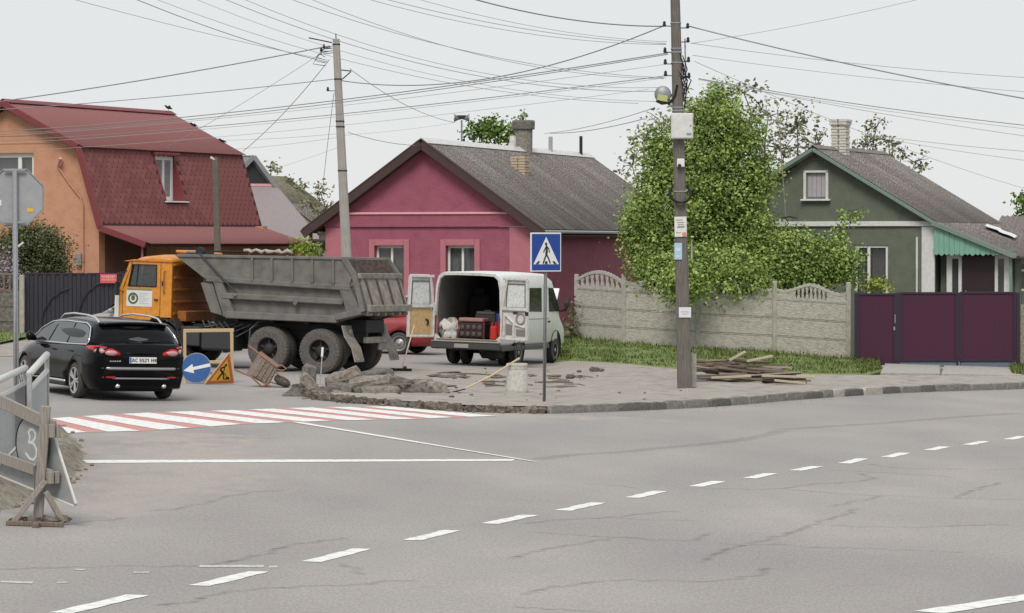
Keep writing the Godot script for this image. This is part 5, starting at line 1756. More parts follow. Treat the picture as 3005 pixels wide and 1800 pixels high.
func build_wires() -> void:
	var rows := [
		["thick black cable from the pale left pole to the red roof ridge", "", Vector3(-4.99, 8.51, -86.0), Vector3(-16.12, 7.18, -93.0), 0.094, 0.022],
		["long cable leaving the middle of the pale left pole towards the left", "", Vector3(-4.89, 7.60, -86.0), Vector3(-15.60, 6.88, -90.0), 0.069, 0.015],
		["thick cable sagging between the pale left pole and the dark right pole", "", Vector3(-4.67, 7.56, -86.0), Vector3(3.25, 7.77, -67.4), 0.555, 0.018],
		["overhead wire running left from the dark pole past the pale pole", "wires running left from the dark pole", Vector3(3.34, 7.19, -67.4), Vector3(-17.47, 6.62, -100.0), 0.264, 0.016],
		["overhead wire running left from the dark pole past the pale pole", "wires running left from the dark pole", Vector3(3.34, 7.16, -67.4), Vector3(-17.47, 6.52, -100.0), 0.275, 0.013],
		["overhead wire running left from the dark pole past the pale pole", "wires running left from the dark pole", Vector3(3.32, 6.95, -67.4), Vector3(-17.47, 6.46, -100.0), 0.198, 0.008],
		["overhead wire running left from the dark pole past the pale pole", "wires running left from the dark pole", Vector3(3.30, 6.70, -67.4), Vector3(-17.47, 6.32, -100.0), 0.198, 0.013],
		["overhead wire running left from the dark pole past the pale pole", "wires running left from the dark pole", Vector3(3.30, 6.66, -67.4), Vector3(-17.47, 6.23, -100.0), 0.198, 0.008],
		["overhead wire running left from the dark pole past the pale pole", "wires running left from the dark pole", Vector3(2.93, 6.41, -67.4), Vector3(-17.47, 5.97, -100.0), 0.198, 0.007],
		["thin wire from the upper left sky ending at the pale left pole", "wires from the sky to the pale pole", Vector3(-10.20, 8.66, -70.0), Vector3(-5.05, 8.12, -86.0), 0.062, 0.009],
		["thin wire from the upper left sky ending at the pale left pole", "wires from the sky to the pale pole", Vector3(-8.23, 8.37, -66.0), Vector3(-5.05, 8.07, -86.0), 0.120, 0.012],
		["overhead wire fanning from the top edge down to the dark pole", "wires fanning from the top edge to the dark pole", Vector3(-7.40, 8.07, -62.0), Vector3(2.71, 6.11, -67.4), 0.468, 0.008],
		["overhead wire fanning from the top edge down to the dark pole", "wires fanning from the top edge to the dark pole", Vector3(-6.59, 8.07, -62.0), Vector3(3.15, 6.15, -67.4), 0.511, 0.007],
		["overhead wire fanning from the top edge down to the dark pole", "wires fanning from the top edge to the dark pole", Vector3(-5.82, 7.91, -60.0), Vector3(3.24, 6.37, -67.4), 0.520, 0.010],
		["overhead wire fanning from the top edge down to the dark pole", "wires fanning from the top edge to the dark pole", Vector3(-5.47, 7.92, -60.0), Vector3(3.25, 6.45, -67.4), 0.520, 0.008],
		["overhead wire fanning from the top edge down to the dark pole", "wires fanning from the top edge to the dark pole", Vector3(-4.64, 7.92, -60.0), Vector3(3.25, 6.66, -67.4), 0.335, 0.009],
		["overhead wire fanning from the top edge down to the dark pole", "wires fanning from the top edge to the dark pole", Vector3(-4.11, 7.78, -58.0), Vector3(3.25, 6.64, -67.4), 0.396, 0.008],
		["overhead wire fanning from the top edge down to the dark pole", "wires fanning from the top edge to the dark pole", Vector3(-3.34, 7.81, -58.0), Vector3(3.30, 7.37, -67.4), 0.247, 0.008],
		["overhead wire fanning from the top edge down to the dark pole", "wires fanning from the top edge to the dark pole", Vector3(-2.89, 7.76, -58.0), Vector3(3.30, 7.39, -67.4), 0.182, 0.009],
		["overhead wire fanning from the top edge down to the dark pole", "wires fanning from the top edge to the dark pole", Vector3(-2.20, 7.75, -58.0), Vector3(3.32, 7.43, -67.4), 0.182, 0.007],
		["thick dark cable dropping from the top edge to the dark pole", "", Vector3(-1.41, 7.97, -60.0), Vector3(3.25, 7.76, -67.4), 0.184, 0.018],
		["thick dark cable leaving the dark pole towards the right edge", "", Vector3(3.80, 7.76, -67.4), Vector3(10.77, 5.85, -62.0), 0.085, 0.018],
		["thin wire rising from the dark pole to the upper right", "", Vector3(3.87, 7.40, -67.4), Vector3(8.64, 8.07, -62.0), 0.068, 0.007],
		["overhead wire running from the dark pole to the right edge", "wires running right from the dark pole", Vector3(3.83, 7.40, -67.4), Vector3(10.76, 6.34, -62.0), 0.085, 0.009],
		["overhead wire running from the dark pole to the right edge", "wires running right from the dark pole", Vector3(3.87, 7.14, -67.4), Vector3(10.76, 6.05, -62.0), 0.068, 0.008],
		["overhead wire running from the dark pole to the right edge", "wires running right from the dark pole", Vector3(4.00, 6.64, -67.4), Vector3(11.11, 5.44, -64.0), 0.069, 0.012],
		["overhead wire running from the dark pole to the right edge", "wires running right from the dark pole", Vector3(4.00, 6.64, -67.4), Vector3(11.12, 5.20, -64.0), 0.069, 0.009],
		["overhead wire running from the dark pole to the right edge", "wires running right from the dark pole", Vector3(4.00, 6.62, -67.4), Vector3(11.11, 5.37, -64.0), 0.078, 0.008],
		["wire above the green roof running to the right edge", "wires above the green roof", Vector3(11.09, 6.51, -98.0), Vector3(13.89, 5.39, -80.0), 0.047, 0.010],
		["wire above the green roof running to the right edge", "wires above the green roof", Vector3(11.09, 6.47, -98.0), Vector3(13.89, 5.12, -80.0), 0.047, 0.009],
		["thin wire slanting down from the dark pole towards the far right", "", Vector3(3.91, 7.01, -67.4), Vector3(19.11, 4.72, -110.0), 0.233, 0.008],
		["service wire curving from the pale left pole down to the loudspeaker mast", "", Vector3(-4.44, 7.89, -86.0), Vector3(-2.00, 7.27, -108.0), 0.230, 0.011],
		["short wire from the pale left pole to the pink gable", "", Vector3(-4.49, 6.15, -86.0), Vector3(-2.92, 6.13, -97.0), 0.072, 0.011],
		["slack wire running down from the pale left pole to the end of the red roof", "", Vector3(-5.00, 8.13, -86.0), Vector3(-9.16, 6.25, -107.0), 0.152, 0.013],
		["wire slanting from the pale left pole across the red roof", "", Vector3(-5.24, 8.30, -86.0), Vector3(-11.25, 6.13, -101.0), 0.074, 0.009],
		["loose wire hanging down beside the pale left pole", "", Vector3(-4.87, 7.22, -86.0), Vector3(-6.67, 4.66, -110.0), -0.103, 0.011],
		["upper of two wires between the pink house chimney and the dark pole", "", Vector3(3.02, 6.00, -67.4), Vector3(1.10, 6.82, -106.0), 0.091, 0.011],
		["lower of two wires between the pink house chimney and the dark pole", "", Vector3(2.84, 5.78, -67.4), Vector3(1.27, 6.83, -106.0), 0.091, 0.013],
		["faint thin wire crossing low behind the pale left pole", "faint wires behind the pale pole", Vector3(-4.57, 6.07, -86.0), Vector3(-1.90, 7.27, -108.0), 0.038, 0.006],
		["faint thin wire crossing low behind the pale left pole", "faint wires behind the pale pole", Vector3(-4.57, 6.13, -86.0), Vector3(-9.19, 6.39, -100.0), 0.037, 0.007],
		["faint thin wire crossing low behind the pale left pole", "faint wires behind the pale pole", Vector3(-4.57, 6.04, -86.0), Vector3(-8.93, 6.10, -100.0), 0.037, 0.007],
		["faint thin wire crossing low behind the pale left pole", "faint wires behind the pale pole", Vector3(-4.57, 5.81, -86.0), Vector3(-9.29, 5.82, -118.0), 0.040, 0.006],
	]
	var ordinal := ["topmost", "second", "third", "fourth", "fifth", "sixth", "seventh", "eighth", "ninth", "tenth"]
	var seen := {}
	for w in rows:
		if w[1] != "":
			var k: int = seen.get(w[1], 0)
			seen[w[1]] = k + 1
			w[0] = ordinal[k] + " " + w[0]
		var st := mk(true)
		var pts := []
		var a: Vector3 = w[2]
		var b: Vector3 = w[3]
		for i in 25:
			var t := i / 24.0
			pts.append(a.lerp(b, t) - Vector3(0, 4.0 * t * (1.0 - t) * w[4], 0))
		tube(st, pts, w[5] * 0.75, 5)
		tag(obj("overhead_wire", st, M.wire if w[5] > 0.0105 else M.wire_thin), w[0], "wire", w[1])

# ---------------------------------------------------------------- vehicles (forward is -z, left side is -x)
func side_prism(st: SurfaceTool, poly: Array, xa: float, xb: float) -> void:
	# polygon of (z, y) pairs, spanning x from xa to xb
	prism(st, pv(poly), -xb, -xa, Transform3D(Basis(Vector3(0, 0, 1), Vector3(0, 1, 0), Vector3(-1, 0, 0)), Vector3.ZERO))

func cbox(st: SurfaceTool, x0: float, x1: float, y0: float, y1: float, z0: float, z1: float, bev := 0.008) -> void:
	box(st, Vector3((x0 + x1) * 0.5, (y0 + y1) * 0.5, (z0 + z1) * 0.5), Vector3(absf(x1 - x0), absf(y1 - y0), absf(z1 - z0)), Basis(), bev)

func wheel(parent: Node, at: Vector3, side: float, r: float, w: float, rim_r: float, style: String, rim_m: Material, tyre_m: Material) -> Node3D:
	# axis along x; side is -1 for the left of the vehicle
	var wh := Node3D.new()
	wh.name = numbered(parent, "wheel")
	parent.add_child(wh)
	wh.position = at
	var xf := Transform3D(Basis(Vector3.BACK, -PI * 0.5 * side), Vector3.ZERO)
	var st := mk(true)
	lathe(st, [Vector2(rim_r, -w * 0.5), Vector2(r - 0.05, -w * 0.5), Vector2(r - 0.012, -w * 0.4), Vector2(r, -w * 0.25), Vector2(r, w * 0.25), Vector2(r - 0.012, w * 0.4), Vector2(r - 0.06, w * 0.5), Vector2(rim_r + 0.03, w * 0.52), Vector2(rim_r, w * 0.46)], 28, xf)
	obj("tyre", st, tyre_m, wh)
	if style == "truck":
		# tread blocks round the shoulder
		st = mk()
		for k in 40:
			var a := TAU * k / 40.0
			var d := Vector3(0, cos(a), sin(a))
			box(st, d * (r - 0.034) + Vector3(side * w * 0.3, 0, 0), Vector3(w * 0.32, 0.05, 0.05), Basis(Vector3.RIGHT, a), 0.006)
		obj("tread", st, tyre_m, wh)
		st = mk(true)
		lathe(st, [Vector2(rim_r + 0.005, w * 0.46), Vector2(rim_r - 0.02, w * 0.44), Vector2(rim_r - 0.04, 0.05), Vector2(rim_r - 0.05, -0.02), Vector2(0.14, -0.05), Vector2(0.13, 0.05), Vector2(0.09, 0.09), Vector2(0, 0.09)], 22, xf)
		obj("rim", st, rim_m, wh)
		st = mk(true)
		lathe(st, [Vector2(rim_r + 0.03, w * 0.5), Vector2(rim_r + 0.01, w * 0.54), Vector2(rim_r - 0.022, w * 0.5), Vector2(rim_r - 0.03, w * 0.4)], 24, xf)
		obj("rim_edge", st, tyre_m, wh)
		st = mk()
		for k in 5:
			var a := TAU * k / 5.0
			box(st, Vector3(side * 0.01, cos(a) * 0.18, sin(a) * 0.18), Vector3(0.06, 0.14, 0.06), Basis(Vector3.RIGHT, a), 0.01)
		obj("spoke", st, rim_m, wh)
	else:
		st = mk(true)
		lathe(st, [Vector2(rim_r + 0.005, w * 0.47), Vector2(rim_r - 0.012, w * 0.47), Vector2(rim_r - 0.03, w * 0.2), Vector2(rim_r - 0.03, 0.0), Vector2(0, 0.0)], 24, xf)
		obj("rim", st, M.black_metal if style == "alloy" else rim_m, wh)
		if style == "alloy":
			for k in 5:
				var a := TAU * k / 5.0 + 0.3
				st = mk()
				for e in [-0.16, 0.16]:
					var q := Vector3(0, cos(a + e), sin(a + e))
					bar(st, Vector3(side * w * 0.38, 0, 0) + q * 0.03, Vector3(side * w * 0.44, 0, 0) + q * (rim_r - 0.005), 0.035, 0.03, 0.006, Vector3.RIGHT)
				obj("spoke", st, rim_m, wh)
			st = mk(true)
			lathe(st, [Vector2(rim_r + 0.006, w * 0.475), Vector2(rim_r - 0.012, w * 0.48), Vector2(rim_r - 0.016, w * 0.4)], 24, xf)
			obj("rim_edge", st, rim_m, wh)
			st = mk(true)
			lathe(st, [Vector2(0.05, w * 0.36), Vector2(0.045, w * 0.44), Vector2(0, w * 0.45)], 12, xf)
			obj("hub_cap", st, rim_m, wh)
		else:
			st = mk(true)
			lathe(st, [Vector2(rim_r * 0.7, 0.01), Vector2(rim_r * 0.5, 0.06), Vector2(0.06, 0.05), Vector2(0.05, 0.1), Vector2(0, 0.1)], 16, xf)
			obj("hub", st, rim_m, wh)
	return wh

func build_truck() -> void:
	var t := thing("dump_truck", "grey bodied dump truck with orange cab parked beside the roadworks", "truck", on_ground(-5.97, -73.53), ground_basis(deg_to_rad(68)))
	var orange := worn([[0.5, 0.19, 0.016], [0.6, 0.235, 0.022], [0.64, 0.265, 0.035]], 1.2, 0.45, "coarse", 0.06, "", 1.0, 0.0, false)
	orange.clearcoat_enabled = true
	orange.clearcoat = 0.25
	var orange_dirty := worn([[0.22, 0.07, 0.02], [0.4, 0.14, 0.025]], 0.8, 0.7, "coarse", 0.2, "", 1.0, 0.0, false)
	var grey := worn([[0.095, 0.09, 0.083], [0.135, 0.129, 0.119], [0.158, 0.15, 0.138], [0.19, 0.174, 0.154]], 2.6, 0.75, "coarse", 0.06, "fine", 0.3, 0.0, false)
	var grey_warm := worn([[0.16, 0.143, 0.126], [0.235, 0.213, 0.19], [0.33, 0.3, 0.27]], 1.8, 0.8, "coarse", 0.08, "fine", 0.3, 0.0, false)
	var rust := worn([[0.05, 0.036, 0.03], [0.085, 0.062, 0.054], [0.13, 0.1, 0.09]], 1.0, 0.85, "coarse", 0.2, "", 1.0, 0.0, false)
	var chassis := mat(0.018, 0.018, 0.02, 0.7)
	var cabx := 1.2
	# ---- cab
	var cab := Node3D.new()
	cab.name = "cab"
	t.add_child(cab)
	for s in [-1.0, 1.0]:
		var xa := minf(s * cabx, s * (cabx - 0.05))
		var xb := maxf(s * cabx, s * (cabx - 0.05))
		var st := mk()
		# rear quarter panel and lower front corner, around the door
		side_prism(st, [-1.97, 1.14, -1.68, 1.14, -1.68, 2.42, -1.97, 2.42], xa, xb)
		side_prism(st, [-2.97, 2.42, -2.76, 2.42, -1.68, 2.42, -1.7, 2.47, -2.7, 2.47], xa, xb)
		side_prism(st, [-3.04, 1.05, -2.96, 1.05, -2.96, 1.78, -2.72, 2.42, -2.80, 2.42, -3.05, 1.78], xa, xb)
		obj("side_panel", st, orange, cab)
		var st2 := mk()
		var o = s * 0.004
		side_prism(st2, [-2.955, 1.05, -2.25, 1.05, -2.16, 1.14, -1.975, 1.17, -1.975, 1.84, -2.92, 1.84, -2.955, 1.77], xa + o, xb + o)
		side_prism(st2, [-2.92, 1.842, -2.83, 1.842, -2.72, 2.35, -2.72, 2.41], xa + o, xb + o)
		side_prism(st2, [-2.72, 2.352, -1.975, 2.352, -1.975, 2.412, -2.72, 2.412], xa + o, xb + o)
		side_prism(st2, [-2.08, 1.842, -1.975, 1.842, -1.975, 2.35, -2.08, 2.35], xa + o, xb + o)
		var door := obj("door", st2, orange, cab)
		st = mk()
		side_prism(st, [-2.82, 1.845, -2.08, 1.845, -2.08, 2.35, -2.72, 2.35], s * (cabx - 0.03) - 0.003, s * (cabx - 0.03) + 0.003)
		obj("window_pane", st, glass(0.05, 0.06, 0.06, 0.3), door)
		st = mk()
		bar(st, Vector3(s * (cabx - 0.025), 1.85, -2.62), Vector3(s * (cabx - 0.025), 2.35, -2.58), 0.02, 0.02)
		for e in [[-2.82, 1.845, -2.72, 2.35], [-2.72, 2.35, -2.08, 2.35], [-2.08, 2.35, -2.08, 1.845], [-2.08, 1.845, -2.82, 1.845]]:
			bar(st, Vector3(s * (cabx + 0.002), e[1], e[0]), Vector3(s * (cabx + 0.002), e[3], e[2]), 0.025, 0.025)
		obj("window_seal", st, M.black_matte, door)
		st = mk()
		cbox(st, s * cabx, s * (cabx + 0.05), 1.53, 1.56, -2.12, -2.02)
		cbox(st, s * cabx, s * (cabx + 0.035), 1.87, 1.98, -1.93, -1.9)
		obj("handle", st, chassis, door)
		if s < 0:
			st = mk()
			cbox(st, -cabx - 0.012, -cabx - 0.004, 1.37, 1.75, -2.86, -2.18, 0.003)
			var sign_ := obj("door_sticker", st, mat(0.62, 0.63, 0.6, 0.6), door)
			st = mk()
			cbox(st, -cabx - 0.016, -cabx - 0.01, 1.755, 1.79, -2.84, -2.2, 0.001)
			obj("print_band", st, mat(0.2, 0.22, 0.14, 0.6), sign_)
			st = mk()
			var exf := Transform3D(Basis(Vector3.BACK, PI * 0.5), Vector3(-cabx - 0.012, 1.56, -2.68))
			lathe(st, [Vector2(0.135, 0), Vector2(0.135, 0.004), Vector2(0.09, 0.004), Vector2(0.09, 0)], 28, exf)
			lathe(st, [Vector2(0.05, 0), Vector2(0.05, 0.004), Vector2(0, 0.004)], 18, exf)
			for k in 3:
				cbox(st, -cabx - 0.017, -cabx - 0.012, 1.6 + k * 0.025, 1.615 + k * 0.025, -2.74 + k * 0.015, -2.62 - k * 0.015, 0.001)
			obj("round_emblem", st, mat(0.07, 0.1, 0.05, 0.6), sign_)
			st = mk()
			for k in 7:
				cbox(st, -cabx - 0.016, -cabx - 0.011, 1.68 - k * 0.04, 1.69 - k * 0.04, -2.52, -2.26 - 0.05 * (k % 3), 0.001)
			obj("print_lines", st, mat(0.35, 0.4, 0.5, 0.6), sign_)
			st = mk()
			for e in [[-2.957, 1.06, -2.957, 1.78], [-1.972, 1.18, -1.972, 2.4], [-2.957, 1.06, -2.25, 1.06], [-2.957, 1.79, -2.72, 2.41]]:
				bar(st, Vector3(-cabx - 0.003, e[1], e[0]), Vector3(-cabx - 0.003, e[3], e[2]), 0.008, 0.012)
			obj("door_gap", st, M.black_matte, cab)
			st = mk()
			tube(st, [Vector3(-cabx, 1.7, -1.86), Vector3(-cabx - 0.06, 1.72, -1.86), Vector3(-cabx - 0.06, 2.2, -1.86), Vector3(-cabx, 2.22, -1.86)], 0.014, 6)
			obj("grab_rail", st, orange_dirty, cab)
			st = mk()
			cbox(st, -cabx - 0.01, -cabx + 0.02, 1.25, 1.31, -2.95, -2.85, 0.008)
			obj("side_lamp", st, mat(0.6, 0.3, 0.05, 0.3), cab)
			# mirror on its arm
			st = mk()
			tube(st, [Vector3(-cabx, 2.2, -2.86), Vector3(-cabx - 0.18, 2.15, -2.98), Vector3(-cabx - 0.2, 1.75, -3.0), Vector3(-cabx, 1.7, -2.94)], 0.012, 5)
			var mir := obj("mirror_arm", st, M.black_metal, cab)
			st = mk()
			cbox(st, -cabx - 0.3, -cabx - 0.12, 1.62, 1.95, -3.02, -2.97, 0.02)
			obj("mirror", st, M.black_metal, mir)
	var st := mk(true)
	# domed roof
	var rings := []
	for e in [[-2.86, 2.40, 0.92], [-2.78, 2.47, 1.0], [-2.62, 2.55, 1.0], [-2.2, 2.6, 1.0], [-1.8, 2.59, 1.0], [-1.68, 2.53, 0.99], [-1.655, 2.44, 0.97]]:
		var r := []
		for k in 13:
			var u := k / 6.0 - 1.0
			var drop := pow(absf(u), 5.0) * 0.1
			r.append(Vector3(u * 1.21 * e[2], e[1] - drop, e[0]))
		for k in 2:
			r.append(Vector3((1.0 - 2.0 * k) * 1.1, 2.38, e[0]))
		rings.append(r)
	loft(st, rings)
	obj("cab_roof", st, orange, cab)
	st = mk()
	cbox(st, -1.22, 1.22, 2.41, 2.445, -2.82, -1.66)
	obj("drip_rail", st, orange_dirty, cab)
	# back wall with ribs, front, windscreen, floor
	st = mk()
	cbox(st, -1.14, 1.14, 1.02, 2.42, -1.74, -1.69)
	var bw := obj("back_wall", st, orange_dirty, cab)
	st = mk()
	for k in 4:
		cbox(st, -1.1, 1.1, 1.2 + k * 0.28, 1.26 + k * 0.28, -1.69, -1.655, 0.01)
	obj("rib", st, orange_dirty, bw)
	st = mk()
	cbox(st, -0.9, 0.9, 1.05, 1.3, -1.68, -1.45, 0.02)
	obj("rear_box", st, orange_dirty, bw)
	st = mk()
	side_prism(st, [-3.07, 1.0, -3.0, 1.0, -3.0, 1.76, -3.07, 1.74], -1.16, 1.16)
	obj("front_panel", st, orange, cab)
	st = mk()
	# pale corner of the front
	side_prism(st, [-3.17, 1.02, -3.055, 1.0, -3.055, 1.78, -3.1, 1.8, -3.16, 1.72], -1.215, -0.85)
	obj("corner_panel", st, mat(0.6, 0.58, 0.53, 0.6), cab)
	st = mk()
	side_prism(st, [-3.17, 1.02, -3.055, 1.0, -3.055, 1.78, -3.1, 1.8, -3.16, 1.72], 0.85, 1.215)
	obj("corner_panel", st, mat(0.6, 0.58, 0.53, 0.6), cab)
	st = mk()
	side_prism(st, [-3.06, 1.77, -3.05, 1.77, -2.79, 2.42, -2.8, 2.42], -1.12, 1.12)
	obj("windscreen", st, glass(0.05, 0.06, 0.06, 0.3), cab)
	st = mk()
	cbox(st, -1.14, 1.14, 1.1, 1.15, -3.0, -1.74, 0.0)
	for s in [-0.6, 0.6]:
		cbox(st, s - 0.26, s + 0.26, 1.15, 1.62, -2.3, -1.85, 0.05)
		cbox(st, s - 0.25, s + 0.25, 1.6, 2.05, -2.0, -1.85, 0.05)
	cbox(st, -1.1, 1.1, 1.5, 1.78, -3.0, -2.75, 0.04)
	tube(st, [Vector3(-0.6, 1.75, -2.75), Vector3(-0.6, 1.95, -2.62)], 0.03, 6)
	obj("seats", st, M.black_matte, cab)
	st = mk(true)
	lathe(st, [Vector2(0.2, 0.0), Vector2(0.225, 0.015), Vector2(0.25, 0.0), Vector2(0.225, -0.015), Vector2(0.2, 0)], 20, Transform3D(Basis(Vector3.RIGHT, 1.0), Vector3(-0.6, 1.95, -2.6)))
	obj("steering_wheel", st, M.black_matte, cab)
	st = mk()
	box(st, Vector3(0.55, 2.66, -1.9), Vector3(1.0, 0.06, 0.75), Basis(Vector3.RIGHT, 0.06), 0.02)
	obj("roof_board", st, orange, cab)
	st = mk()
	cbox(st, -1.15, 1.15, 0.6, 1.0, -3.25, -3.02, 0.03)
	obj("bumper", st, chassis, t)
	# ---- front mudguard and flap
	for s in [-1.0, 1.0]:
		st = mk()
		var arc := []
		var arc2 := []
		for k in 11:
			var a := PI * 0.98 - k / 10.0 * PI * 0.8
			arc.append(Vector3(s * 1.19, 0.55 + sin(a) * 0.62, -2.05 - cos(a) * 0.0 + cos(PI - a) * -0.66))
			arc2.append(Vector3(s * 0.82, 0.55 + sin(a) * 0.62, -2.05 + cos(PI - a) * -0.66))
		ribbon(st, arc, arc2, Vector3.UP)
		var lip := []
		for p in arc:
			lip.append(p + Vector3(0, -0.05, 0))
		ribbon(st, arc, lip, Vector3(s, 0, 0))
		obj("mudguard", st, chassis, t)
		st = mk()
		bar(st, Vector3(s * 1.0, 1.12, -1.62), Vector3(s * 1.0, 0.3, -1.3), 0.38, 0.03)
		obj("mud_flap", st, mat(0.035, 0.034, 0.038, 0.8), t)
	# ---- chassis
	st = mk()
	for s in [-0.42, 0.42]:
		cbox(st, s - 0.05, s + 0.05, 0.72, 1.0, -3.0, 3.0, 0.01)
	for z in [-2.4, -0.6, 0.4, 1.5, 2.6]:
		cbox(st, -0.42, 0.42, 0.75, 0.95, z - 0.06, z + 0.06, 0.01)
	cbox(st, -0.5, 0.5, 0.95, 1.25, -0.9, 3.0, 0.01)
	cbox(st, -0.35, 0.35, 0.45, 1.0, -2.9, -1.2, 0.03)
	obj("chassis_rail", st, chassis, t)
	st = mk()
	cbox(st, -1.1, -0.5, 0.42, 0.92, -0.95, -0.1, 0.05)
	obj("fuel_tank", st, mat(0.03, 0.03, 0.035, 0.6), t)
	st = mk()
	cbox(st, 0.5, 1.1, 0.42, 0.92, -0.95, 0.1, 0.05)
	obj("fuel_tank", st, mat(0.03, 0.03, 0.035, 0.6), t)
	st = mk()
	cbox(st, -1.05, -0.55, 0.5, 0.95, -1.5, -1.0, 0.02)
	obj("battery_box", st, mat(0.04, 0.04, 0.045, 0.7), t)
	st = mk()
	for k in 5:
		tube(st, [Vector3(-0.9 - k * 0.02, 1.1, -1.0 + k * 0.15), Vector3(-0.95, 0.95 - 0.05 * k, -0.9 + k * 0.2), Vector3(-0.8, 1.05, -0.4 + k * 0.2)], 0.02, 5)
	tube(st, [Vector3(-1.05, 0.62, 0.3), Vector3(-1.08, 0.95, 0.33), Vector3(-1.0, 1.12, 0.5), Vector3(-0.9, 1.15, 0.6)], 0.025, 6)
	obj("hoses", st, mat(0.08, 0.08, 0.085, 0.6), t)
	for z in [0.84, 2.16]:
		st = mk()
		tube(st, [Vector3(-1.0, 0.51, z), Vector3(1.0, 0.51, z)], 0.09, 10)
		lathe(st, [Vector2(0.05, -0.24), Vector2(0.22, -0.12), Vector2(0.24, 0.0), Vector2(0.22, 0.12), Vector2(0.05, 0.24)], 14, Transform3D(Basis(), Vector3(0, 0.52, z)))
		obj("axle", st, chassis, t)
	for s in [-1.0, 1.0]:
		st = mk()
		for k in 5:
			cbox(st, s * 0.5 - 0.04, s * 0.5 + 0.04, 0.6 + k * 0.022, 0.618 + k * 0.022, 0.5 + k * 0.1, 2.5 - k * 0.1, 0.0)
		obj("leaf_spring", st, chassis, t)
		wheel(t, Vector3(s * 1.06, 0.515, -2.0), s, 0.515, 0.27, 0.28, "truck", mat(0.03, 0.028, 0.028, 0.7), M.rubber)
		for z in [0.84, 2.16]:
			wheel(t, Vector3(s * 1.08, 0.515, z), s, 0.515, 0.26, 0.285, "truck", mat(0.022, 0.02, 0.02, 0.7), M.rubber_dusty)
			wheel(t, Vector3(s * 0.76, 0.515, z), s, 0.515, 0.26, 0.285, "truck", mat(0.022, 0.02, 0.02, 0.7), M.rubber)
	# ---- rear mud flaps on brackets
	for s in [-1.0, 1.0]:
		st = mk()
		var pp := [[Vector3(s * 0.98, 1.12, 2.72), Vector3(s * 0.98, 0.86, 2.8)], [Vector3(s * 0.98, 0.87, 2.8), Vector3(s * 0.98, 0.62, 2.98)], [Vector3(s * 0.98, 0.63, 2.98), Vector3(s * 0.98, 0.3, 3.08)]]
		for e in pp:
			bar(st, e[0], e[1], 0.5, 0.025, 0.006, Vector3.BACK)
		var fl := obj("rear_flap", st, grey_warm, t)
		st = mk()
		for k in 4:
			bar(st, Vector3(s * (0.8 + k * 0.12), 0.8, 2.87), Vector3(s * (0.8 + k * 0.12), 0.35, 3.1), 0.02, 0.02)
		lathe(st, [Vector2(0.06, 0), Vector2(0.07, 0.03), Vector2(0, 0.04)], 12, Transform3D(Basis(Vector3.RIGHT, PI * 0.5), Vector3(s * 0.95, 0.98, 2.8)))
		obj("flap_rib", st, grey_warm, fl)
	st = mk()
	cbox(st, -0.6, 0.6, 0.72, 0.86, 2.98, 3.08, 0.01)
	cbox(st, 0.15, 0.6, 0.55, 0.72, 3.0, 3.06, 0.01)
	obj("rear_crossbar", st, grey_warm, t)
	# ---- dump body
	var body := Node3D.new()
	body.name = "dump_body"
	t.add_child(body)
	var bx := 1.2
	var outline := [-1.62, 2.60, -0.80, 2.05, -1.0, 1.98, -0.68, 1.30, -0.30, 1.20, 2.60, 1.20, 3.25, 1.42, 2.98, 2.36, 2.76, 2.66]
	for s in [-1.0, 1.0]:
		var xa = s * bx
		var xi = s * (bx - 0.05)
		st = mk()
		# upper band stands proud, the lower panels lean in below it
		side_prism(st, [-1.62, 2.60, -0.78, 2.06, 2.86, 2.02, 2.98, 2.36, 2.76, 2.66], minf(xa, xi), maxf(xa, xi))
		obj("side_sheet", st, grey, body)
		st = mk()
		var lo = s * (bx - 0.11)
		side_prism(st, [-0.78, 2.055, -0.95, 1.98, -0.68, 1.30, -0.30, 1.20, 2.60, 1.20, 3.25, 1.42, 3.07, 2.05, 2.86, 2.015], minf(lo, lo - s * 0.05), maxf(lo, lo - s * 0.05))
		obj("side_sheet", st, grey, body)
		# rails
		for e in [[-0.78, 2.07, 2.9, 1.98, 0.1, 0.13], [-0.35, 1.70, 2.72, 1.66, 0.11, 0.14], [-0.25, 1.265, 2.58, 1.255, 0.13, 0.17]]:
			st = mk()
			bar(st, Vector3(s * (bx - 0.05), e[1], e[0]), Vector3(s * (bx - 0.05), e[3], e[2]), e[4] + 0.06, e[5], 0.02)
			obj("side_rail", st, grey, body)
		st = mk()
		bar(st, Vector3(s * (bx - 0.03), 1.3, 2.55), Vector3(s * (bx - 0.03), 1.46, 3.2), 0.14, 0.15, 0.02)
		obj("side_rail", st, grey, body)
		st = mk()
		bar(st, Vector3(s * (bx - 0.01), 2.59, -1.55), Vector3(s * (bx - 0.01), 2.65, 2.78), 0.1, 0.07, 0.012)
		obj("top_rail", st, grey, body)
		# upright ribs of the upper band, slanting posts fore and aft
		for k in 5:
			var z: float = [0.42, 0.92, 1.44, 1.95, 2.48][k]
			st = mk()
			bar(st, Vector3(s * (bx + 0.02), 2.06, z), Vector3(s * (bx + 0.02), 2.6, z - 0.02), 0.05, 0.06, 0.01, Vector3.BACK)
			obj("rib", st, grey, body)
		st = mk()
		side_prism(st, [-0.60, 2.02, -0.36, 2.02, 0.02, 1.22, -0.30, 1.22], minf(s * (bx - 0.1), s * (bx + 0.012)), maxf(s * (bx - 0.1), s * (bx + 0.012)))
		obj("post", st, grey, body)
		st = mk()
		side_prism(st, [2.62, 1.98, 2.9, 1.98, 3.2, 1.44, 2.86, 1.36], minf(s * (bx - 0.1), s * (bx + 0.016)), maxf(s * (bx - 0.1), s * (bx + 0.016)))
		obj("post", st, grey, body)
		st = mk()
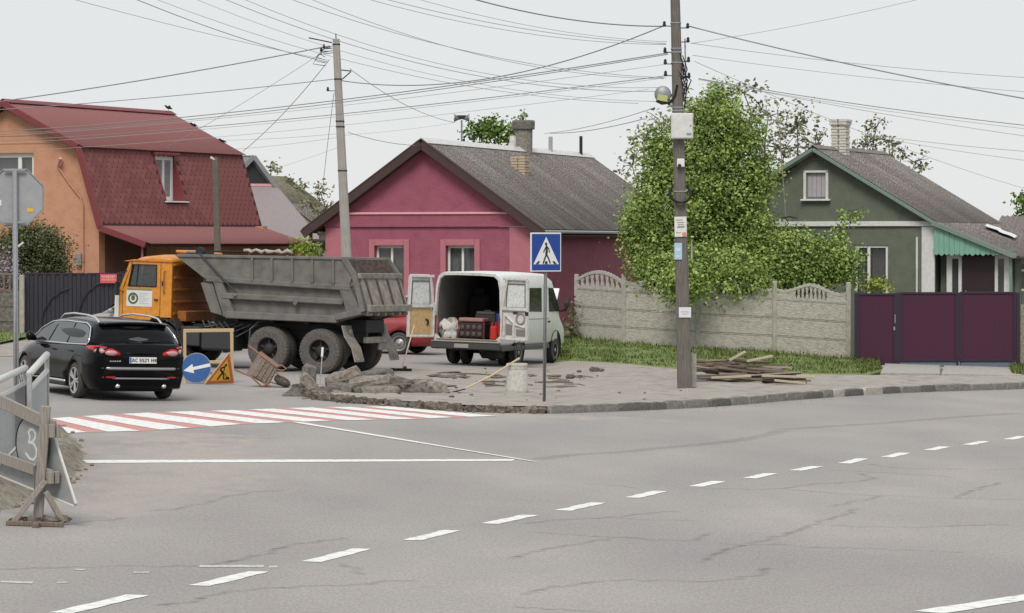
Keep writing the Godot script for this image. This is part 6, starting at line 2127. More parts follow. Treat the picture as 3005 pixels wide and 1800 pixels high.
		side_prism(st, [-0.94, 1.98, -0.64, 1.98, -0.36, 1.25, -0.66, 1.31], minf(s * (bx - 0.1), s * (bx - 0.03)), maxf(s * (bx - 0.1), s * (bx - 0.03)))
		obj("post", st, grey, body)
		st = mk()
		tube(st, [Vector3(s * (bx + 0.05), 2.66, -0.95), Vector3(s * (bx + 0.06), 2.3, -0.55), Vector3(s * (bx + 0.06), 2.0, -0.22), Vector3(s * (bx + 0.03), 1.78, 0.02)], 0.022, 6)
		obj("cable", st, M.black_metal, body)
		st = mk(true)
		lathe(st, [Vector2(0.05, -0.03), Vector2(0.06, 0.0), Vector2(0.05, 0.05), Vector2(0, 0.06)], 12, Transform3D(Basis(Vector3.BACK, -s * PI * 0.5), Vector3(s * (bx + 0.02), 1.72, 0.0)))
		obj("lug", st, grey, body)
		st = mk()
		bar(st, Vector3(s * (bx + 0.06), 1.66, 1.6), Vector3(s * (bx + 0.06), 1.55, 1.52), 0.04, 0.09, 0.01)
		obj("lug", st, grey, body)
		st = mk()
		bar(st, Vector3(s * (bx + 0.01), 2.64, 2.72), Vector3(s * (bx + 0.01), 2.30, 2.98), 0.12, 0.08, 0.01, Vector3.RIGHT)
		bar(st, Vector3(s * (bx + 0.01), 2.34, 2.97), Vector3(s * (bx + 0.01), 1.45, 3.24), 0.12, 0.07, 0.01, Vector3.RIGHT)
		obj("rear_post", st, grey, body)
	st = mk()
	side_prism(st, [-0.9, 1.98, -0.84, 2.0, -0.5, 1.30, -0.56, 1.26], -1.08, 1.08)
	side_prism(st, [-1.62, 2.61, -1.6, 2.64, -0.8, 2.1, -0.86, 2.06], -1.14, 1.14)
	side_prism(st, [-0.9, 2.04, -0.86, 2.1, -0.8, 2.1, -0.84, 1.99], -1.12, 1.12)
	obj("front_wall", st, rust, body)
	st = mk()
	side_prism(st, [-0.5, 1.26, 2.6, 1.24, 3.2, 1.44, 3.2, 1.48, 2.58, 1.30, -0.5, 1.31], -1.08, 1.08)
	obj("floor", st, rust, body)
	st = mk()
	for s in [-1.0, 1.0]:
		side_prism(st, [-1.5, 2.54, -0.76, 2.06, 2.84, 2.0, 2.95, 2.34, 2.74, 2.63], s * (bx - 0.058) - 0.004, s * (bx - 0.058) + 0.004)
	obj("lining", st, rust, body)
	st = mk()
	for z in [-0.1, 0.8, 1.7, 2.5]:
		cbox(st, -0.95, 0.95, 1.1, 1.24, z - 0.05, z + 0.05, 0.01)
	obj("cross_member", st, chassis, body)
	# tailgate, hung at the top and leaning out
	var tg := Node3D.new()
	tg.name = "tailgate"
	body.add_child(tg)
	var d := Vector3(0, 1.47 - 2.30, 3.33 - 3.03).normalized()
	var tb := Basis(Vector3.RIGHT, d.cross(Vector3.RIGHT).normalized() * -1.0, d)
	var mid := Vector3(0, 1.885, 3.19)
	st = mk()
	bar(st, Vector3(0, 2.28, 3.06), Vector3(0, 1.47, 3.34), 2.2, 0.04, 0.006, Vector3.BACK)
	obj("gate_sheet", st, grey_warm, tg)
	for e in [[2.26, 3.09, 0.13], [1.53, 3.36, 0.16]]:
		st = mk()
		bar(st, Vector3(-1.18, e[0], e[1]), Vector3(1.18, e[0], e[1]), 0.09, e[2], 0.015)
		obj("gate_rail", st, grey_warm, tg)
	for k in 4:
		st = mk()
		var x := -0.9 + k * 0.6
		bar(st, Vector3(x, 2.2, 3.12), Vector3(x, 1.58, 3.335), 0.045, 0.06, 0.01, Vector3.BACK)
		obj("gate_rib", st, rust, tg)
	st = mk()
	for k in 6:
		cbox(st, -1.05 + k * 0.4, -0.95 + k * 0.4, 1.36, 1.44, 3.2, 3.36, 0.01)
	cbox(st, -1.15, 1.15, 1.38, 1.45, 3.1, 3.22, 0.01)
	obj("gate_hinge", st, grey_warm, tg)
	# rolled tarpaulin and its roller along the far top edge
	st = mk(true)
	var roll := []
	var rad := []
	for k in 12:
		roll.append(Vector3(0.9 + 0.05 * sin(k * 1.9), 2.74 + 0.03 * sin(k * 2.7), -0.9 + k * 0.115))
		rad.append(0.045 + 0.016 * sin(k * 3.3))
	tube(st, roll, rad, 9)
	obj("tarpaulin_roll", st, worn([[0.25, 0.21, 0.19], [0.4, 0.35, 0.32], [0.6, 0.55, 0.51]], 0.4, 0.9, "coarse", 0.1, "", 1.0, 0.0, false), body)
	st = mk()
	lathe(st, [Vector2(0.1, -0.05), Vector2(0.11, 0.0), Vector2(0.1, 0.05), Vector2(0, 0.05)], 14, Transform3D(Basis(Vector3.BACK, PI * 0.5), Vector3(-1.15, 2.7, -0.98)))
	tube(st, [Vector3(-1.15, 2.7, -0.98), Vector3(1.1, 2.72, -0.98)], 0.025, 6)
	obj("tarpaulin_roller", st, chassis, body)
	st = mk()
	cbox(st, -0.9, -0.3, 2.64, 2.7, -1.5, -1.05, 0.02)
	obj("visor_top", st, grey, body)

# rings of a car body from stations [z, (half width, height) x 5]
func car_rings(stations: Array) -> Array:
	var rings := []
	for s in stations:
		var r := []
		var p: Array = s[1]
		for i in range(0, p.size(), 2):
			r.append(Vector3(p[i], p[i + 1], s[0]))
		for i in range(p.size() - 2, -1, -2):
			r.append(Vector3(-p[i], p[i + 1], s[0]))
		rings.append(r)
	return rings

func smooth_stations(st: Array, sub: int) -> Array:
	# Catmull-Rom between stations
	var out := []
	for i in st.size() - 1:
		for k in sub:
			var t := k / float(sub)
			var a: Array = st[maxi(i - 1, 0)]
			var b: Array = st[i]
			var c: Array = st[i + 1]
			var d: Array = st[mini(i + 2, st.size() - 1)]
			var row := []
			for j in b[1].size():
				row.append(cubic_interpolate(b[1][j], c[1][j], a[1][j], d[1][j], t))
			out.append([lerpf(b[0], c[0], t), row])
	out.append(st[-1])
	return out

# closed body with wheel arches cut out; returns the CSG node
func cut_body(called: String, parent: Node, mesh: Mesh, m: Material, arches: Array) -> Node3D:
	var c := CSGCombiner3D.new()
	c.name = numbered(parent, called)
	parent.add_child(c)
	var b := CSGMesh3D.new()
	b.name = "shell"
	b.mesh = mesh
	b.material = m
	c.add_child(b)
	for a in arches:
		var cy := CSGCylinder3D.new()
		cy.name = numbered(c, "arch")
		cy.operation = CSGShape3D.OPERATION_SUBTRACTION
		cy.radius = a[3]
		cy.height = a[4]
		cy.sides = 28
		cy.smooth_faces = true
		cy.material = M.black_matte
		cy.rotation = Vector3(0, 0, PI * 0.5)
		cy.position = Vector3(a[0], a[1], a[2])
		c.add_child(cy)
	return c

func patch(st: SurfaceTool, poly: Array, fn: Callable, off: float, out: Vector3) -> void:
	# polygon of (z, y) laid on a curved side: fn gives x for (z, y)
	var p := pv(poly)
	var ix := Geometry2D.triangulate_polygon(p)
	for i in range(0, ix.size(), 3):
		var v := []
		for k in 3:
			var q := p[ix[i + k]]
			var x: float = fn.call(q.x, q.y)
			v.append(Vector3(x + signf(x) * off, q.y, q.x))
		tri(st, v[0], v[1], v[2], out)

func build_car() -> void:
	var t := thing("estate_car", "black estate car with silver roof rails turning away at the left", "car", on_ground(-7.95, -59.75), ground_basis(deg_to_rad(27.5)))
	var paint := mat(0.004, 0.004, 0.005, 0.12)
	paint.metallic_specular = 0.28
	var S := [
		[2.44, [0.45, 0.29, 0.66, 0.3, 0.72, 0.50, 0.70, 0.60, 0.74, 0.80, 0.72, 0.95, 0.62, 1.01, 0.3, 1.04]],
		[2.36, [0.5, 0.23, 0.80, 0.25, 0.855, 0.48, 0.84, 0.62, 0.86, 0.80, 0.83, 0.97, 0.70, 1.05, 0.3, 1.07]],
		[2.10, [0.5, 0.2, 0.86, 0.21, 0.93, 0.48, 0.925, 0.62, 0.93, 0.82, 0.885, 0.99, 0.74, 1.05, 0.3, 1.07]],
		[1.42, [0.5, 0.22, 0.87, 0.23, 0.945, 0.46, 0.945, 0.62, 0.945, 0.82, 0.90, 0.985, 0.76, 1.03, 0.3, 1.05]],
		[0.4, [0.5, 0.2, 0.87, 0.2, 0.93, 0.44, 0.925, 0.60, 0.935, 0.79, 0.90, 0.96, 0.76, 1.02, 0.3, 1.04]],
		[-0.8, [0.5, 0.2, 0.87, 0.2, 0.93, 0.44, 0.925, 0.58, 0.93, 0.76, 0.89, 0.93, 0.76, 0.98, 0.3, 1.0]],
		[-1.45, [0.5, 0.22, 0.87, 0.22, 0.94, 0.46, 0.935, 0.6, 0.92, 0.75, 0.86, 0.88, 0.7, 0.93, 0.3, 0.95]],
		[-2.0, [0.5, 0.24, 0.80, 0.25, 0.88, 0.46, 0.87, 0.58, 0.83, 0.70, 0.76, 0.78, 0.6, 0.82, 0.3, 0.84]],
		[-2.34, [0.4, 0.28, 0.6, 0.3, 0.66, 0.46, 0.64, 0.55, 0.62, 0.63, 0.56, 0.68, 0.45, 0.7, 0.25, 0.71]]]
	var st := mk(true)
	loft(st, car_rings(smooth_stations(S, 3)))
	cut_body("body", t, mesh_of(st), paint, [[0.9, 0.34, 1.42, 0.385, 0.42], [-0.9, 0.34, 1.42, 0.385, 0.42], [0.9, 0.34, -1.43, 0.385, 0.42], [-0.9, 0.34, -1.43, 0.385, 0.42]])
	# greenhouse
	var Gs := [
		[2.34, [0.74, 0.98, 0.72, 1.02, 0.64, 1.06, 0.4, 1.08]],
		[2.12, [0.86, 0.98, 0.79, 1.13, 0.66, 1.25, 0.4, 1.29]],
		[1.86, [0.885, 0.975, 0.80, 1.2, 0.665, 1.39, 0.4, 1.43]],
		[1.4, [0.89, 0.97, 0.80, 1.23, 0.67, 1.42, 0.4, 1.465]],
		[0.4, [0.89, 0.95, 0.79, 1.24, 0.65, 1.445, 0.4, 1.485]],
		[-0.3, [0.88, 0.93, 0.78, 1.21, 0.64, 1.41, 0.4, 1.45]],
		[-0.75, [0.87, 0.92, 0.78, 1.12, 0.64, 1.27, 0.4, 1.31]],
		[-1.5, [0.8, 0.88, 0.74, 0.92, 0.6, 0.95, 0.4, 0.96]]]
	st = mk(true)
	loft(st, car_rings(smooth_stations(Gs, 3)))
	obj("roof", st, paint, t)
	var fx := func(z: float, y: float) -> float:
		var f := clampf((y - 0.96) / 0.27, 0.0, 1.7)
		return lerpf(0.89, 0.797, f) if f < 1.0 else lerpf(0.797, 0.69, (f - 1.0) / 0.7)
	var wins := [[-1.08, 1.0, -0.2, 1.0, -0.05, 1.36, -0.32, 1.34, -0.7, 1.21], [-0.13, 1.0, 0.82, 1.01, 0.86, 1.385, 0.02, 1.37], [0.89, 1.015, 1.92, 1.04, 1.9, 1.13, 1.72, 1.31, 1.5, 1.365, 0.93, 1.388]]
	var tint := mat(0.03, 0.031, 0.034, 0.04)
	tint.metallic_specular = 1.0
	for s in [-1.0, 1.0]:
		var g := func(z: float, y: float) -> float: return s * fx.call(z, y)
		for w in wins:
			st = mk(true)
			patch(st, w, g, 0.012, Vector3(s, 0.4, 0))
			obj("side_window", st, tint, t)
		# bright strip round the windows
		st = mk(true)
		var line := [-1.12, 0.985, -0.1, 0.985, 0.9, 0.995, 1.95, 1.02, 2.0, 1.07, 1.95, 1.18, 1.78, 1.33, 1.5, 1.395, 0.4, 1.405, -0.05, 1.39, -0.35, 1.365, -0.72, 1.235, -1.14, 0.99]
		var pts := []
		for i in range(0, line.size(), 2):
			var x: float = g.call(line[i], line[i + 1])
			pts.append(Vector3(x + s * 0.016, line[i + 1], line[i]))
		tube(st, pts, 0.016, 6)
		obj("window_trim", st, M.chrome, t)
		# roof rail
		st = mk(true)
		tube(st, [Vector3(s * 0.61, 1.42, 1.82), Vector3(s * 0.61, 1.5, 1.62), Vector3(s * 0.6, 1.535, 1.2), Vector3(s * 0.59, 1.545, 0.4), Vector3(s * 0.58, 1.51, -0.15), Vector3(s * 0.57, 1.42, -0.38)], 0.019, 8)
		obj("roof_rail", st, mat(0.62, 0.62, 0.62, 0.35, 0.6), t)
		# door mirror
		st = mk(true)
		tube(st, [Vector3(s * 0.9, 1.0, -0.85), Vector3(s * 0.98, 1.05, -0.86), Vector3(s * 1.04, 1.06, -0.87), Vector3(s * 1.1, 1.06, -0.88)], [0.03, 0.08, 0.095, 0.05], 10)
		obj("mirror", st, paint, t)
		# tail lights wrapping the corner
		st = mk(true)
		var lens := []
		for e in [[0.42, 2.425, 0.83, 0.90], [0.56, 2.425, 0.82, 0.965], [0.70, 2.40, 0.815, 1.0], [0.80, 2.33, 0.82, 1.015], [0.87, 2.2, 0.85, 1.015], [0.91, 1.95, 0.93, 1.0]]:
			lens.append([Vector3(s * e[0], e[2], e[1] + 0.012), Vector3(s * e[0] * 1.008, (e[2] + e[3]) * 0.5, e[1] + 0.05), Vector3(s * e[0], e[3], e[1] + 0.02), Vector3(s * e[0] * 0.9, (e[2] + e[3]) * 0.5, e[1] - 0.06)])
		loft(st, lens)
		var red := mat(0.42, 0.02, 0.025, 0.15)
		var tl := obj("tail_light", st, red, t)
		st = mk(true)
		for e in [[0.60, 2.475, 0.885], [0.80, 2.375, 0.915]]:
			st = mk(true)
			lathe(st, [Vector2(0.1, -0.01), Vector2(0.095, 0.012), Vector2(0, 0.02)], 12, Transform3D(Basis(Vector3.UP, s * (0.2 if e[0] < 0.7 else 0.8)) * Basis(Vector3.RIGHT, PI * 0.5) * Basis.from_scale(Vector3(1.15, 0.6, 0.5)), Vector3(s * e[0], e[2], e[1] - 0.004)))
			obj("clear_lens", st, mat(0.52, 0.27, 0.28, 0.15), tl)
		# sill strip and reflector
		st = mk(true)
		bar(st, Vector3(s * 0.93, 0.3, 0.95), Vector3(s * 0.925, 0.3, -0.95), 0.03, 0.04, 0.01)
		obj("sill_strip", st, M.chrome, t)
		st = mk()
		box(st, Vector3(s * 0.62, 0.44, 2.44), Vector3(0.24, 0.035, 0.03), Basis(Vector3.UP, s * 0.25), 0.008)
		obj("reflector", st, mat(0.3, 0.015, 0.02, 0.2), t)
		st = mk(true)
		tube(st, [Vector3(s * 0.45, 0.28, 2.3), Vector3(s * 0.45, 0.28, 2.46)], 0.04, 10)
		obj("exhaust", st, M.chrome, t)
		# door seams and handles
		st = mk()
		for z in [-0.16, 0.86]:
			st = mk()
			bar(st, Vector3(s * 0.937, 0.32, z), Vector3(s * 0.905, 0.95, z - 0.02), 0.006, 0.01)
			obj("door_seam", st, M.black_matte, t)
		for z in [0.0, 1.0]:
			st = mk()
			cbox(st, s * 0.935, s * 0.955, 0.86, 0.89, z + 0.1, z + 0.32, 0.008)
			obj("door_handle", st, paint, t)
		for z in [1.42, -1.43]:
			wheel(t, Vector3(s * 0.83, 0.335, z), s, 0.335, 0.215, 0.24, "alloy", mat(0.55, 0.55, 0.56, 0.3, 0.7), M.rubber)
	st = mk()
	cbox(st, -0.72, 0.72, 0.17, 0.3, -2.0, 2.2, 0.02)
	obj("underbody", st, M.black_matte, t)
	# rear window, spoiler, tailgate trim, plate
	st = mk(true)
	var a := []
	var b := []
	for k in 9:
		var u := k / 4.0 - 1.0
		a.append(Vector3(u * 0.70, 1.055 - 0.0 * u, 2.365 - 0.07 * u * u))
		b.append(Vector3(u * 0.60, 1.365 - 0.02 * u * u, 2.02 - 0.06 * u * u))
	ribbon(st, a, b, Vector3(0, 0.5, 1))
	obj("rear_window", st, tint, t)
	st = mk(true)
	var sp := []
	for k in 9:
		var u := k / 4.0 - 1.0
		var c := Vector3(u * 0.66, 1.425 - 0.03 * u * u, 1.93 - 0.06 * u * u)
		sp.append([c + Vector3(0, 0.02, -0.12), c + Vector3(0, 0.022, 0.06), c + Vector3(0, 0.0, 0.16), c + Vector3(0, -0.02, 0.15), c + Vector3(0, -0.045, 0.02), c + Vector3(0, -0.02, -0.12)])
	loft(st, sp)
	obj("spoiler", st, paint, t)
	st = mk(true)
	tube(st, [Vector3(0.05, 1.09, 2.35), Vector3(0.4, 1.1, 2.33)], 0.012, 6)
	obj("wiper", st, M.black_matte, t)
	for e in [[0.60, 0.60, 2.47, 0.06], [0.5, 0.42, 2.47, 0.035]]:
		st = mk(true)
		tube(st, [Vector3(-e[0] - 0.14, e[1] + 0.005, e[2] - 0.09), Vector3(-e[0], e[1], e[2] - 0.02), Vector3(-e[0] * 0.5, e[1], e[2]), Vector3(e[0] * 0.5, e[1], e[2]), Vector3(e[0], e[1], e[2] - 0.02), Vector3(e[0] + 0.14, e[1] + 0.005, e[2] - 0.09)], e[3] * 0.55, 6)
		obj("bumper_trim", st, mat(0.35, 0.35, 0.36, 0.35, 0.8), t)
	st = mk(true)
	tube(st, [Vector3(-0.45, 0.87, 2.42), Vector3(0, 0.88, 2.455), Vector3(0.45, 0.87, 2.42)], 0.014, 6)
	obj("tailgate_trim", st, paint, t)
	st = mk()
	box(st, Vector3(0.02, 0.755, 2.475), Vector3(0.53, 0.115, 0.012), Basis(Vector3.RIGHT, -0.06), 0.004)
	var plate := obj("number_plate", st, mat(0.7, 0.7, 0.68, 0.4), t)
	text_on("plate_lettering", "AC 5521 HK", 0.066, Transform3D(Basis(Vector3.RIGHT, -0.06), Vector3(0.045, 0.755, 2.483)), M.black_matte, plate)
	st = mk()
	box(st, Vector3(-0.225, 0.755, 2.482), Vector3(0.035, 0.1, 0.004))
	obj("plate_band", st, mat(0.05, 0.12, 0.5, 0.4), plate)
	st = mk()
	for k in 5:
		box(st, Vector3(-0.6 + k * 0.045, 0.735, 2.452), Vector3([0.034, 0.03, 0.036, 0.03, 0.034][k], 0.026, 0.01), Basis(Vector3.BACK, 0.2 * (k % 2)), 0.003)
	obj("badge", st, M.chrome, t)

func text_on(called: String, s: String, h: float, xf: Transform3D, m: Material, parent: Node, serif := false) -> void:
	var tm := TextMesh.new()
	tm.text = s
	var f := SystemFont.new()
	f.font_names = PackedStringArray(["Droid Serif" if serif else "Droid Sans"])
	f.font_weight = 700
	tm.font = f
	tm.font_size = 64
	tm.pixel_size = h / 46.0
	tm.depth = 0.003
	inst(called, tm, m, parent, xf)

func build_van() -> void:
	var t := thing("van", "white van with both rear doors open and cargo inside", "van", on_ground(-0.253, -81.2), ground_basis(deg_to_rad(-19)) * Basis.from_scale(Vector3(0.91, 1, 1)))
	var white := worn([[0.72, 0.725, 0.72], [0.78, 0.785, 0.78], [0.8, 0.805, 0.8]], 2.0, 0.35, "coarse", 0.04, "", 1.0, 0.0, false)
	white.clearcoat_enabled = true
	white.clearcoat = 0.4
	var dirty := worn([[0.46, 0.45, 0.42], [0.6, 0.59, 0.57], [0.66, 0.655, 0.63]], 1.3, 0.6, "coarse", 0.06, "", 1.0, 0.0, false)
	var inner := worn([[0.15, 0.145, 0.14], [0.22, 0.215, 0.21]], 0.8, 0.85, "coarse", 0.1, "", 1.0, 0.0, false)
	var sect := func(z: float, w: float, top: float, bot: float) -> Array:
		return [z, [w * 0.86, bot, w, bot + 0.12, w, 1.25, w * 0.965, top - 0.35, w * 0.9, top - 0.1, w * 0.78, top - 0.015, w * 0.4, top]]
	# the shell from the rear frame to the windscreen, open at the back
	var S := [sect.call(2.75, 0.99, 2.34, 0.55), sect.call(2.5, 1.0, 2.36, 0.5), sect.call(0.5, 1.0, 2.38, 0.48), sect.call(-1.0, 1.0, 2.35, 0.48), sect.call(-1.45, 0.985, 2.24, 0.48)]
	var st := mk(true)
	loft(st, car_rings(S), true, false, false)
	obj("body", st, white, t)
	var I := [sect.call(2.7, 0.94, 2.285, 0.58), sect.call(0.5, 0.94, 2.31, 0.6), sect.call(-1.0, 0.93, 2.28, 0.6), sect.call(-1.4, 0.92, 2.2, 0.6)]
	st = mk(true)
	loft(st, car_rings(I), true, false, true, true)
	obj("lining", st, inner, t)
	# rear frame between shell and lining
	var o: Array = car_rings([sect.call(2.75, 0.99, 2.34, 0.55)])[0]
	var i2: Array = car_rings([sect.call(2.745, 0.935, 2.275, 0.655)])[0]
	var i3: Array = car_rings([sect.call(2.64, 0.93, 2.27, 0.66)])[0]
	st = mk()
	for k in o.size():
		var k2 := (k + 1) % o.size()
		quad(st, o[k], o[k2], i2[k2], i2[k], Vector3.BACK)
		quad(st, i2[k], i2[k2], i3[k2], i3[k], Vector3(0, 1.4, 2.7) - (i2[k] as Vector3))
	obj("rear_frame", st, dirty, t)
	# nose
	var N := [
		[-1.40, [0.86, 0.48, 0.99, 0.6, 0.99, 1.22, 0.97, 1.8, 0.9, 2.13, 0.76, 2.22, 0.4, 2.25]],
		[-1.75, [0.86, 0.46, 0.985, 0.58, 0.985, 1.18, 0.955, 1.55, 0.88, 1.76, 0.75, 1.84, 0.4, 1.87]],
		[-2.15, [0.85, 0.44, 0.96, 0.56, 0.96, 1.06, 0.90, 1.16, 0.82, 1.22, 0.7, 1.26, 0.4, 1.29]],
		[-2.6, [0.78, 0.42, 0.9, 0.54, 0.88, 0.85, 0.82, 0.95, 0.74, 1.0, 0.6, 1.03, 0.35, 1.05]],
		[-2.8, [0.6, 0.45, 0.74, 0.55, 0.72, 0.75, 0.66, 0.84, 0.58, 0.88, 0.5, 0.9, 0.3, 0.91]]]
	st = mk(true)
	loft(st, car_rings(smooth_stations(N, 3)), true, false, true)
	obj("nose", st, white, t)
	var tint := mat(0.025, 0.027, 0.03, 0.05)
	tint.metallic_specular = 0.7
	st = mk(true)
	ribbon(st, [Vector3(-0.72, 2.17, -1.47), Vector3(0, 2.2, -1.5), Vector3(0.72, 2.17, -1.47)], [Vector3(-0.76, 1.36, -2.13), Vector3(0, 1.37, -2.18), Vector3(0.76, 1.36, -2.13)], Vector3(0, 0.5, -1))
	obj("windscreen", st, tint, t)
	var fx := func(z: float, y: float) -> float:
		return lerpf(1.0, 0.965, clampf((y - 1.25) / 0.75, 0, 1))
	for s in [-1.0, 1.0]:
		var g := func(z: float, y: float) -> float: return s * fx.call(z, y)
		for w in [[0.9, 1.38, 0.88, 1.98, -0.38, 1.98, -0.38, 1.36], [-0.98, 1.36, -0.95, 1.98, -1.35, 1.97, -1.85, 1.45, -1.9, 1.36], [2.3, 1.4, 2.28, 1.95, 1.1, 1.97, 1.1, 1.38]]:
			if s > 0 and w[0] == 2.3:
				continue
			st = mk(true)
			patch(st, w, g, 0.006, Vector3(s, 0, 0))
			obj("side_window", st, tint, t)
		st = mk()
		for e in [[-0.55, 0.62, 2.05], [0.98, 0.62, 2.05], [-0.9, 0.62, 2.02]]:
			bar(st, Vector3(g.call(0, 0.6) + s * 0.002, e[1], e[0]), Vector3(g.call(0, 2.0) + s * 0.002, e[2], e[0]), 0.008, 0.012)
		bar(st, Vector3(s * 1.002, 1.18, 2.6), Vector3(s * 1.002, 1.18, -0.95), 0.008, 0.02)
		obj("panel_seam", st, mat(0.25, 0.25, 0.25, 0.7), t)
		st = mk()
		cbox(st, s * 0.995, s * 1.03, 1.08, 1.12, -1.05, -0.9, 0.008)
		obj("door_handle", st, M.black_metal, t)
		st = mk()
		cbox(st, s * 0.93, s * 1.0, 0.4, 0.52, -1.1, 2.6, 0.02)
		obj("sill", st, mat(0.1, 0.1, 0.1, 0.8), t)
		st = mk(true)
		tube(st, [Vector3(s * 0.97, 1.36, -1.95), Vector3(s * 1.12, 1.4, -1.98), Vector3(s * 1.17, 1.55, -1.98), Vector3(s * 1.16, 1.68, -1.97)], [0.025, 0.05, 0.09, 0.05], 8)
		obj("mirror", st, M.black_metal, t)
		# wheel arch lips and wheels
		for z in [1.35, -1.62]:
			st = mk()
			lathe(st, [Vector2(0.0, 0.0), Vector2(0.42, 0.0), Vector2(0.43, 0.01), Vector2(0.42, 0.025)], 26, Transform3D(Basis(Vector3.BACK, -s * PI * 0.5), Vector3(s * 0.985, 0.44, z)))
			obj("wheel_arch", st, M.black_matte, t)
			wheel(t, Vector3(s * 0.9, 0.34, z), s, 0.34, 0.2, 0.2, "steel", mat(0.3, 0.28, 0.25, 0.6), M.rubber)
		st = mk()
		bar(st, Vector3(s * 0.86, 0.55, 0.95), Vector3(s * 0.86, 0.12, 0.9), 0.22, 0.015)
		obj("mud_flap", st, M.black_matte, t)
	for s in [-0.55, 0.55]:
		wheel(t, Vector3(s, 0.34, 1.35), signf(s), 0.34, 0.2, 0.2, "steel", mat(0.1, 0.1, 0.1, 0.6), M.rubber)
	# raised bonnet
	st = mk()
	bar(st, Vector3(0, 1.32, -2.12), Vector3(0, 1.95, -2.5), 1.5, 0.04, 0.015, Vector3.BACK)
	obj("bonnet", st, white, t)
	# floor edge, bumper, underside
	st = mk()
	cbox(st, -0.93, 0.93, 0.6, 0.66, -1.3, 2.7, 0.0)
	obj("floor", st, mat(0.12, 0.11, 0.1, 0.85), t)
	st = mk()
	cbox(st, -0.9, 0.9, 0.655, 0.68, 2.5, 2.78, 0.008)
	obj("loading_edge", st, M.wood[0], t)
	st = mk()
	cbox(st, -1.0, 1.0, 0.42, 0.6, 2.74, 2.92, 0.03)
	var bump := obj("rear_bumper", st, mat(0.05, 0.05, 0.052, 0.7), t)
	st = mk()
	cbox(st, -0.98, 0.98, 0.6, 0.625, 2.76, 2.93, 0.008)
	cbox(st, -0.3, 0.12, 0.46, 0.56, 2.925, 2.94, 0.004)
	obj("bumper_step", st, mat(0.3, 0.29, 0.27, 0.7), bump)
	st = mk()
	for s in [-0.4, 0.4]:
		cbox(st, s - 0.05, s + 0.05, 0.36, 0.52, -2.4, 2.7, 0.01)
	tube(st, [Vector3(-0.85, 0.34, 1.35), Vector3(0.85, 0.34, 1.35)], 0.06, 8)
	lathe(st, [Vector2(0.04, -0.18), Vector2(0.16, -0.08), Vector2(0.17, 0.08), Vector2(0.04, 0.18)], 12, Transform3D(Basis(), Vector3(0, 0.34, 1.35)))
	cbox(st, 0.3, 0.8, 0.2, 0.42, 1.9, 2.5, 0.05)
	obj("underframe", st, M.black_matte, t)
	st = mk()
	for s in [-1.0, 1.0]:
		cbox(st, s * 0.9, s * 0.985, 0.8, 1.25, 2.745, 2.765, 0.006)
	obj("tail_light", st, mat(0.35, 0.03, 0.02, 0.2), t)
	# open doors: built flat (hinge at x = 0, inside face towards +z), then swung
	for e in [[-1.0, Vector3(-0.99, 0, 2.76), 2.33, "left"], [1.0, Vector3(0.99, 0, 2.76), -0.55, "right"]]:
		var s: float = e[0]
		var hinge := Node3D.new()
		hinge.name = numbered(t, "rear_door")
		t.add_child(hinge)
		var w := 0.92
		var ang := deg_to_rad(-17.5) if s > 0 else deg_to_rad(62.0)
		hinge.transform = Transform3D(Basis(Vector3.UP, ang), e[1])
		hinge.set_meta("label", "open right rear door with bare ribbed metal inside" if s > 0 else "open left rear door with a plywood panel inside")
		var X := func(x: float) -> float: return s * x
		st = mk()
		var panel := func(p: Array, z0: float, z1: float, stt: SurfaceTool) -> void:
			var q := []
			for i in range(0, p.size(), 2):
				q += [s * p[i], p[i + 1]]
			prism(stt, pv(q), z0, z1)
		# frame pieces round the window
		panel.call([0, 0.7, w, 0.7, w, 1.5, 0, 1.5], -0.03, 0.0, st)
		panel.call([0, 1.502, 0.14, 1.502, 0.18, 2.1, 0.1, 2.2, 0.03, 1.9], -0.03, 0.0, st)
		panel.call([w - 0.12, 1.502, w, 1.502, w - 0.02, 2.2, w - 0.14, 2.1], -0.03, 0.0, st)
		panel.call([0.18, 2.102, w - 0.14, 2.102, w - 0.02, 2.202, w - 0.08, 2.27, 0.2, 2.27, 0.1, 2.202], -0.03, 0.0, st)
		obj("door_skin", st, dirty, hinge)
		st = mk()
		for r in [[0.0, 0.7, 0.0, 1.55], [w - 0.05, 0.7, w - 0.05, 1.55], [0.03, 1.5, 0.16, 2.2], [w - 0.06, 1.5, w - 0.08, 2.2]]:
			bar(st, Vector3(s * (r[0] + 0.025), r[1], 0.03), Vector3(s * (r[2] + 0.025), r[3], 0.03), 0.05, 0.06, 0.012, Vector3.BACK)
		for r in [[0.72, 0.06], [1.47, 0.08], [2.22, 0.07]]:
			bar(st, Vector3(s * 0.05, r[0], 0.03), Vector3(s * (w - 0.05), r[0], 0.03), 0.06, r[1], 0.012)
		obj("door_rim", st, dirty, hinge)
		st = mk()
		panel.call([0.14, 1.51, w - 0.12, 1.51, w - 0.14, 2.1, 0.18, 2.1], -0.02, -0.014, st)
		var film := obj("door_window", st, worn([[0.45, 0.47, 0.47], [0.66, 0.68, 0.68], [0.72, 0.74, 0.73]], 0.7, 0.3, "coarse", 0.06, "", 1.0, 0.0, false), hinge)
		st = mk()
		for q in [[0.14, 1.51, w - 0.12, 1.51], [0.18, 2.1, w - 0.14, 2.1], [0.14, 1.51, 0.18, 2.1], [w - 0.12, 1.51, w - 0.14, 2.1]]:
			bar(st, Vector3(s * q[0], q[1], 0.0), Vector3(s * q[2], q[3], 0.0), 0.025, 0.025, 0.006)
		obj("window_seal", st, mat(0.12, 0.12, 0.12, 0.8), film)
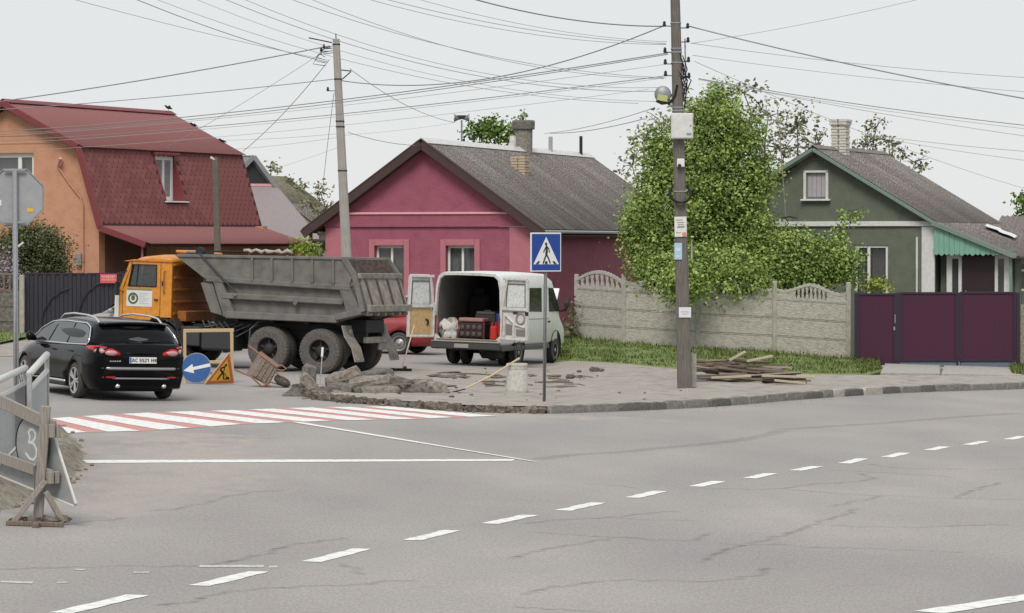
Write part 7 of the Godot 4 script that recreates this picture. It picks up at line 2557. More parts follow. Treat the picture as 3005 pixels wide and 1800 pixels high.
		if s < 0:
			st = mk()
			panel.call([0.09, 0.78, w - 0.07, 0.78, w - 0.07, 1.43, 0.2, 1.43, 0.09, 1.36], 0.004, 0.014, st)
			var ply := obj("plywood_panel", st, worn([[0.42, 0.27, 0.12], [0.55, 0.37, 0.18], [0.6, 0.42, 0.23]], 0.7, 0.8, "coarse", 0.14, "", 1.0, 0.0, false), hinge)
			st = mk()
			tube(st, [Vector3(s * 0.3, 1.14, 0.02), Vector3(s * 0.24, 1.12, 0.05), Vector3(s * 0.22, 1.05, 0.05), Vector3(s * 0.26, 1.0, 0.02)], 0.025, 6)
			obj("door_pull", st, M.black_metal, ply)
		else:
			st = mk()
			for q in [[0.1, 1.35, 0.45, 1.12], [0.45, 1.12, 0.45, 0.78], [0.45, 1.1, w - 0.08, 1.02], [0.12, 0.8, 0.12, 1.3]]:
				bar(st, Vector3(s * q[0], q[1], 0.02), Vector3(s * q[2], q[3], 0.02), 0.05, 0.05, 0.012, Vector3.BACK)
			obj("door_brace", st, dirty, hinge)
			st = mk()
			for q in [[0.16, 0.82, 0.38, 1.1], [0.52, 0.8, 0.84, 0.98]]:
				panel.call([q[0], q[1], q[2], q[1], q[2], q[3] * 0.98, q[0], q[3]], 0.001, 0.006, st)
			obj("door_cavity", st, mat(0.2, 0.19, 0.18, 0.8), hinge)
			st = mk(true)
			lathe(st, [Vector2(0.15, 0.0), Vector2(0.155, 0.02), Vector2(0.125, 0.022), Vector2(0.11, 0.004)], 20, Transform3D(Basis(Vector3.RIGHT, PI * 0.5), Vector3(s * 0.66, 1.24, 0.004)))
			obj("speaker_ring", st, mat(0.24, 0.23, 0.22, 0.8), hinge)
			st = mk()
			cbox(st, 0.85, 0.93, 1.32, 1.42, 0.0, 0.07, 0.01)
			cbox(st, 0.4, 0.56, 1.36, 1.4, 0.0, 0.03, 0.008)
			obj("latch", st, M.black_metal, hinge)
	# rear seats far inside
	st = mk()
	for s in [-0.5, 0.35]:
		cbox(st, s - 0.3, s + 0.3, 0.7, 1.15, 0.2, 0.7, 0.05)
		cbox(st, s - 0.3, s + 0.3, 1.1, 1.75, 0.55, 0.72, 0.06)
		cbox(st, s - 0.15, s + 0.15, 1.76, 1.95, 0.58, 0.7, 0.05)
	obj("seat", st, mat(0.03, 0.03, 0.034, 0.9), t)
	# cargo: things of their own
	var vx := t.transform
	var c := thing("generator", "maroon framed generator with pink top at the van's rear opening", "generator", vx * Vector3(0.0, 0.665, 2.25), vx.basis)
	st = mk()
	cbox(st, -0.36, 0.36, 0.03, 0.42, -0.25, 0.2, 0.03)
	obj("engine_block", st, mat(0.035, 0.02, 0.02, 0.7), c)
	st = mk()
	for k in 8:
		st = mk()
		lathe(st, [Vector2(0.05, 0), Vector2(0.06, 0.03), Vector2(0, 0.04)], 10, Transform3D(Basis(Vector3.RIGHT, PI * 0.5), Vector3(-0.26 + (k % 4) * 0.17, 0.14 + 0.17 * (k / 4), 0.2)))
		obj("fitting", st, mat(0.1, 0.07, 0.065, 0.6), c)
	st = mk()
	cbox(st, -0.38, 0.34, 0.44, 0.54, -0.25, 0.22, 0.025)
	obj("fuel_tank", st, mat(0.36, 0.2, 0.18, 0.5), c)
	st = mk()
	for x in [-0.38, 0.38]:
		tube(st, [Vector3(x, 0.02, 0.22), Vector3(x, 0.46, 0.22), Vector3(x, 0.46, -0.27), Vector3(x, 0.02, -0.27)], 0.018, 6)
	obj("frame", st, mat(0.15, 0.03, 0.03, 0.6), c)
	c = thing("sack", "bulging white sack of rubbish left of the generator in the van", "sack", vx * Vector3(-0.62, 0.665, 2.35), vx.basis)
	st = mk(true)
	rough_block(st, Vector3(0.5, 0.42, 0.4), 0.09, 77, Transform3D(Basis(), Vector3(0, 0.21, 0)), 5)
	obj("bag", st, worn([[0.4, 0.38, 0.34], [0.62, 0.61, 0.6], [0.7, 0.7, 0.72]], 0.35, 0.7, "coarse", 0.15, "lump", 1.5, 0.0, false), c)
	st = mk()
	for k in 5:
		rough_block(st, Vector3(0.16, 0.12, 0.14), 0.03, 300 + k, Transform3D(Basis(Vector3.UP, k), Vector3(-0.12 + k * 0.07, 0.42 + 0.04 * (k % 2), 0.05 - 0.05 * (k % 3))), 2)
	obj("rubbish", st, mat(0.45, 0.42, 0.36, 0.8), c)
	c = thing("canister", "red plastic fuel canister at the right of the van floor", "canister", vx * Vector3(0.68, 0.665, 2.4), vx.basis)
	st = mk()
	cbox(st, -0.11, 0.11, 0.0, 0.36, -0.15, 0.15, 0.04)
	obj("tank", st, mat(0.5, 0.035, 0.03, 0.4), c)
	st = mk()
	tube(st, [Vector3(-0.07, 0.34, 0.08), Vector3(-0.07, 0.44, 0.05), Vector3(-0.07, 0.44, -0.05), Vector3(-0.07, 0.34, -0.08)], 0.018, 6)
	tube(st, [Vector3(0.05, 0.34, 0.06), Vector3(0.05, 0.45, 0.08)], 0.03, 8)
	obj("handle", st, mat(0.4, 0.03, 0.028, 0.4), c)
	c = thing("bucket", "blue plastic bucket high on the right inside the van", "bucket", vx * Vector3(0.68, 0.665, 1.95), vx.basis)
	st = mk(true)
	lathe(st, [Vector2(0, 0.0), Vector2(0.12, 0.0), Vector2(0.15, 0.3), Vector2(0.15, 0.62), Vector2(0.16, 0.66), Vector2(0.14, 0.64), Vector2(0.1, 0.05)], 16)
	obj("pail", st, mat(0.03, 0.1, 0.3, 0.5), c)
	c = thing("toolbox", "dark tool box stacked behind the generator in the van", "toolbox", vx * Vector3(0.2, 0.665, 1.75), vx.basis)
	st = mk()
	cbox(st, -0.3, 0.3, 0.0, 0.62, -0.2, 0.2, 0.02)
	obj("case", st, mat(0.05, 0.045, 0.045, 0.6), c)
	st = mk()
	cbox(st, -0.28, 0.28, 0.62, 0.7, -0.18, 0.18, 0.02)
	cbox(st, -0.1, 0.1, 0.7, 0.74, -0.02, 0.02, 0.008)
	obj("lid", st, mat(0.12, 0.11, 0.11, 0.6), c)

func simple_car(called: String, label: String, at: Vector3, yaw: float, paint: StandardMaterial3D, k: float) -> void:
	var t := thing(called, label, "car", at, ground_basis(yaw).scaled(Vector3(1, 1, 1)))
	var S := [
		[2.15, [0.45, 0.36 * k, 0.66, 0.37, 0.74, 0.52, 0.74, 0.62, 0.76, 0.82, 0.72, 0.97, 0.62, 1.02, 0.3, 1.04]],
		[1.95, [0.5, 0.24, 0.80, 0.26, 0.855, 0.48, 0.85, 0.62, 0.85, 0.82, 0.80, 1.0, 0.68, 1.05, 0.3, 1.07]],
		[1.3, [0.5, 0.22, 0.82, 0.22, 0.87, 0.46, 0.87, 0.6, 0.865, 0.8, 0.82, 0.98, 0.7, 1.04, 0.3, 1.06]],
		[0.0, [0.5, 0.2, 0.82, 0.2, 0.865, 0.44, 0.86, 0.6, 0.86, 0.78, 0.82, 0.94, 0.7, 1.0, 0.3, 1.02]],
		[-1.25, [0.5, 0.22, 0.82, 0.22, 0.87, 0.46, 0.865, 0.6, 0.85, 0.76, 0.79, 0.88, 0.66, 0.92, 0.3, 0.94]],
		[-1.9, [0.5, 0.24, 0.76, 0.25, 0.82, 0.46, 0.8, 0.58, 0.77, 0.68, 0.7, 0.76, 0.58, 0.79, 0.3, 0.81]],
		[-2.12, [0.4, 0.3, 0.6, 0.32, 0.66, 0.46, 0.64, 0.55, 0.62, 0.62, 0.56, 0.66, 0.45, 0.68, 0.25, 0.69]]]
	var st := mk(true)
	loft(st, car_rings(smooth_stations(S, 3)))
	cut_body("body", t, mesh_of(st), paint, [[0.85, 0.31, 1.25, 0.35, 0.4], [-0.85, 0.31, 1.25, 0.35, 0.4], [0.85, 0.31, -1.28, 0.35, 0.4], [-0.85, 0.31, -1.28, 0.35, 0.4]])
	var Gs := [
		[1.75, [0.7, 0.98, 0.66, 1.02, 0.6, 1.05, 0.3, 1.07]],
		[1.15, [0.79, 0.98, 0.72, 1.2, 0.6, 1.36 * k, 0.3, 1.4 * k]],
		[0.3, [0.81, 0.96, 0.72, 1.22, 0.6, 1.40 * k, 0.3, 1.44 * k]],
		[-0.35, [0.8, 0.94, 0.72, 1.18, 0.6, 1.35 * k, 0.3, 1.39 * k]],
		[-1.2, [0.74, 0.9, 0.7, 0.93, 0.6, 0.95, 0.3, 0.96]]]
	st = mk(true)
	loft(st, car_rings(smooth_stations(Gs, 3)))
	obj("roof", st, paint, t)
	var tint := mat(0.03, 0.032, 0.034, 0.06)
	st = mk(true)
	ribbon(st, [Vector3(-0.6, 1.33 * k, -0.42), Vector3(0, 1.36 * k, -0.46), Vector3(0.6, 1.33 * k, -0.42)], [Vector3(-0.66, 1.0, -1.12), Vector3(0, 1.02, -1.18), Vector3(0.66, 1.0, -1.12)], Vector3(0, 0.5, -1))
	obj("windscreen", st, tint, t)
	for s in [-1.0, 1.0]:
		var g := func(_z: float, y: float) -> float: return s * lerpf(0.815, 0.7, clampf((y - 0.96) / 0.28, 0, 1.4))
		for w in [[-0.95, 1.0, -0.05, 1.0, -0.05, 1.3, -0.35, 1.28], [0.02, 1.0, 1.0, 1.02, 1.05, 1.24, 0.85, 1.31, 0.02, 1.31]]:
			st = mk(true)
			patch(st, w, g, 0.012, Vector3(s, 0.4, 0))
			obj("side_window", st, tint, t)
		for z in [1.25, -1.28]:
			wheel(t, Vector3(s * 0.76, 0.305, z), s, 0.305, 0.19, 0.2, "steel", mat(0.35, 0.35, 0.36, 0.4, 0.5), M.rubber)
		st = mk()
		box(st, Vector3(s * 0.66, 0.82, 2.1), Vector3(0.26, 0.16, 0.08), Basis(Vector3.UP, s * 0.4), 0.02)
		obj("tail_light", st, mat(0.3, 0.01, 0.012, 0.2), t)
		st = mk()
		box(st, Vector3(s * 0.6, 0.66, -2.02), Vector3(0.26, 0.14, 0.12), Basis(Vector3.UP, -s * 0.35), 0.02)
		obj("headlight", st, mat(0.6, 0.6, 0.6, 0.15), t)
		st = mk(true)
		tube(st, [Vector3(s * 0.82, 0.96, -0.75), Vector3(s * 0.93, 1.0, -0.77), Vector3(s * 0.99, 1.0, -0.78)], [0.03, 0.075, 0.04], 8)
		obj("mirror", st, paint, t)

func build_parked_cars() -> void:
	var red := mat(0.26, 0.012, 0.016, 0.25)
	red.clearcoat_enabled = true
	red.clearcoat = 0.8
	simple_car("parked_car", "red car parked between the truck's tail and the white van", on_ground(-4.05, -86.4), deg_to_rad(74), red, 1.0)
	var grey := mat(0.3, 0.31, 0.31, 0.3)
	grey.clearcoat_enabled = true
	grey.clearcoat = 0.6
	simple_car("parked_car", "pale grey car mostly hidden behind the truck's orange cab", on_ground(-9.6, -84.0), deg_to_rad(60), grey, 1.12)

# ---------------------------------------------------------------- signs
func disc_poly(cx: float, cy: float, r: float, n := 20) -> PackedVector2Array:
	var p := PackedVector2Array()
	for i in n:
		p.append(Vector2(cx + cos(TAU * i / n) * r, cy + sin(TAU * i / n) * r))
	return p

func stroke(st: SurfaceTool, pts: Array, w: float, z0: float, z1: float, xf := Transform3D()) -> void:
	# thick polyline in the xy plane: one prism for each segment, round-ish joints
	for i in range(0, pts.size() - 2, 2):
		var a := Vector2(pts[i], pts[i + 1])
		var b := Vector2(pts[i + 2], pts[i + 3])
		var n := (b - a).orthogonal().normalized() * w * 0.5
		prism(st, PackedVector2Array([a - n, b - n, b + n, a + n]), z0, z1 + 0.0002 * (i % 3), xf)
	for i in range(0, pts.size(), 2):
		prism(st, disc_poly(pts[i], pts[i + 1], w * 0.5, 8), z0, z1 - 0.0003, xf)

func build_signs() -> void:
	# pedestrian crossing sign
	var t := thing("crossing_sign", "blue square pedestrian crossing sign on a thin grey post at the kerb", "sign", Vector3(0.61, 0.08, -59.6))
	var st := mk(true)
	tube(st, [Vector3(0, -0.1, 0), Vector3(0.035, 3.2, 0)], 0.033, 10)
	obj("post", st, worn([[0.12, 0.12, 0.125], [0.2, 0.2, 0.21]], 0.4, 0.6), t)
	var b := Node3D.new()
	b.name = "sign_board"
	t.add_child(b)
	b.transform = Transform3D(Basis(Vector3.UP, deg_to_rad(36)), Vector3(0.03, 2.86, 0.05))
	var white := mat(0.72, 0.73, 0.74, 0.5)
	var blue := worn([[0.008, 0.045, 0.26], [0.011, 0.058, 0.31]], 0.8, 0.4, "coarse", 0.05)
	var black := mat(0.012, 0.013, 0.016, 0.5)
	st = mk()
	box(st, Vector3(0, 0, 0), Vector3(0.72, 0.74, 0.02), Basis(), 0.006)
	obj("plate", st, white, b)
	st = mk()
	box(st, Vector3(0, 0, -0.022), Vector3(0.7, 0.72, 0.022), Basis(), 0.006)
	box(st, Vector3(0, 0.2, -0.04), Vector3(0.5, 0.04, 0.02))
	box(st, Vector3(0, -0.2, -0.04), Vector3(0.5, 0.04, 0.02))
	obj("backing", st, M.galv, b)
	st = mk()
	box(st, Vector3(0, 0, 0.011), Vector3(0.67, 0.69, 0.004))
	obj("blue_field", st, blue, b)
	st = mk()
	prism(st, pv([-0.3, -0.23, 0.3, -0.23, 0.0, 0.29]), 0.013, 0.016)
	obj("white_triangle", st, white, b)
	st = mk()
	prism(st, disc_poly(-0.005, 0.155, 0.028, 12), 0.016, 0.019)
	stroke(st, [0.005, 0.105, 0.012, 0.03, 0.0, -0.04], 0.05, 0.016, 0.019)
	stroke(st, [0.0, -0.05, -0.035, -0.12, -0.07, -0.21], 0.03, 0.016, 0.019)
	stroke(st, [0.005, -0.05, 0.05, -0.11, 0.09, -0.205], 0.03, 0.016, 0.019)
	stroke(st, [0.02, 0.1, 0.06, 0.065, 0.075, 0.0], 0.022, 0.016, 0.019)
	stroke(st, [-0.005, 0.1, -0.045, 0.04, -0.06, 0.0], 0.022, 0.016, 0.019)
	for x in [-0.2, 0.0, 0.2]:
		var k: float = 0.6 - absf(x) * 0.2
		prism(st, pv([x - 0.035 + x * 0.08, -0.225, x + 0.035 + x * 0.08, -0.225, x * k * 1.5 + 0.02, -0.17, x * k * 1.5 - 0.02, -0.17]), 0.016, 0.019)
	obj("walking_figure", st, black, b)

	# back of a stop sign
	t = thing("stop_sign", "grey back of an octagonal sign on a tall post at the left edge", "sign", Vector3(-6.78, 0.2, -43))
	st = mk(true)
	tube(st, [Vector3(0, -0.1, 0.06), Vector3(-0.018, 3.9, 0.06)], 0.037, 12)
	obj("post", st, M.galv, t)
	st = mk()
	var oct := PackedVector2Array()
	for i in 8:
		oct.append(Vector2(cos(TAU * (i + 0.5) / 8), sin(TAU * (i + 0.5) / 8)) * 0.415)
	prism(st, oct, -0.012, 0.0, Transform3D(Basis(), Vector3(-0.02, 3.535, 0)))
	var plate := obj("octagon_plate", st, worn([[0.29, 0.3, 0.315], [0.345, 0.36, 0.375]], 1.2, 0.5, "coarse", 0.05), t)
	st = mk()
	for i in 8:
		var p := oct[i]
		var q := oct[(i + 1) % 8]
		bar(st, Vector3(p.x - 0.02, 3.535 + p.y, 0.008), Vector3(q.x - 0.02, 3.535 + q.y, 0.008), 0.018, 0.016, 0.004, Vector3.BACK)
	obj("flange", st, M.galv, plate)
	st = mk()
	for y in [3.9, 3.19]:
		st = mk()
		box(st, Vector3(-0.02, y, 0.05), Vector3(0.3, 0.03, 0.035), Basis(), 0.006)
		obj("clamp", st, M.galv, t)
	st = mk()
	box(st, Vector3(0.185, 3.36, 0.003), Vector3(0.09, 0.05, 0.006))
	obj("yellow_sticker", st, mat(0.75, 0.4, 0.04, 0.6), plate)
	st = mk()
	box(st, Vector3(-0.24, 3.46, 0.003), Vector3(0.06, 0.08, 0.006))
	obj("white_sticker", st, M.plastic_white, plate)
	st = mk()
	tube(st, [Vector3(0.03, 2.86, 0.07), Vector3(0.1, 2.92, 0.07)], 0.016, 6)
	obj("bolt", st, M.white_wall, t)

# ---------------------------------------------------------------- railing and barricade on the left
func railing(called: String, label: String, a: Vector3, b: Vector3, h0: float, h1: float) -> void:
	var t := thing(called, label, "railing", Vector3.ZERO, Basis(), "grey pedestrian railing panels")
	var n := 14
	for i in [0, n]:
		var f = i / float(n)
		var p := a.lerp(b, f)
		var h := lerpf(h0, h1, f)
		var st := mk()
		bar(st, p + Vector3(0, -0.25, 0), p + Vector3(0, h + 0.02, 0), 0.06, 0.06, 0.008)
		obj("post", st, M.rail_grey, t)
	for e in [[1.0, 0.045], [0.82, 0.035], [0.1, 0.03]]:
		var st := mk(true)
		tube(st, [a + Vector3(0, h0 * e[0], 0), b + Vector3(0, h1 * e[0], 0)], e[1], 8)
		obj("rail", st, M.rail_top if e[0] > 0.5 else M.rail_grey, t)
	var d := (b - a).normalized()
	for i in n * 2:
		var f := (i + 0.5) / (n * 2.0)
		var p := a.lerp(b, f)
		var h := lerpf(h0, h1, f)
		var st := mk()
		var w := a.distance_to(b) / (n * 2.0) * 0.72
		box(st, p + Vector3(0, h * 0.45, 0), Vector3(w, h * 0.74, 0.012), Basis(d, Vector3.UP, d.cross(Vector3.UP)), 0.003)
		obj("picket", st, M.rail_grey, t)

func build_barrier() -> void:
	railing("railing_panel", "nearer grey picket railing panel running off the left edge", Vector3(-5.95, 0.35, -35.2), Vector3(-6.27, 0.4, -40.4), 1.13, 1.1)
	railing("railing_panel", "farther tilted grey picket railing panel behind the wooden barricade", Vector3(-6.0, 0.36, -39.0), Vector3(-6.3, 0.38, -42.5), 1.12, 1.22)

	# barricade: along() runs left from the post, y up, n towards the camera side
	var org := Vector3(-4.85, 0, -32.9)
	var dir := Vector3(-0.65, 0, -0.76)
	var nrm := Vector3(-0.76, 0, 0.65)
	var xf := Transform3D(Basis(-dir, Vector3.UP, nrm), org)
	var B := thing("road_barricade", "weathered wooden barricade on splayed feet at the left edge", "barricade")
	var st := mk()
	bar(st, xf * Vector3(0.1, 1.18, 0), xf * Vector3(-1.4, 1.5, 0), 0.035, 0.14, 0.006)
	obj("plank", st, M.wood_grey, B)
	st = mk()
	bar(st, xf * Vector3(0.04, 0.67, 0), xf * Vector3(-1.4, 0.86, 0), 0.035, 0.12, 0.006)
	obj("plank", st, M.wood_grey, B)
	st = mk()
	bar(st, Vector3(-4.99, 0.16, -32.98), xf * Vector3(0.0, 1.4, 0.045), 0.06, 0.1, 0.008)
	obj("post", st, M.wood_grey, B)
	for e in [[Vector3(0, 0.62, 0.05), Vector3(-5.22, 0.18, -32.8)], [Vector3(0, 0.5, 0.05), Vector3(-4.72, 0.17, -32.95)], [Vector3(-0.22, 0.78, 0.05), Vector3(-5.05, 0.17, -33.35)]]:
		st = mk()
		bar(st, xf * (e[0] as Vector3), e[1], 0.035, 0.06, 0.006)
		obj("brace", st, M.wood_grey, B)
	for e in [[Vector3(-5.28, 0.185, -32.72), Vector3(-4.68, 0.165, -32.72)], [Vector3(-5.0, 0.175, -33.5), Vector3(-4.95, 0.17, -32.55)]]:
		st = mk()
		bar(st, e[0], e[1], 0.07, 0.05, 0.008)
		obj("foot", st, M.wood[2], B)
	for z in [0.03, -0.04]:
		st = mk()
		box(st, xf * Vector3(0.09, 1.14, z), Vector3(0.06, 0.14, 0.05), xf.basis, 0.006)
		obj("cleat", st, M.wood_grey, B)
		st = mk()
		box(st, xf * Vector3(0.06, 0.65, z), Vector3(0.07, 0.13, 0.05), xf.basis, 0.006)
		obj("cleat", st, M.wood_grey, B)
	var mud := thing("mud_clods", "lumps of mud weighing down the barricade's feet", "mud")
	kind(mud, "stuff")
	st = mk()
	for k in 9:
		clod(st, Vector3(-5.2 + k * 0.06, 0.2, -32.85 - 0.08 * (k % 3)), Vector3(0.17, 0.1, 0.15), 400 + k)
	obj("lumps", st, M.mud, mud)

	var grey := worn([[0.23, 0.24, 0.25], [0.29, 0.3, 0.31], [0.32, 0.33, 0.34]], 0.9, 0.6, "coarse", 0.07)
	var edge := mat(0.62, 0.61, 0.58, 0.6)
	var r := thing("round_sign_back", "grey back of a round sign with a white painted number three", "sign", xf * Vector3(-0.44, 0.98, -0.045), xf.basis)
	st = mk()
	prism(st, disc_poly(0, 0, 0.3, 36), -0.008, 0.0)
	obj("plate", st, grey, r)
	st = mk(true)
	var rim := []
	for i in 37:
		rim.append(Vector3(cos(TAU * i / 36) * 0.3, sin(TAU * i / 36) * 0.3, -0.004))
	tube(st, rim, 0.012, 6, false)
	obj("rim", st, M.black_metal, r)
	st = mk()
	stroke(st, [-0.05, 0.12, -0.01, 0.15, 0.05, 0.15, 0.09, 0.11, 0.08, 0.06, 0.03, 0.02, -0.04, 0.01, 0.0, 0.015, 0.06, 0.0, 0.11, -0.06, 0.1, -0.13, 0.05, -0.17, -0.03, -0.16, -0.1, -0.11], 0.028, 0.0, 0.002)
	stroke(st, [-0.05, 0.12, -0.02, 0.07, -0.04, 0.015], 0.026, 0.0, 0.0015)
	obj("painted_number", st, mat(0.6, 0.61, 0.6, 0.8), r)
	var g := thing("triangular_sign_back", "grey back of a large triangular sign with pale edge in the barricade", "sign", xf * Vector3(0, 0, -0.1), xf.basis)
	st = mk()
	prism(st, pv([-0.177, 1.28, 0.33, 0.42, 0.355, 0.375, 0.31, 0.36, -1.2, 0.6, -1.24, 0.66, -0.23, 1.28]), -0.006, 0.006)
	obj("plate", st, grey, g)
	st = mk()
	bar(st, Vector3(-0.175, 1.27, 0.006), Vector3(0.355, 0.385, 0.006), 0.03, 0.02, 0.004, Vector3.BACK)
	bar(st, Vector3(0.32, 0.362, 0.006), Vector3(-1.2, 0.605, 0.006), 0.02, 0.02, 0.004, Vector3.BACK)
	bar(st, Vector3(-0.23, 1.27, 0.006), Vector3(-1.24, 0.66, 0.006), 0.03, 0.02, 0.004, Vector3.BACK)
	obj("edge", st, edge, g)

# ---------------------------------------------------------------- roadworks
func build_roadworks() -> void:
	# timber frame behind the two portable signs
	var t := thing("timber_frame", "yellowish timber frame standing behind the blue arrow sign", "frame", Vector3(-6.38, 0.19, -66.0), Basis(Vector3.UP, 0.1))
	for e in [[Vector3(-0.5, -0.02, 0), Vector3(-0.5, 1.06, 0), "upright"], [Vector3(0.5, -0.04, 0), Vector3(0.48, 1.06, 0), "upright"], [Vector3(-0.53, 1.08, 0), Vector3(0.53, 1.09, 0), "top_rail"], [Vector3(-0.5, 0.42, -0.03), Vector3(0.5, 0.42, -0.03), "cross_rail"], [Vector3(-0.5, 1.0, -0.05), Vector3(-0.5, -0.02, -0.4), "strut"], [Vector3(0.49, 1.0, -0.05), Vector3(0.49, -0.04, -0.4), "strut"]]:
		var st := mk()
		bar(st, e[0], e[1], 0.065, 0.075, 0.008, Vector3.BACK if e[2] != "top_rail" else Vector3.UP)
		obj(e[2], st, M.wood_yellow, t)
	# round blue arrow sign
	t = thing("arrow_sign", "round blue sign with white arrow pointing left, leaning at ground level", "sign", Vector3(-6.56, 0.52, -65.15), Basis(Vector3.UP, -0.12) * Basis(Vector3.RIGHT, -0.16))
	var st := mk()
	prism(st, disc_poly(0, 0, 0.318, 36), -0.012, 0.0)
	obj("plate", st, M.galv, t)
	st = mk()
	prism(st, disc_poly(0, 0, 0.305, 36), 0.0, 0.004)
	obj("blue_field", st, worn([[0.01, 0.07, 0.24], [0.016, 0.095, 0.3]], 0.6, 0.5, "coarse", 0.06), t)
	st = mk()
	var ax := Transform3D(Basis(Vector3.BACK, 0.22), Vector3(0.0, 0.0, 0))
	prism(st, pv([0.3, 0.035, 0.3, -0.035, -0.06, -0.032, -0.06, -0.1, -0.27, 0.0, -0.06, 0.1, -0.06, 0.032]), 0.004, 0.007, ax)
	obj("white_arrow", st, mat(0.68, 0.68, 0.68, 0.6), t)
	st = mk()
	box(st, Vector3(-0.24, -0.27, -0.05), Vector3(0.07, 0.16, 0.05), Basis(), 0.008)
	box(st, Vector3(0.1, -0.25, -0.04), Vector3(0.5, 0.06, 0.05), Basis(), 0.008)
	obj("stand", st, M.wood_yellow, t)
	# triangular roadworks sign
	var A := Vector3(-5.85, 0.84, -64.95)
	var Bp := Vector3(-6.34, 0.20, -64.75)
	var C := Vector3(-5.79, 0.20, -65.3)
	var u := (C - Bp).normalized()
	var w := u.cross((A - Bp).normalized()).normalized()
	var v := w.cross(u).normalized()
	var s := (C - Bp).length()
	t = thing("roadworks_sign", "orange edged yellow triangular roadworks sign leaning beside the blue sign", "sign", Bp, Basis(u, v, w))
	var loc := Transform3D(Basis(u, v, w), Bp).affine_inverse() * A
	var tri3 := [Vector2(0, 0), Vector2(s, 0), Vector2(loc.x, loc.y)]
	var cen: Vector2 = (tri3[0] + tri3[1] + tri3[2]) / 3.0
	for e in [[1.04, -0.012, 0.0, mat(0.6, 0.45, 0.28, 0.6), "plate"], [0.98, 0.0, 0.003, worn([[0.45, 0.12, 0.04], [0.56, 0.17, 0.06]], 0.3, 0.6), "orange_border"], [0.7, 0.003, 0.006, worn([[0.7, 0.36, 0.03], [0.78, 0.46, 0.06]], 0.3, 0.6), "yellow_field"]]:
		st = mk()
		var poly := PackedVector2Array()
		for q in tri3:
			poly.append(cen + (q - cen) * e[0])
		prism(st, poly, e[1], e[2])
		obj(e[4], st, e[3], t)
	st = mk()
	var m := Transform3D(Basis.from_scale(Vector3(s * 0.92, loc.y * 0.9, 1)), Vector3(cen.x, cen.y, 0))
	prism(st, disc_poly(0.05, 0.30, 0.045, 12), 0.006, 0.009, m)
	stroke(st, [0.02, 0.24, -0.1, 0.2, -0.12, 0.13, -0.02, 0.05, -0.08, -0.06, -0.16, -0.2], 0.055, 0.006, 0.009, m)
	stroke(st, [-0.02, 0.05, 0.04, -0.07, 0.06, -0.19], 0.05, 0.006, 0.009, m)
	stroke(st, [0.02, 0.23, 0.02, 0.1, -0.06, 0.05], 0.03, 0.006, 0.009, m)
	stroke(st, [-0.08, 0.1, 0.04, 0.02, 0.2, -0.16], 0.022, 0.006, 0.009, m)
	prism(st, pv([0.08, -0.22, 0.3, -0.22, 0.26, -0.14, 0.18, -0.12]), 0.006, 0.009, m)
	obj("worker_figure", st, M.black_matte, t)
	st = mk()
	bar(st, Vector3(s * 0.5, 0.05, -0.03), Vector3(s * 0.6, 0.1, -0.45), 0.03, 0.03)
	obj("rear_prop", st, M.wood[0], t)

	# overturned wheelbarrow: x right, y up, z to the camera
	t = thing("wheelbarrow", "rusty wheelbarrow tipped on its side by the truck wheels", "wheelbarrow", Vector3(-5.09, 0.15, -64.6))
	var rust := worn([[0.12, 0.085, 0.065], [0.23, 0.18, 0.15], [0.36, 0.31, 0.27]], 0.3, 0.8, "coarse", 0.2, "", 1.0, 0.2)
	var rusty_tube := worn([[0.2, 0.09, 0.06], [0.33, 0.18, 0.13]], 0.3, 0.7, "coarse", 0.2)
	st = mk()
	var bot := [Vector3(-0.04, 0.59, 0.14), Vector3(-0.25, 0.25, 0.2), Vector3(0.08, 0.06, 0.16), Vector3(0.25, 0.38, 0.12)]
	var c0 := Vector3(0.01, 0.32, 0.15)
	var top := []
	for p in bot:
		top.append(c0 + (p - c0) * 1.32 + Vector3(-0.05, 0.04, -0.36))
	for k in 4:
		if top[k].y < 0.03:
			top[k].y = 0.03
	for k in 4:
		var k2 := (k + 1) % 4
		quad(st, bot[k], bot[k2], top[k2], top[k], (bot[k] + bot[k2]) * 0.5 - c0)
		quad(st, bot[k] - Vector3(0, 0, 0.012), bot[k2] - Vector3(0, 0, 0.012), top[k2] - Vector3(0, 0, 0.004), top[k] - Vector3(0, 0, 0.004), c0 - (bot[k] + bot[k2]) * 0.5)
	quad(st, bot[0], bot[1], bot[2], bot[3], Vector3(0, 0, 1))
	quad(st, bot[0] - Vector3(0, 0, 0.012), bot[1] - Vector3(0, 0, 0.012), bot[2] - Vector3(0, 0, 0.012), bot[3] - Vector3(0, 0, 0.012), Vector3(0, 0, -1))
	var tray := obj("tray", st, rust, t)
	for k in 3:
		st = mk()
		var f := 0.2 + k * 0.28
		bar(st, bot[0].lerp(bot[3], f) + Vector3(0, 0, 0.012), bot[1].lerp(bot[2], f) + Vector3(0, 0, 0.012), 0.045, 0.025, 0.008, Vector3.BACK)
		obj("tray_rib", st, rust, tray)
	st = mk(true)
	var rimp := []
	for k in 5:
		rimp.append(top[k % 4])
	tube(st, rimp, 0.016, 6)
	obj("rim", st, rusty_tube, tray)
	for e in [[Vector3(-0.33, 0.85, 0.0), Vector3(-0.06, 0.65, 0.08), Vector3(0.05, 0.57, 0.14), Vector3(0.24, 0.42, 0.14), Vector3(0.36, 0.45, 0.1), Vector3(0.45, 0.38, 0.08), Vector3(0.37, 0.34, 0.1), Vector3(0.27, 0.36, 0.14)], [Vector3(-0.6, 0.36, 0.1), Vector3(-0.27, 0.23, 0.22), Vector3(-0.05, 0.03, 0.22), Vector3(0.1, 0.05, 0.18)]]:
		st = mk(true)
		tube(st, e, 0.02, 7)
		obj("handle", st, rusty_tube, t)
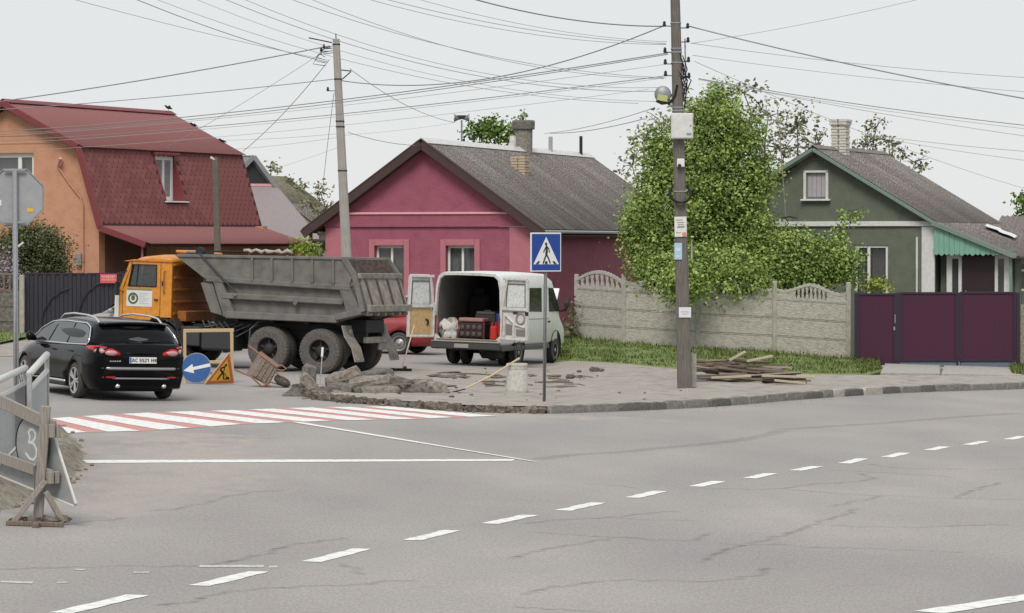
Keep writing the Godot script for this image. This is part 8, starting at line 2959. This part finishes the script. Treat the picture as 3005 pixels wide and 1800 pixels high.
	for e in [[Vector3(0.24, 0.3, 0.1), Vector3(0.45, 0.14, 0.05)], [Vector3(0.1, 0.12, 0.14), Vector3(0.38, 0.03, 0.1)], [Vector3(-0.02, 0.1, 0.18), Vector3(0.14, 0.02, 0.25)]]:
		st = mk(true)
		tube(st, e, 0.018, 6)
		obj("leg", st, rusty_tube, t)
	st = mk(true)
	lathe(st, [Vector2(0.1, -0.04), Vector2(0.17, -0.045), Vector2(0.185, 0.0), Vector2(0.17, 0.045), Vector2(0.1, 0.04)], 20, Transform3D(Basis(Vector3.BACK, -0.55) * Basis(Vector3.RIGHT, 0.25), Vector3(0.36, 0.12, 0.02)))
	var wh := obj("wheel", st, M.rubber, t)
	st = mk(true)
	lathe(st, [Vector2(0.1, -0.03), Vector2(0.04, -0.03), Vector2(0.03, 0.03), Vector2(0.1, 0.03)], 14, Transform3D(Basis(Vector3.BACK, -0.55) * Basis(Vector3.RIGHT, 0.25), Vector3(0.36, 0.12, 0.02)))
	obj("hub", st, rust, wh)

	# dug-out kerb stones and slabs in a heap
	var rub := [[-4.06, 0.30, -62.61, 0.21, 0.56, 0.35, -2], [-3.94, 0.24, -61.84, 0.17, 0.50, 0.30, 38], [-3.40, 0.39, -63.11, 0.66, 0.20, 0.50, 20], [-2.75, 0.43, -63.38, 0.66, 0.15, 0.50, 6], [-3.35, 0.19, -61.90, 0.52, 0.22, 0.55, -6], [-2.83, 0.31, -62.63, 0.82, 0.19, 0.50, 7], [-2.62, 0.18, -61.84, 0.76, 0.16, 0.45, 3], [-2.21, 0.28, -62.45, 0.40, 0.23, 0.45, -12], [-1.88, 0.20, -62.01, 0.39, 0.17, 0.40, 4], [-1.51, 0.21, -62.06, 0.37, 0.20, 0.40, -8], [-1.85, 0.31, -62.66, 0.40, 0.10, 0.40, 2], [-3.01, 0.16, -61.73, 0.14, 0.13, 0.25, 10], [-3.21, 0.45, -63.49, 0.17, 0.14, 0.25, 30], [-1.32, 0.17, -61.95, 0.14, 0.09, 0.20, 0], [-3.44, 0.14, -61.51, 0.21, 0.09, 0.30, 0], [-1.66, 0.18, -61.84, 0.18, 0.14, 0.25, 15]]
	var names := ["upright broken kerb stone at the left end of the rubble heap", "kerb stone leaning against the upright one at the rubble heap's end", "tilted concrete slab rising at the back left of the rubble heap", "flat slab along the top back of the rubble heap", "squarish block at the front left of the rubble heap", "long slab lying across the middle of the rubble heap", "long low slab at the front middle of the rubble heap", "dark broken block right of the long slabs in the heap", "pale block near the right end of the rubble heap", "round edged dark block at the right end of the rubble heap", "thin slab lying behind the pale block of the heap", "small stone wedged between the two front blocks of the heap", "small pale stone on the tilted slab of the heap", "small stone off the right end of the rubble heap", "flat chip in front of the rubble heap's left side", "small stone between the pale and the dark right hand blocks"]
	for i in rub.size():
		var e: Array = rub[i]
		st = mk()
		rough_block(st, Vector3(e[3] * (1.12 if i > 1 else 1.35), e[4] * 1.3, e[5]), 0.03, 20 + i, Transform3D(Basis(Vector3.UP, rng.randf_range(-0.35, 0.35)) * Basis(Vector3.BACK, deg_to_rad(e[6])), Vector3.ZERO), 3)
		var o := obj("concrete_slab", st, [M.concrete_dark, M.concrete_warm, M.concrete_warm, M.concrete_dark][i % 4], self, Transform3D(Basis(), Vector3(e[0], e[1] + 0.02, e[2])))
		tag(o, names[i], "slab", "slabs in the rubble heap")
	# the earth under and around them
	st = mk()
	var nz := FastNoiseLite.new()
	nz.frequency = 1.3
	nz.seed = 8
	var gx := 34
	var gz := 14
	var grid := []
	for i in gx + 1:
		var row := []
		for j in gz + 1:
			var x := -4.55 + i * 0.104
			var z := -60.9 - j * 0.24
			var fx := sin(PI * clampf(i / float(gx), 0.0, 1.0))
			var fz := sin(PI * clampf(j / float(gz), 0.0, 1.0))
			var h := 0.06 * pow(fx, 0.5) * pow(fz, 0.8) + nz.get_noise_2d(x * 3.0, z * 2.0) * 0.08
			row.append(on_ground(x, z, maxf(h + 0.03, -0.02) if fx * fz > 0.02 else -0.03))
		grid.append(row)
	for i in gx:
		for j in gz:
			quad(st, grid[i][j], grid[i + 1][j], grid[i + 1][j + 1], grid[i][j + 1], Vector3.UP)
	var heap := obj("soil_heap", st, M.mud)
	kind(heap, "stuff")
	tag(heap, "dark dug earth under and around the concrete rubble", "earth")

	for e in [[Vector3(-3.6, 0.34, -62.3), Vector3(-2.9, 0.46, -62.9), "broken brown board lying across the left of the rubble heap"], [Vector3(-2.6, 0.3, -61.75), Vector3(-2.0, 0.34, -61.85), "broken brown board at the front of the rubble heap"]]:
		st = mk()
		bar(st, e[0], e[1], 0.13, 0.03, 0.005)
		tag(obj("broken_board", st, M.wood[2]), e[2], "board", "boards in the rubble heap")
	# tools
	t = thing("crowbar", "thin steel bar standing in the rubble before the truck's rear wheel", "crowbar")
	st = mk()
	tube(st, [Vector3(-3.95, 0.1, -64.5), Vector3(-3.962, 0.9, -65.6)], 0.012, 6)
	obj("shaft", st, M.galv, t)
	st = mk()
	tube(st, [Vector3(-3.96, 0.74, -65.38), Vector3(-3.962, 0.92, -65.63)], 0.024, 8)
	obj("grip", st, M.white_wall, t)
	t = thing("floor_squeegee", "wide dark rubber squeegee broom leaning its wooden handle on the van door", "broom")
	st = mk()
	tube(st, [Vector3(-2.6, 0.14, -74.0), Vector3(-2.42, 1.08, -77.7)], 0.016, 7)
	obj("handle", st, M.wood[1], t)
	st = mk()
	box(st, Vector3(-2.62, 0.12, -73.95), Vector3(0.52, 0.09, 0.06), Basis(Vector3.BACK, -0.03), 0.01)
	obj("head", st, M.black_matte, t)
	t = thing("shovel", "shovel with a long wooden handle propped on the concrete stub", "shovel")
	st = mk()
	tube(st, [Vector3(-0.95, 0.2, -62.6), Vector3(-0.4, 0.46, -62.95), Vector3(0.15, 0.79, -63.35)], 0.02, 8)
	obj("handle", st, M.wood[1], t)
	st = mk(true)
	var bl := []
	for e in [[0.0, 0.03], [0.06, 0.1], [0.2, 0.12], [0.3, 0.08], [0.36, 0.01]]:
		var p = Vector3(-0.93, 0.21, -62.6) + Vector3(-0.9, -0.22, 0.1).normalized() * e[0]
		bl.append([p + Vector3(0.1, 0.02, 1.0).normalized() * e[1], p + Vector3(0, -0.02, 0), p - Vector3(0.1, -0.02, 1.0).normalized() * e[1], p + Vector3(0, 0.004, 0)])
	loft(st, bl)
	obj("blade", st, mat(0.06, 0.055, 0.05, 0.5, 0.5), t)
	t = thing("concrete_stub", "pale grey cylindrical concrete stub standing by the crossing sign", "block", on_ground(0.1, -63.4, 0.1))
	st = mk(true)
	lathe(st, [Vector2(0, -0.03), Vector2(0.215, -0.03), Vector2(0.235, 0.0), Vector2(0.232, 0.07), Vector2(0.218, 0.09), Vector2(0.217, 0.45), Vector2(0.205, 0.46), Vector2(0.214, 0.475), Vector2(0.216, 0.5), Vector2(0.205, 0.512), Vector2(0.215, 0.525), Vector2(0.218, 0.575), Vector2(0.2, 0.588), Vector2(0.0, 0.585)], 26)
	obj("drum", st, worn([[0.34, 0.33, 0.3], [0.44, 0.43, 0.39], [0.5, 0.49, 0.45]], 0.6, 0.85, "coarse", 0.12, "lump", 0.5), t)

	# litter of clods, sticks and chips on the corner
	var litter := thing("litter_of_clods", "scattered clods and chips of earth on the trodden corner", "earth")
	kind(litter, "stuff")
	st = mk()
	for k in 65:
		var x := rng.randf_range(-3.2, 4.0)
		var z := rng.randf_range(-76.0, -59.5)
		if z > -57.0 - absf(x) * 0.9 - 2.0:
			continue
		var sz := rng.randf_range(0.02, 0.07) * (1.6 if rng.randf() < 0.1 else 1.0)
		clod(st, on_ground(x, z, 0.12 if z > -66 else 0.08), Vector3(sz * 1.7, sz * 0.8, sz * 1.3), 500 + k)
	for e in [[2.0, -75.7, 0.16], [2.15, -75.5, 0.1], [1.3, -71.2, 0.14], [1.55, -71.3, 0.07]]:
		clod(st, on_ground(e[0], e[1], 0.13), Vector3(e[2] * 2.2, e[2], e[2] * 1.4), int(e[0] * 100))
	for k in 26:
		var x := rng.randf_range(-1.9, 1.9)
		var z := rng.randf_range(-73.0, -65.0)
		clod(st, on_ground(x, z, 0.07 + 0.035 * clampf((z + 73.0) / 8.0, 0, 1)), Vector3(rng.randf_range(0.3, 1.0), 0.07, rng.randf_range(0.25, 0.6)), 900 + k)
	obj("clods", st, M.mud, litter)
	var sticks := [[Vector3(0.55, 0.16, -66.6), Vector3(1.3, 0.13, -67.1), "thin stick lying on the dirt right of the concrete stub"], [Vector3(-0.75, 0.19, -66.2), Vector3(-0.1, 0.16, -66.6), "thin stick lying on the dirt left of the concrete stub"], [Vector3(-1.2, 0.19, -70.4), Vector3(-0.3, 0.15, -70.2), "long stick lying behind the shovel towards the van"], [Vector3(-0.55, 0.17, -64.6), Vector3(-0.15, 0.16, -64.9), "short stick lying beneath the shovel handle"]]
	for e in sticks:
		st = mk()
		tube(st, [e[0], (e[0] + e[1]) * 0.5 + Vector3(0, 0.015, 0), e[1]], [0.018, 0.022, 0.014], 6)
		tag(obj("stick", st, M.wood[2]), e[2], "stick", "sticks on the trodden corner")

func build_wood_pile() -> void:
	var i := 0
	for layer in 9:
		var n: int = [11, 11, 11, 10, 9, 8, 7, 5, 3][layer]
		for k in n:
			var len_ := rng.randf_range(0.9, 2.0) * (1.0 - layer * 0.05)
			var w := rng.randf_range(0.09, 0.17)
			var th := rng.randf_range(0.022, 0.045)
			var st := mk()
			# split ends: the board narrows unevenly
			prism(st, pv([-len_ * 0.5, -w * 0.5, len_ * 0.5 - rng.randf_range(0, 0.15), -w * 0.5, len_ * 0.5, w * rng.randf_range(-0.3, 0.5), -len_ * 0.5 + rng.randf_range(0, 0.2), w * 0.5]), -th * 0.5, th * 0.5, Transform3D(Basis(Vector3.RIGHT, -PI * 0.5), Vector3.ZERO))
			var x := 5.25 + rng.randf_range(-0.55, 0.85) - layer * 0.06
			var z := -71.2 + (k - n * 0.5) * 0.15 + rng.randf_range(-0.06, 0.06)
			var b := Basis(Vector3.UP, rng.randf_range(-0.25, 0.25)) * Basis(Vector3.BACK, rng.randf_range(-0.09, 0.09) - 0.03) * Basis(Vector3.RIGHT, rng.randf_range(-0.35, 0.35))
			var o := obj("plank", st, [M.wood[0], M.wood_grey, M.wood[2], M.wood[2], M.wood[1], M.wood_grey, M.wood[2], M.wood[0]][rng.randi() % 8], self, Transform3D(b, Vector3(x, ground_y(x) + 0.17 + layer * 0.052 + rng.randf_range(0, 0.02), z)))
			tag(o, "split board in the pile of scrap wood beside the dark pole", "plank", "boards in the scrap wood pile")
			i += 1
	for e in [[Vector3(6.2, 0.12, -70.4), -0.03, 1.2, "pale board sticking out of the scrap wood pile to the right"], [Vector3(6.2, 0.02, -70.0), -0.1, 0.7, "short bright board end at the front right of the wood pile"], [Vector3(4.9, 0.12, -70.2), 0.04, 0.9, "pale chunky board low at the left front of the wood pile"], [Vector3(5.1, 0.56, -71.0), 0.5, 0.42, "short board sticking up on top of the wood pile"], [Vector3(5.6, 0.5, -71.0), 0.2, 0.6, "pale board slanting up at the top right of the pile"]]:
		var st := mk()
		box(st, Vector3.ZERO, Vector3(e[2], 0.05, 0.13), Basis(), 0.006)
		tag(obj("plank", st, M.wood_pale, self, Transform3D(Basis(Vector3.UP, 0.1) * Basis(Vector3.BACK, e[1]), e[0])), e[3], "plank", "boards in the scrap wood pile")

# ---------------------------------------------------------------- trees and shrubs
func leaf_mat() -> StandardMaterial3D:
	var m := mat(1, 1, 1, 0.6)
	m.vertex_color_use_as_albedo = true
	m.backlight_enabled = true
	m.backlight = Color(0.3, 0.38, 0.12)
	m.metallic_specular = 0.3
	return m

func leaves(st: SurfaceTool, c: Vector3, r: Vector3, clumps: int, per: int, size: float, cols: Array, spread: float, r2: RandomNumberGenerator) -> void:
	for i in int(clumps * 0.62):
		var d := Vector3(r2.randfn(), r2.randfn(), r2.randfn()).normalized()
		var rad := pow(r2.randf(), 0.42) * (1.0 + 0.22 * r2.randfn() * 0.5)
		var p := c + d * r * rad * r2.randf_range(0.82, 1.12)
		var tone := r2.randf()
		var out := (d + Vector3(0, 0.6, 0)).normalized()
		for k in per:
			var q := p + Vector3(r2.randfn(), r2.randfn() * 0.8, r2.randfn()) * spread
			var a := Vector3(r2.randfn(), r2.randfn() * 0.6 - 0.25, r2.randfn()).normalized()
			var n := (out + Vector3(r2.randfn(), r2.randfn(), r2.randfn()) * 0.7).normalized()
			var b := n.cross(a).normalized()
			if b.length() < 0.1:
				continue
			n = a.cross(b)
			var s := size * r2.randf_range(0.6, 1.25)
			var t := clampf(tone + r2.randf_range(-0.3, 0.3), 0.0, 0.999) * (cols.size() - 1)
			var ci := int(t)
			var col: Color = (cols[ci] as Color).lerp(cols[ci + 1], t - ci)
			var tip := q + a * s - n * s * 0.15
			var l := q + a * s * 0.45 + b * s * 0.34 + n * s * 0.08
			var rr := q + a * s * 0.45 - b * s * 0.34 + n * s * 0.08
			st.set_color(col)
			st.set_normal(n)
			st.add_vertex(q)
			st.add_vertex(l)
			st.add_vertex(tip)
			st.add_vertex(q)
			st.add_vertex(tip)
			st.add_vertex(rr)

func limb(st: SurfaceTool, a: Vector3, b: Vector3, r0: float, r1: float, bend: float) -> void:
	var pts := []
	var rad := []
	var side := Vector3(rng.randfn(), 0, rng.randfn()) * bend
	for i in 6:
		var t := i / 5.0
		pts.append(a.lerp(b, t) + side * sin(t * PI) + Vector3(0, bend * 0.4 * sin(t * PI), 0))
		rad.append(lerpf(r0, r1, t))
	tube(st, pts, rad, 6)

# blobs: [x, y, z, rx, ry, rz, clumps]
func tree(called: String, label: String, category: String, base: Vector3, blobs: Array, cols: Array, size: float, per: int, spread: float, trunk_r: float, seed_: int, group := "", extra: Array = [], extra_cols: Array = []) -> void:
	var r2 := RandomNumberGenerator.new()
	r2.seed = seed_
	var t := thing(called, label, category, Vector3.ZERO, Basis(), group)
	var tr := mk(true)
	var top: Vector3 = Vector3(blobs[0][0], blobs[0][1], blobs[0][2])
	var fork := base.lerp(top, 0.45)
	limb(tr, base, fork, trunk_r, trunk_r * 0.75, 0.1)
	for b in blobs:
		var c := Vector3(b[0], b[1], b[2])
		limb(tr, fork + Vector3(0, r2.randf_range(-0.3, 0.3), 0), c, trunk_r * 0.5, trunk_r * 0.15, 0.15)
		for k in 6:
			var e := c + Vector3(r2.randf_range(-1, 1) * b[3], r2.randf_range(-0.6, 1) * b[4], r2.randf_range(-1, 1) * b[5]) * 0.85
			limb(tr, c, e, trunk_r * 0.16, 0.008, 0.08)
	obj("trunk", tr, M.bark, t)
	var st := SurfaceTool.new()
	st.begin(Mesh.PRIMITIVE_TRIANGLES)
	for b in blobs:
		leaves(st, Vector3(b[0], b[1], b[2]), Vector3(b[3], b[4], b[5]), b[6], per, size, cols, spread, r2)
	inst("crown", st.commit(), M.leaf, t)
	if extra.size() > 0:
		st = SurfaceTool.new()
		st.begin(Mesh.PRIMITIVE_TRIANGLES)
		for b in extra:
			leaves(st, Vector3(b[0], b[1], b[2]), Vector3(b[3], b[4], b[5]), b[6], per, size, extra_cols, spread, r2)
		inst("blossom", st.commit(), M.leaf, t)

func build_plants() -> void:
	M.leaf = leaf_mat()
	var fresh := [Color(0.12, 0.18, 0.045), Color(0.2, 0.285, 0.07), Color(0.29, 0.385, 0.105), Color(0.4, 0.49, 0.17)]
	var deep := [Color(0.07, 0.13, 0.025), Color(0.12, 0.21, 0.04), Color(0.2, 0.31, 0.07)]
	var olive := [Color(0.07, 0.085, 0.045), Color(0.12, 0.135, 0.065), Color(0.19, 0.205, 0.1)]
	var bronze := [Color(0.17, 0.17, 0.1), Color(0.25, 0.26, 0.15), Color(0.34, 0.36, 0.21)]
	var yellow := [Color(0.16, 0.22, 0.03), Color(0.28, 0.34, 0.06), Color(0.4, 0.44, 0.12)]
	tree("big_tree", "large fresh green tree rising behind the dark pole and concrete fence", "tree", Vector3(5.76, 0.10, -91.00), [[6.05, 6.21, -91.00, 1.02, 1.14, 1.08, 230], [5.52, 5.13, -91.00, 1.56, 1.20, 1.38, 330], [5.04, 4.06, -91.00, 1.80, 1.14, 1.47, 380], [5.88, 3.46, -91.00, 1.56, 1.20, 1.38, 330], [4.44, 2.98, -91.00, 1.14, 1.02, 1.08, 240], [5.60, 2.29, -88.50, 1.40, 0.82, 1.11, 300], [6.71, 3.46, -91.00, 0.90, 1.08, 0.99, 200], [5.99, 7.11, -91.00, 0.66, 0.60, 0.63, 90], [7.13, 5.13, -91.00, 0.60, 0.84, 0.72, 120], [4.71, 1.96, -87.00, 0.69, 0.52, 0.60, 130], [6.50, 2.06, -88.00, 0.93, 0.52, 0.72, 160], [3.78, 3.82, -91.00, 0.54, 0.84, 0.69, 100], [4.32, 4.89, -91.00, 0.72, 0.84, 0.78, 120], [7.24, 2.51, -90.00, 0.59, 0.71, 0.65, 110], [3.84, 2.98, -91.00, 0.54, 0.60, 0.57, 90], [5.39, 6.57, -91.00, 0.72, 0.66, 0.69, 100], [4.80, 5.61, -91.00, 0.66, 0.72, 0.69, 100], [6.71, 6.21, -91.00, 0.66, 0.78, 0.72, 100], [4.20, 5.97, -91.00, 0.54, 0.60, 0.57, 50], [7.23, 2.98, -90.00, 0.83, 0.83, 0.83, 190], [7.51, 2.28, -89.00, 0.82, 0.59, 0.70, 170], [4.11, 2.28, -89.00, 0.70, 0.53, 0.61, 120], [6.47, 4.42, -91.00, 0.96, 0.84, 0.90, 170]], fresh, 0.105, 32, 0.185, 0.160, 1, "")
	tree("walnut_tree", "sparse bronze tinted tree top left of the big green tree", "tree", Vector3(4.56, 0.10, -96.00), [[4.05, 6.25, -96.00, 0.69, 0.69, 0.69, 34], [3.67, 5.50, -96.00, 0.51, 0.57, 0.54, 26], [4.56, 6.76, -96.00, 0.57, 0.51, 0.54, 26], [5.06, 7.51, -96.00, 0.57, 0.44, 0.51, 26]], bronze, 0.150, 7, 0.130, 0.100, 2, "sparse walnut trees behind the houses")
	tree("walnut_tree", "sparse leafy tree between the big tree and green house chimney", "tree", Vector3(8.70, 0.10, -100.00), [[8.16, 7.17, -100.00, 0.79, 0.72, 0.76, 46], [9.08, 6.91, -100.00, 0.79, 0.79, 0.79, 44], [8.69, 6.12, -100.00, 0.92, 0.59, 0.76, 40], [9.68, 6.25, -100.00, 0.53, 0.59, 0.56, 24], [7.37, 7.90, -100.00, 0.92, 0.33, 0.62, 26]], bronze, 0.160, 7, 0.140, 0.110, 3, "sparse walnut trees behind the houses")
	tree("walnut_tree", "sparse tree whose twigs show right of the green house chimney", "tree", Vector3(12.38, 0.10, -108.00), [[12.51, 7.07, -108.00, 0.50, 0.50, 0.50, 20], [12.22, 6.51, -108.00, 0.57, 0.36, 0.46, 24], [12.94, 6.58, -108.00, 0.57, 0.36, 0.46, 18], [13.86, 5.87, -108.00, 0.57, 0.40, 0.48, 18], [13.43, 6.22, -108.00, 0.50, 0.28, 0.39, 10]], bronze, 0.160, 7, 0.130, 0.100, 4, "sparse walnut trees behind the houses")
	tree("hedge_bush", "bright green bush overhanging the concrete fence beside the gate", "bush", Vector3(8.45, 0.10, -89.00), [[7.97, 2.87, -89.00, 0.88, 0.59, 0.73, 190], [8.79, 2.75, -89.00, 0.94, 0.64, 0.79, 210], [9.38, 2.46, -89.00, 0.53, 0.53, 0.53, 120], [7.51, 2.28, -89.00, 0.64, 0.41, 0.53, 110], [8.44, 2.16, -89.00, 0.94, 0.29, 0.61, 130]], fresh, 0.100, 30, 0.160, 0.060, 5, "")
	tree("sapling", "thin sapling shoot rising before the green house wall", "sapling", Vector3(9.44, 0.10, -89.50), [[9.69, 3.92, -89.50, 0.35, 0.26, 0.31, 26], [9.37, 3.45, -89.50, 0.21, 0.41, 0.31, 22]], fresh, 0.120, 8, 0.100, 0.030, 6, "")
	tree("gate_shrub", "small pale shrub showing over the wicket of the purple gate", "shrub", Vector3(10.32, 0.10, -88.00), [[10.32, 1.97, -88.00, 0.37, 0.20, 0.28, 60], [10.03, 1.94, -88.00, 0.23, 0.16, 0.20, 26]], yellow, 0.100, 8, 0.090, 0.030, 7, "")
	tree("lilac_bush", "dark olive lilac bush behind the far left fence", "bush", Vector3(-14.69, 0.10, -95.50), [[-14.44, 3.10, -95.50, 0.88, 0.63, 0.75, 230], [-15.06, 2.72, -95.50, 0.94, 0.88, 0.91, 240], [-14.06, 2.47, -95.50, 0.60, 0.63, 0.62, 150], [-14.81, 2.16, -95.50, 1.13, 0.44, 0.79, 190]], olive, 0.080, 48, 0.180, 0.080, 8, "", [[-15.30, 2.48, -94.50, 0.27, 0.44, 0.35, 40], [-15.16, 2.17, -94.50, 0.31, 0.25, 0.28, 24]], [Color(0.3, 0.24, 0.27), Color(0.42, 0.34, 0.38), Color(0.36, 0.31, 0.31)])
	tree("garden_tree", "round green tree top behind the pink house ridge", "tree", Vector3(-0.80, 0.10, -124.00), [[-1.29, 7.50, -124.00, 0.65, 0.46, 0.55, 80], [-0.64, 7.53, -124.00, 0.69, 0.49, 0.59, 90], [-0.07, 7.42, -124.00, 0.49, 0.49, 0.49, 60], [-0.96, 7.83, -124.00, 0.41, 0.23, 0.32, 26]], deep, 0.160, 8, 0.170, 0.120, 9, "")
	tree("chimney_plant", "little plant sprouting from the pink house chimney top", "plant", Vector3(0.36, 0.10, -106.50), [[0.36, 7.40, -106.50, 0.14, 0.20, 0.17, 9]], deep, 0.140, 6, 0.080, 0.020, 10, "")
	tree("far_tree", "sparse tree twigs above the mossy far roof", "tree", Vector3(-9.99, 0.10, -130.00), [[-9.98, 6.26, -130.00, 0.31, 0.27, 0.29, 14], [-9.21, 5.66, -130.00, 0.34, 0.26, 0.30, 12], [-8.62, 5.41, -130.00, 0.34, 0.24, 0.29, 10]], bronze, 0.170, 7, 0.140, 0.090, 11, "sparse trees left of the pink house")
	tree("far_tree", "sparse tree twigs against the sky left of the pink gable", "tree", Vector3(-6.84, 0.10, -112.00), [[-6.83, 4.94, -112.00, 0.32, 0.44, 0.38, 22], [-6.61, 4.42, -112.00, 0.27, 0.32, 0.29, 16], [-7.13, 4.42, -112.00, 0.37, 0.21, 0.29, 14]], bronze, 0.150, 7, 0.130, 0.090, 12, "sparse trees left of the pink house")
	tree("garden_shrub", "yellow green shrub between the red eave and pink house", "shrub", Vector3(-6.10, 0.10, -92.00), [[-6.16, 2.96, -92.00, 0.41, 0.22, 0.31, 60], [-5.86, 2.98, -92.00, 0.27, 0.19, 0.23, 36]], yellow, 0.120, 8, 0.120, 0.040, 13, "")
	tree("far_tree", "green tree crown cut by the right edge of the picture", "tree", Vector3(18.37, 0.10, -112.00), [[18.25, 4.72, -112.00, 0.27, 0.32, 0.29, 26], [18.28, 4.25, -112.00, 0.29, 0.27, 0.28, 24]], deep, 0.160, 8, 0.140, 0.100, 14, "")
	tree("tall_weeds", "tall dark weeds between the white van and the concrete fence", "plant", Vector3(1.72, 0.10, -90.60), [[1.72, 0.71, -90.60, 0.11, 0.48, 0.29, 26], [1.80, 1.31, -90.60, 0.08, 0.26, 0.17, 8]], olive, 0.140, 7, 0.100, 0.020, 15, "")
	# trees across the road behind the viewpoint; glossy paint and panes mirror them
	var r2 := RandomNumberGenerator.new()
	r2.seed = 99
	var row := thing("treeline", "row of trees across the road behind the viewpoint", "trees", Vector3.ZERO)
	kind(row, "stuff")
	var st := SurfaceTool.new()
	st.begin(Mesh.PRIMITIVE_TRIANGLES)
	var tr := mk(true)
	for k in 15:
		var x := -49.0 + k * 7.0 + r2.randf_range(-1.5, 1.5)
		var z := 24.0 + r2.randf_range(-3.0, 3.0)
		tube(tr, [Vector3(x, -1.5, z), Vector3(x + 0.1, 2.0, z), Vector3(x, 5.0, z)], [0.3, 0.24, 0.12], 7)
		leaves(st, Vector3(x, 5.0, z), Vector3(4.2, 4.6, 3.0), 240, 8, 0.55, deep, 0.6, r2)
	obj("trunks", tr, M.bark, row)
	inst("crowns", st.commit(), M.leaf, row)
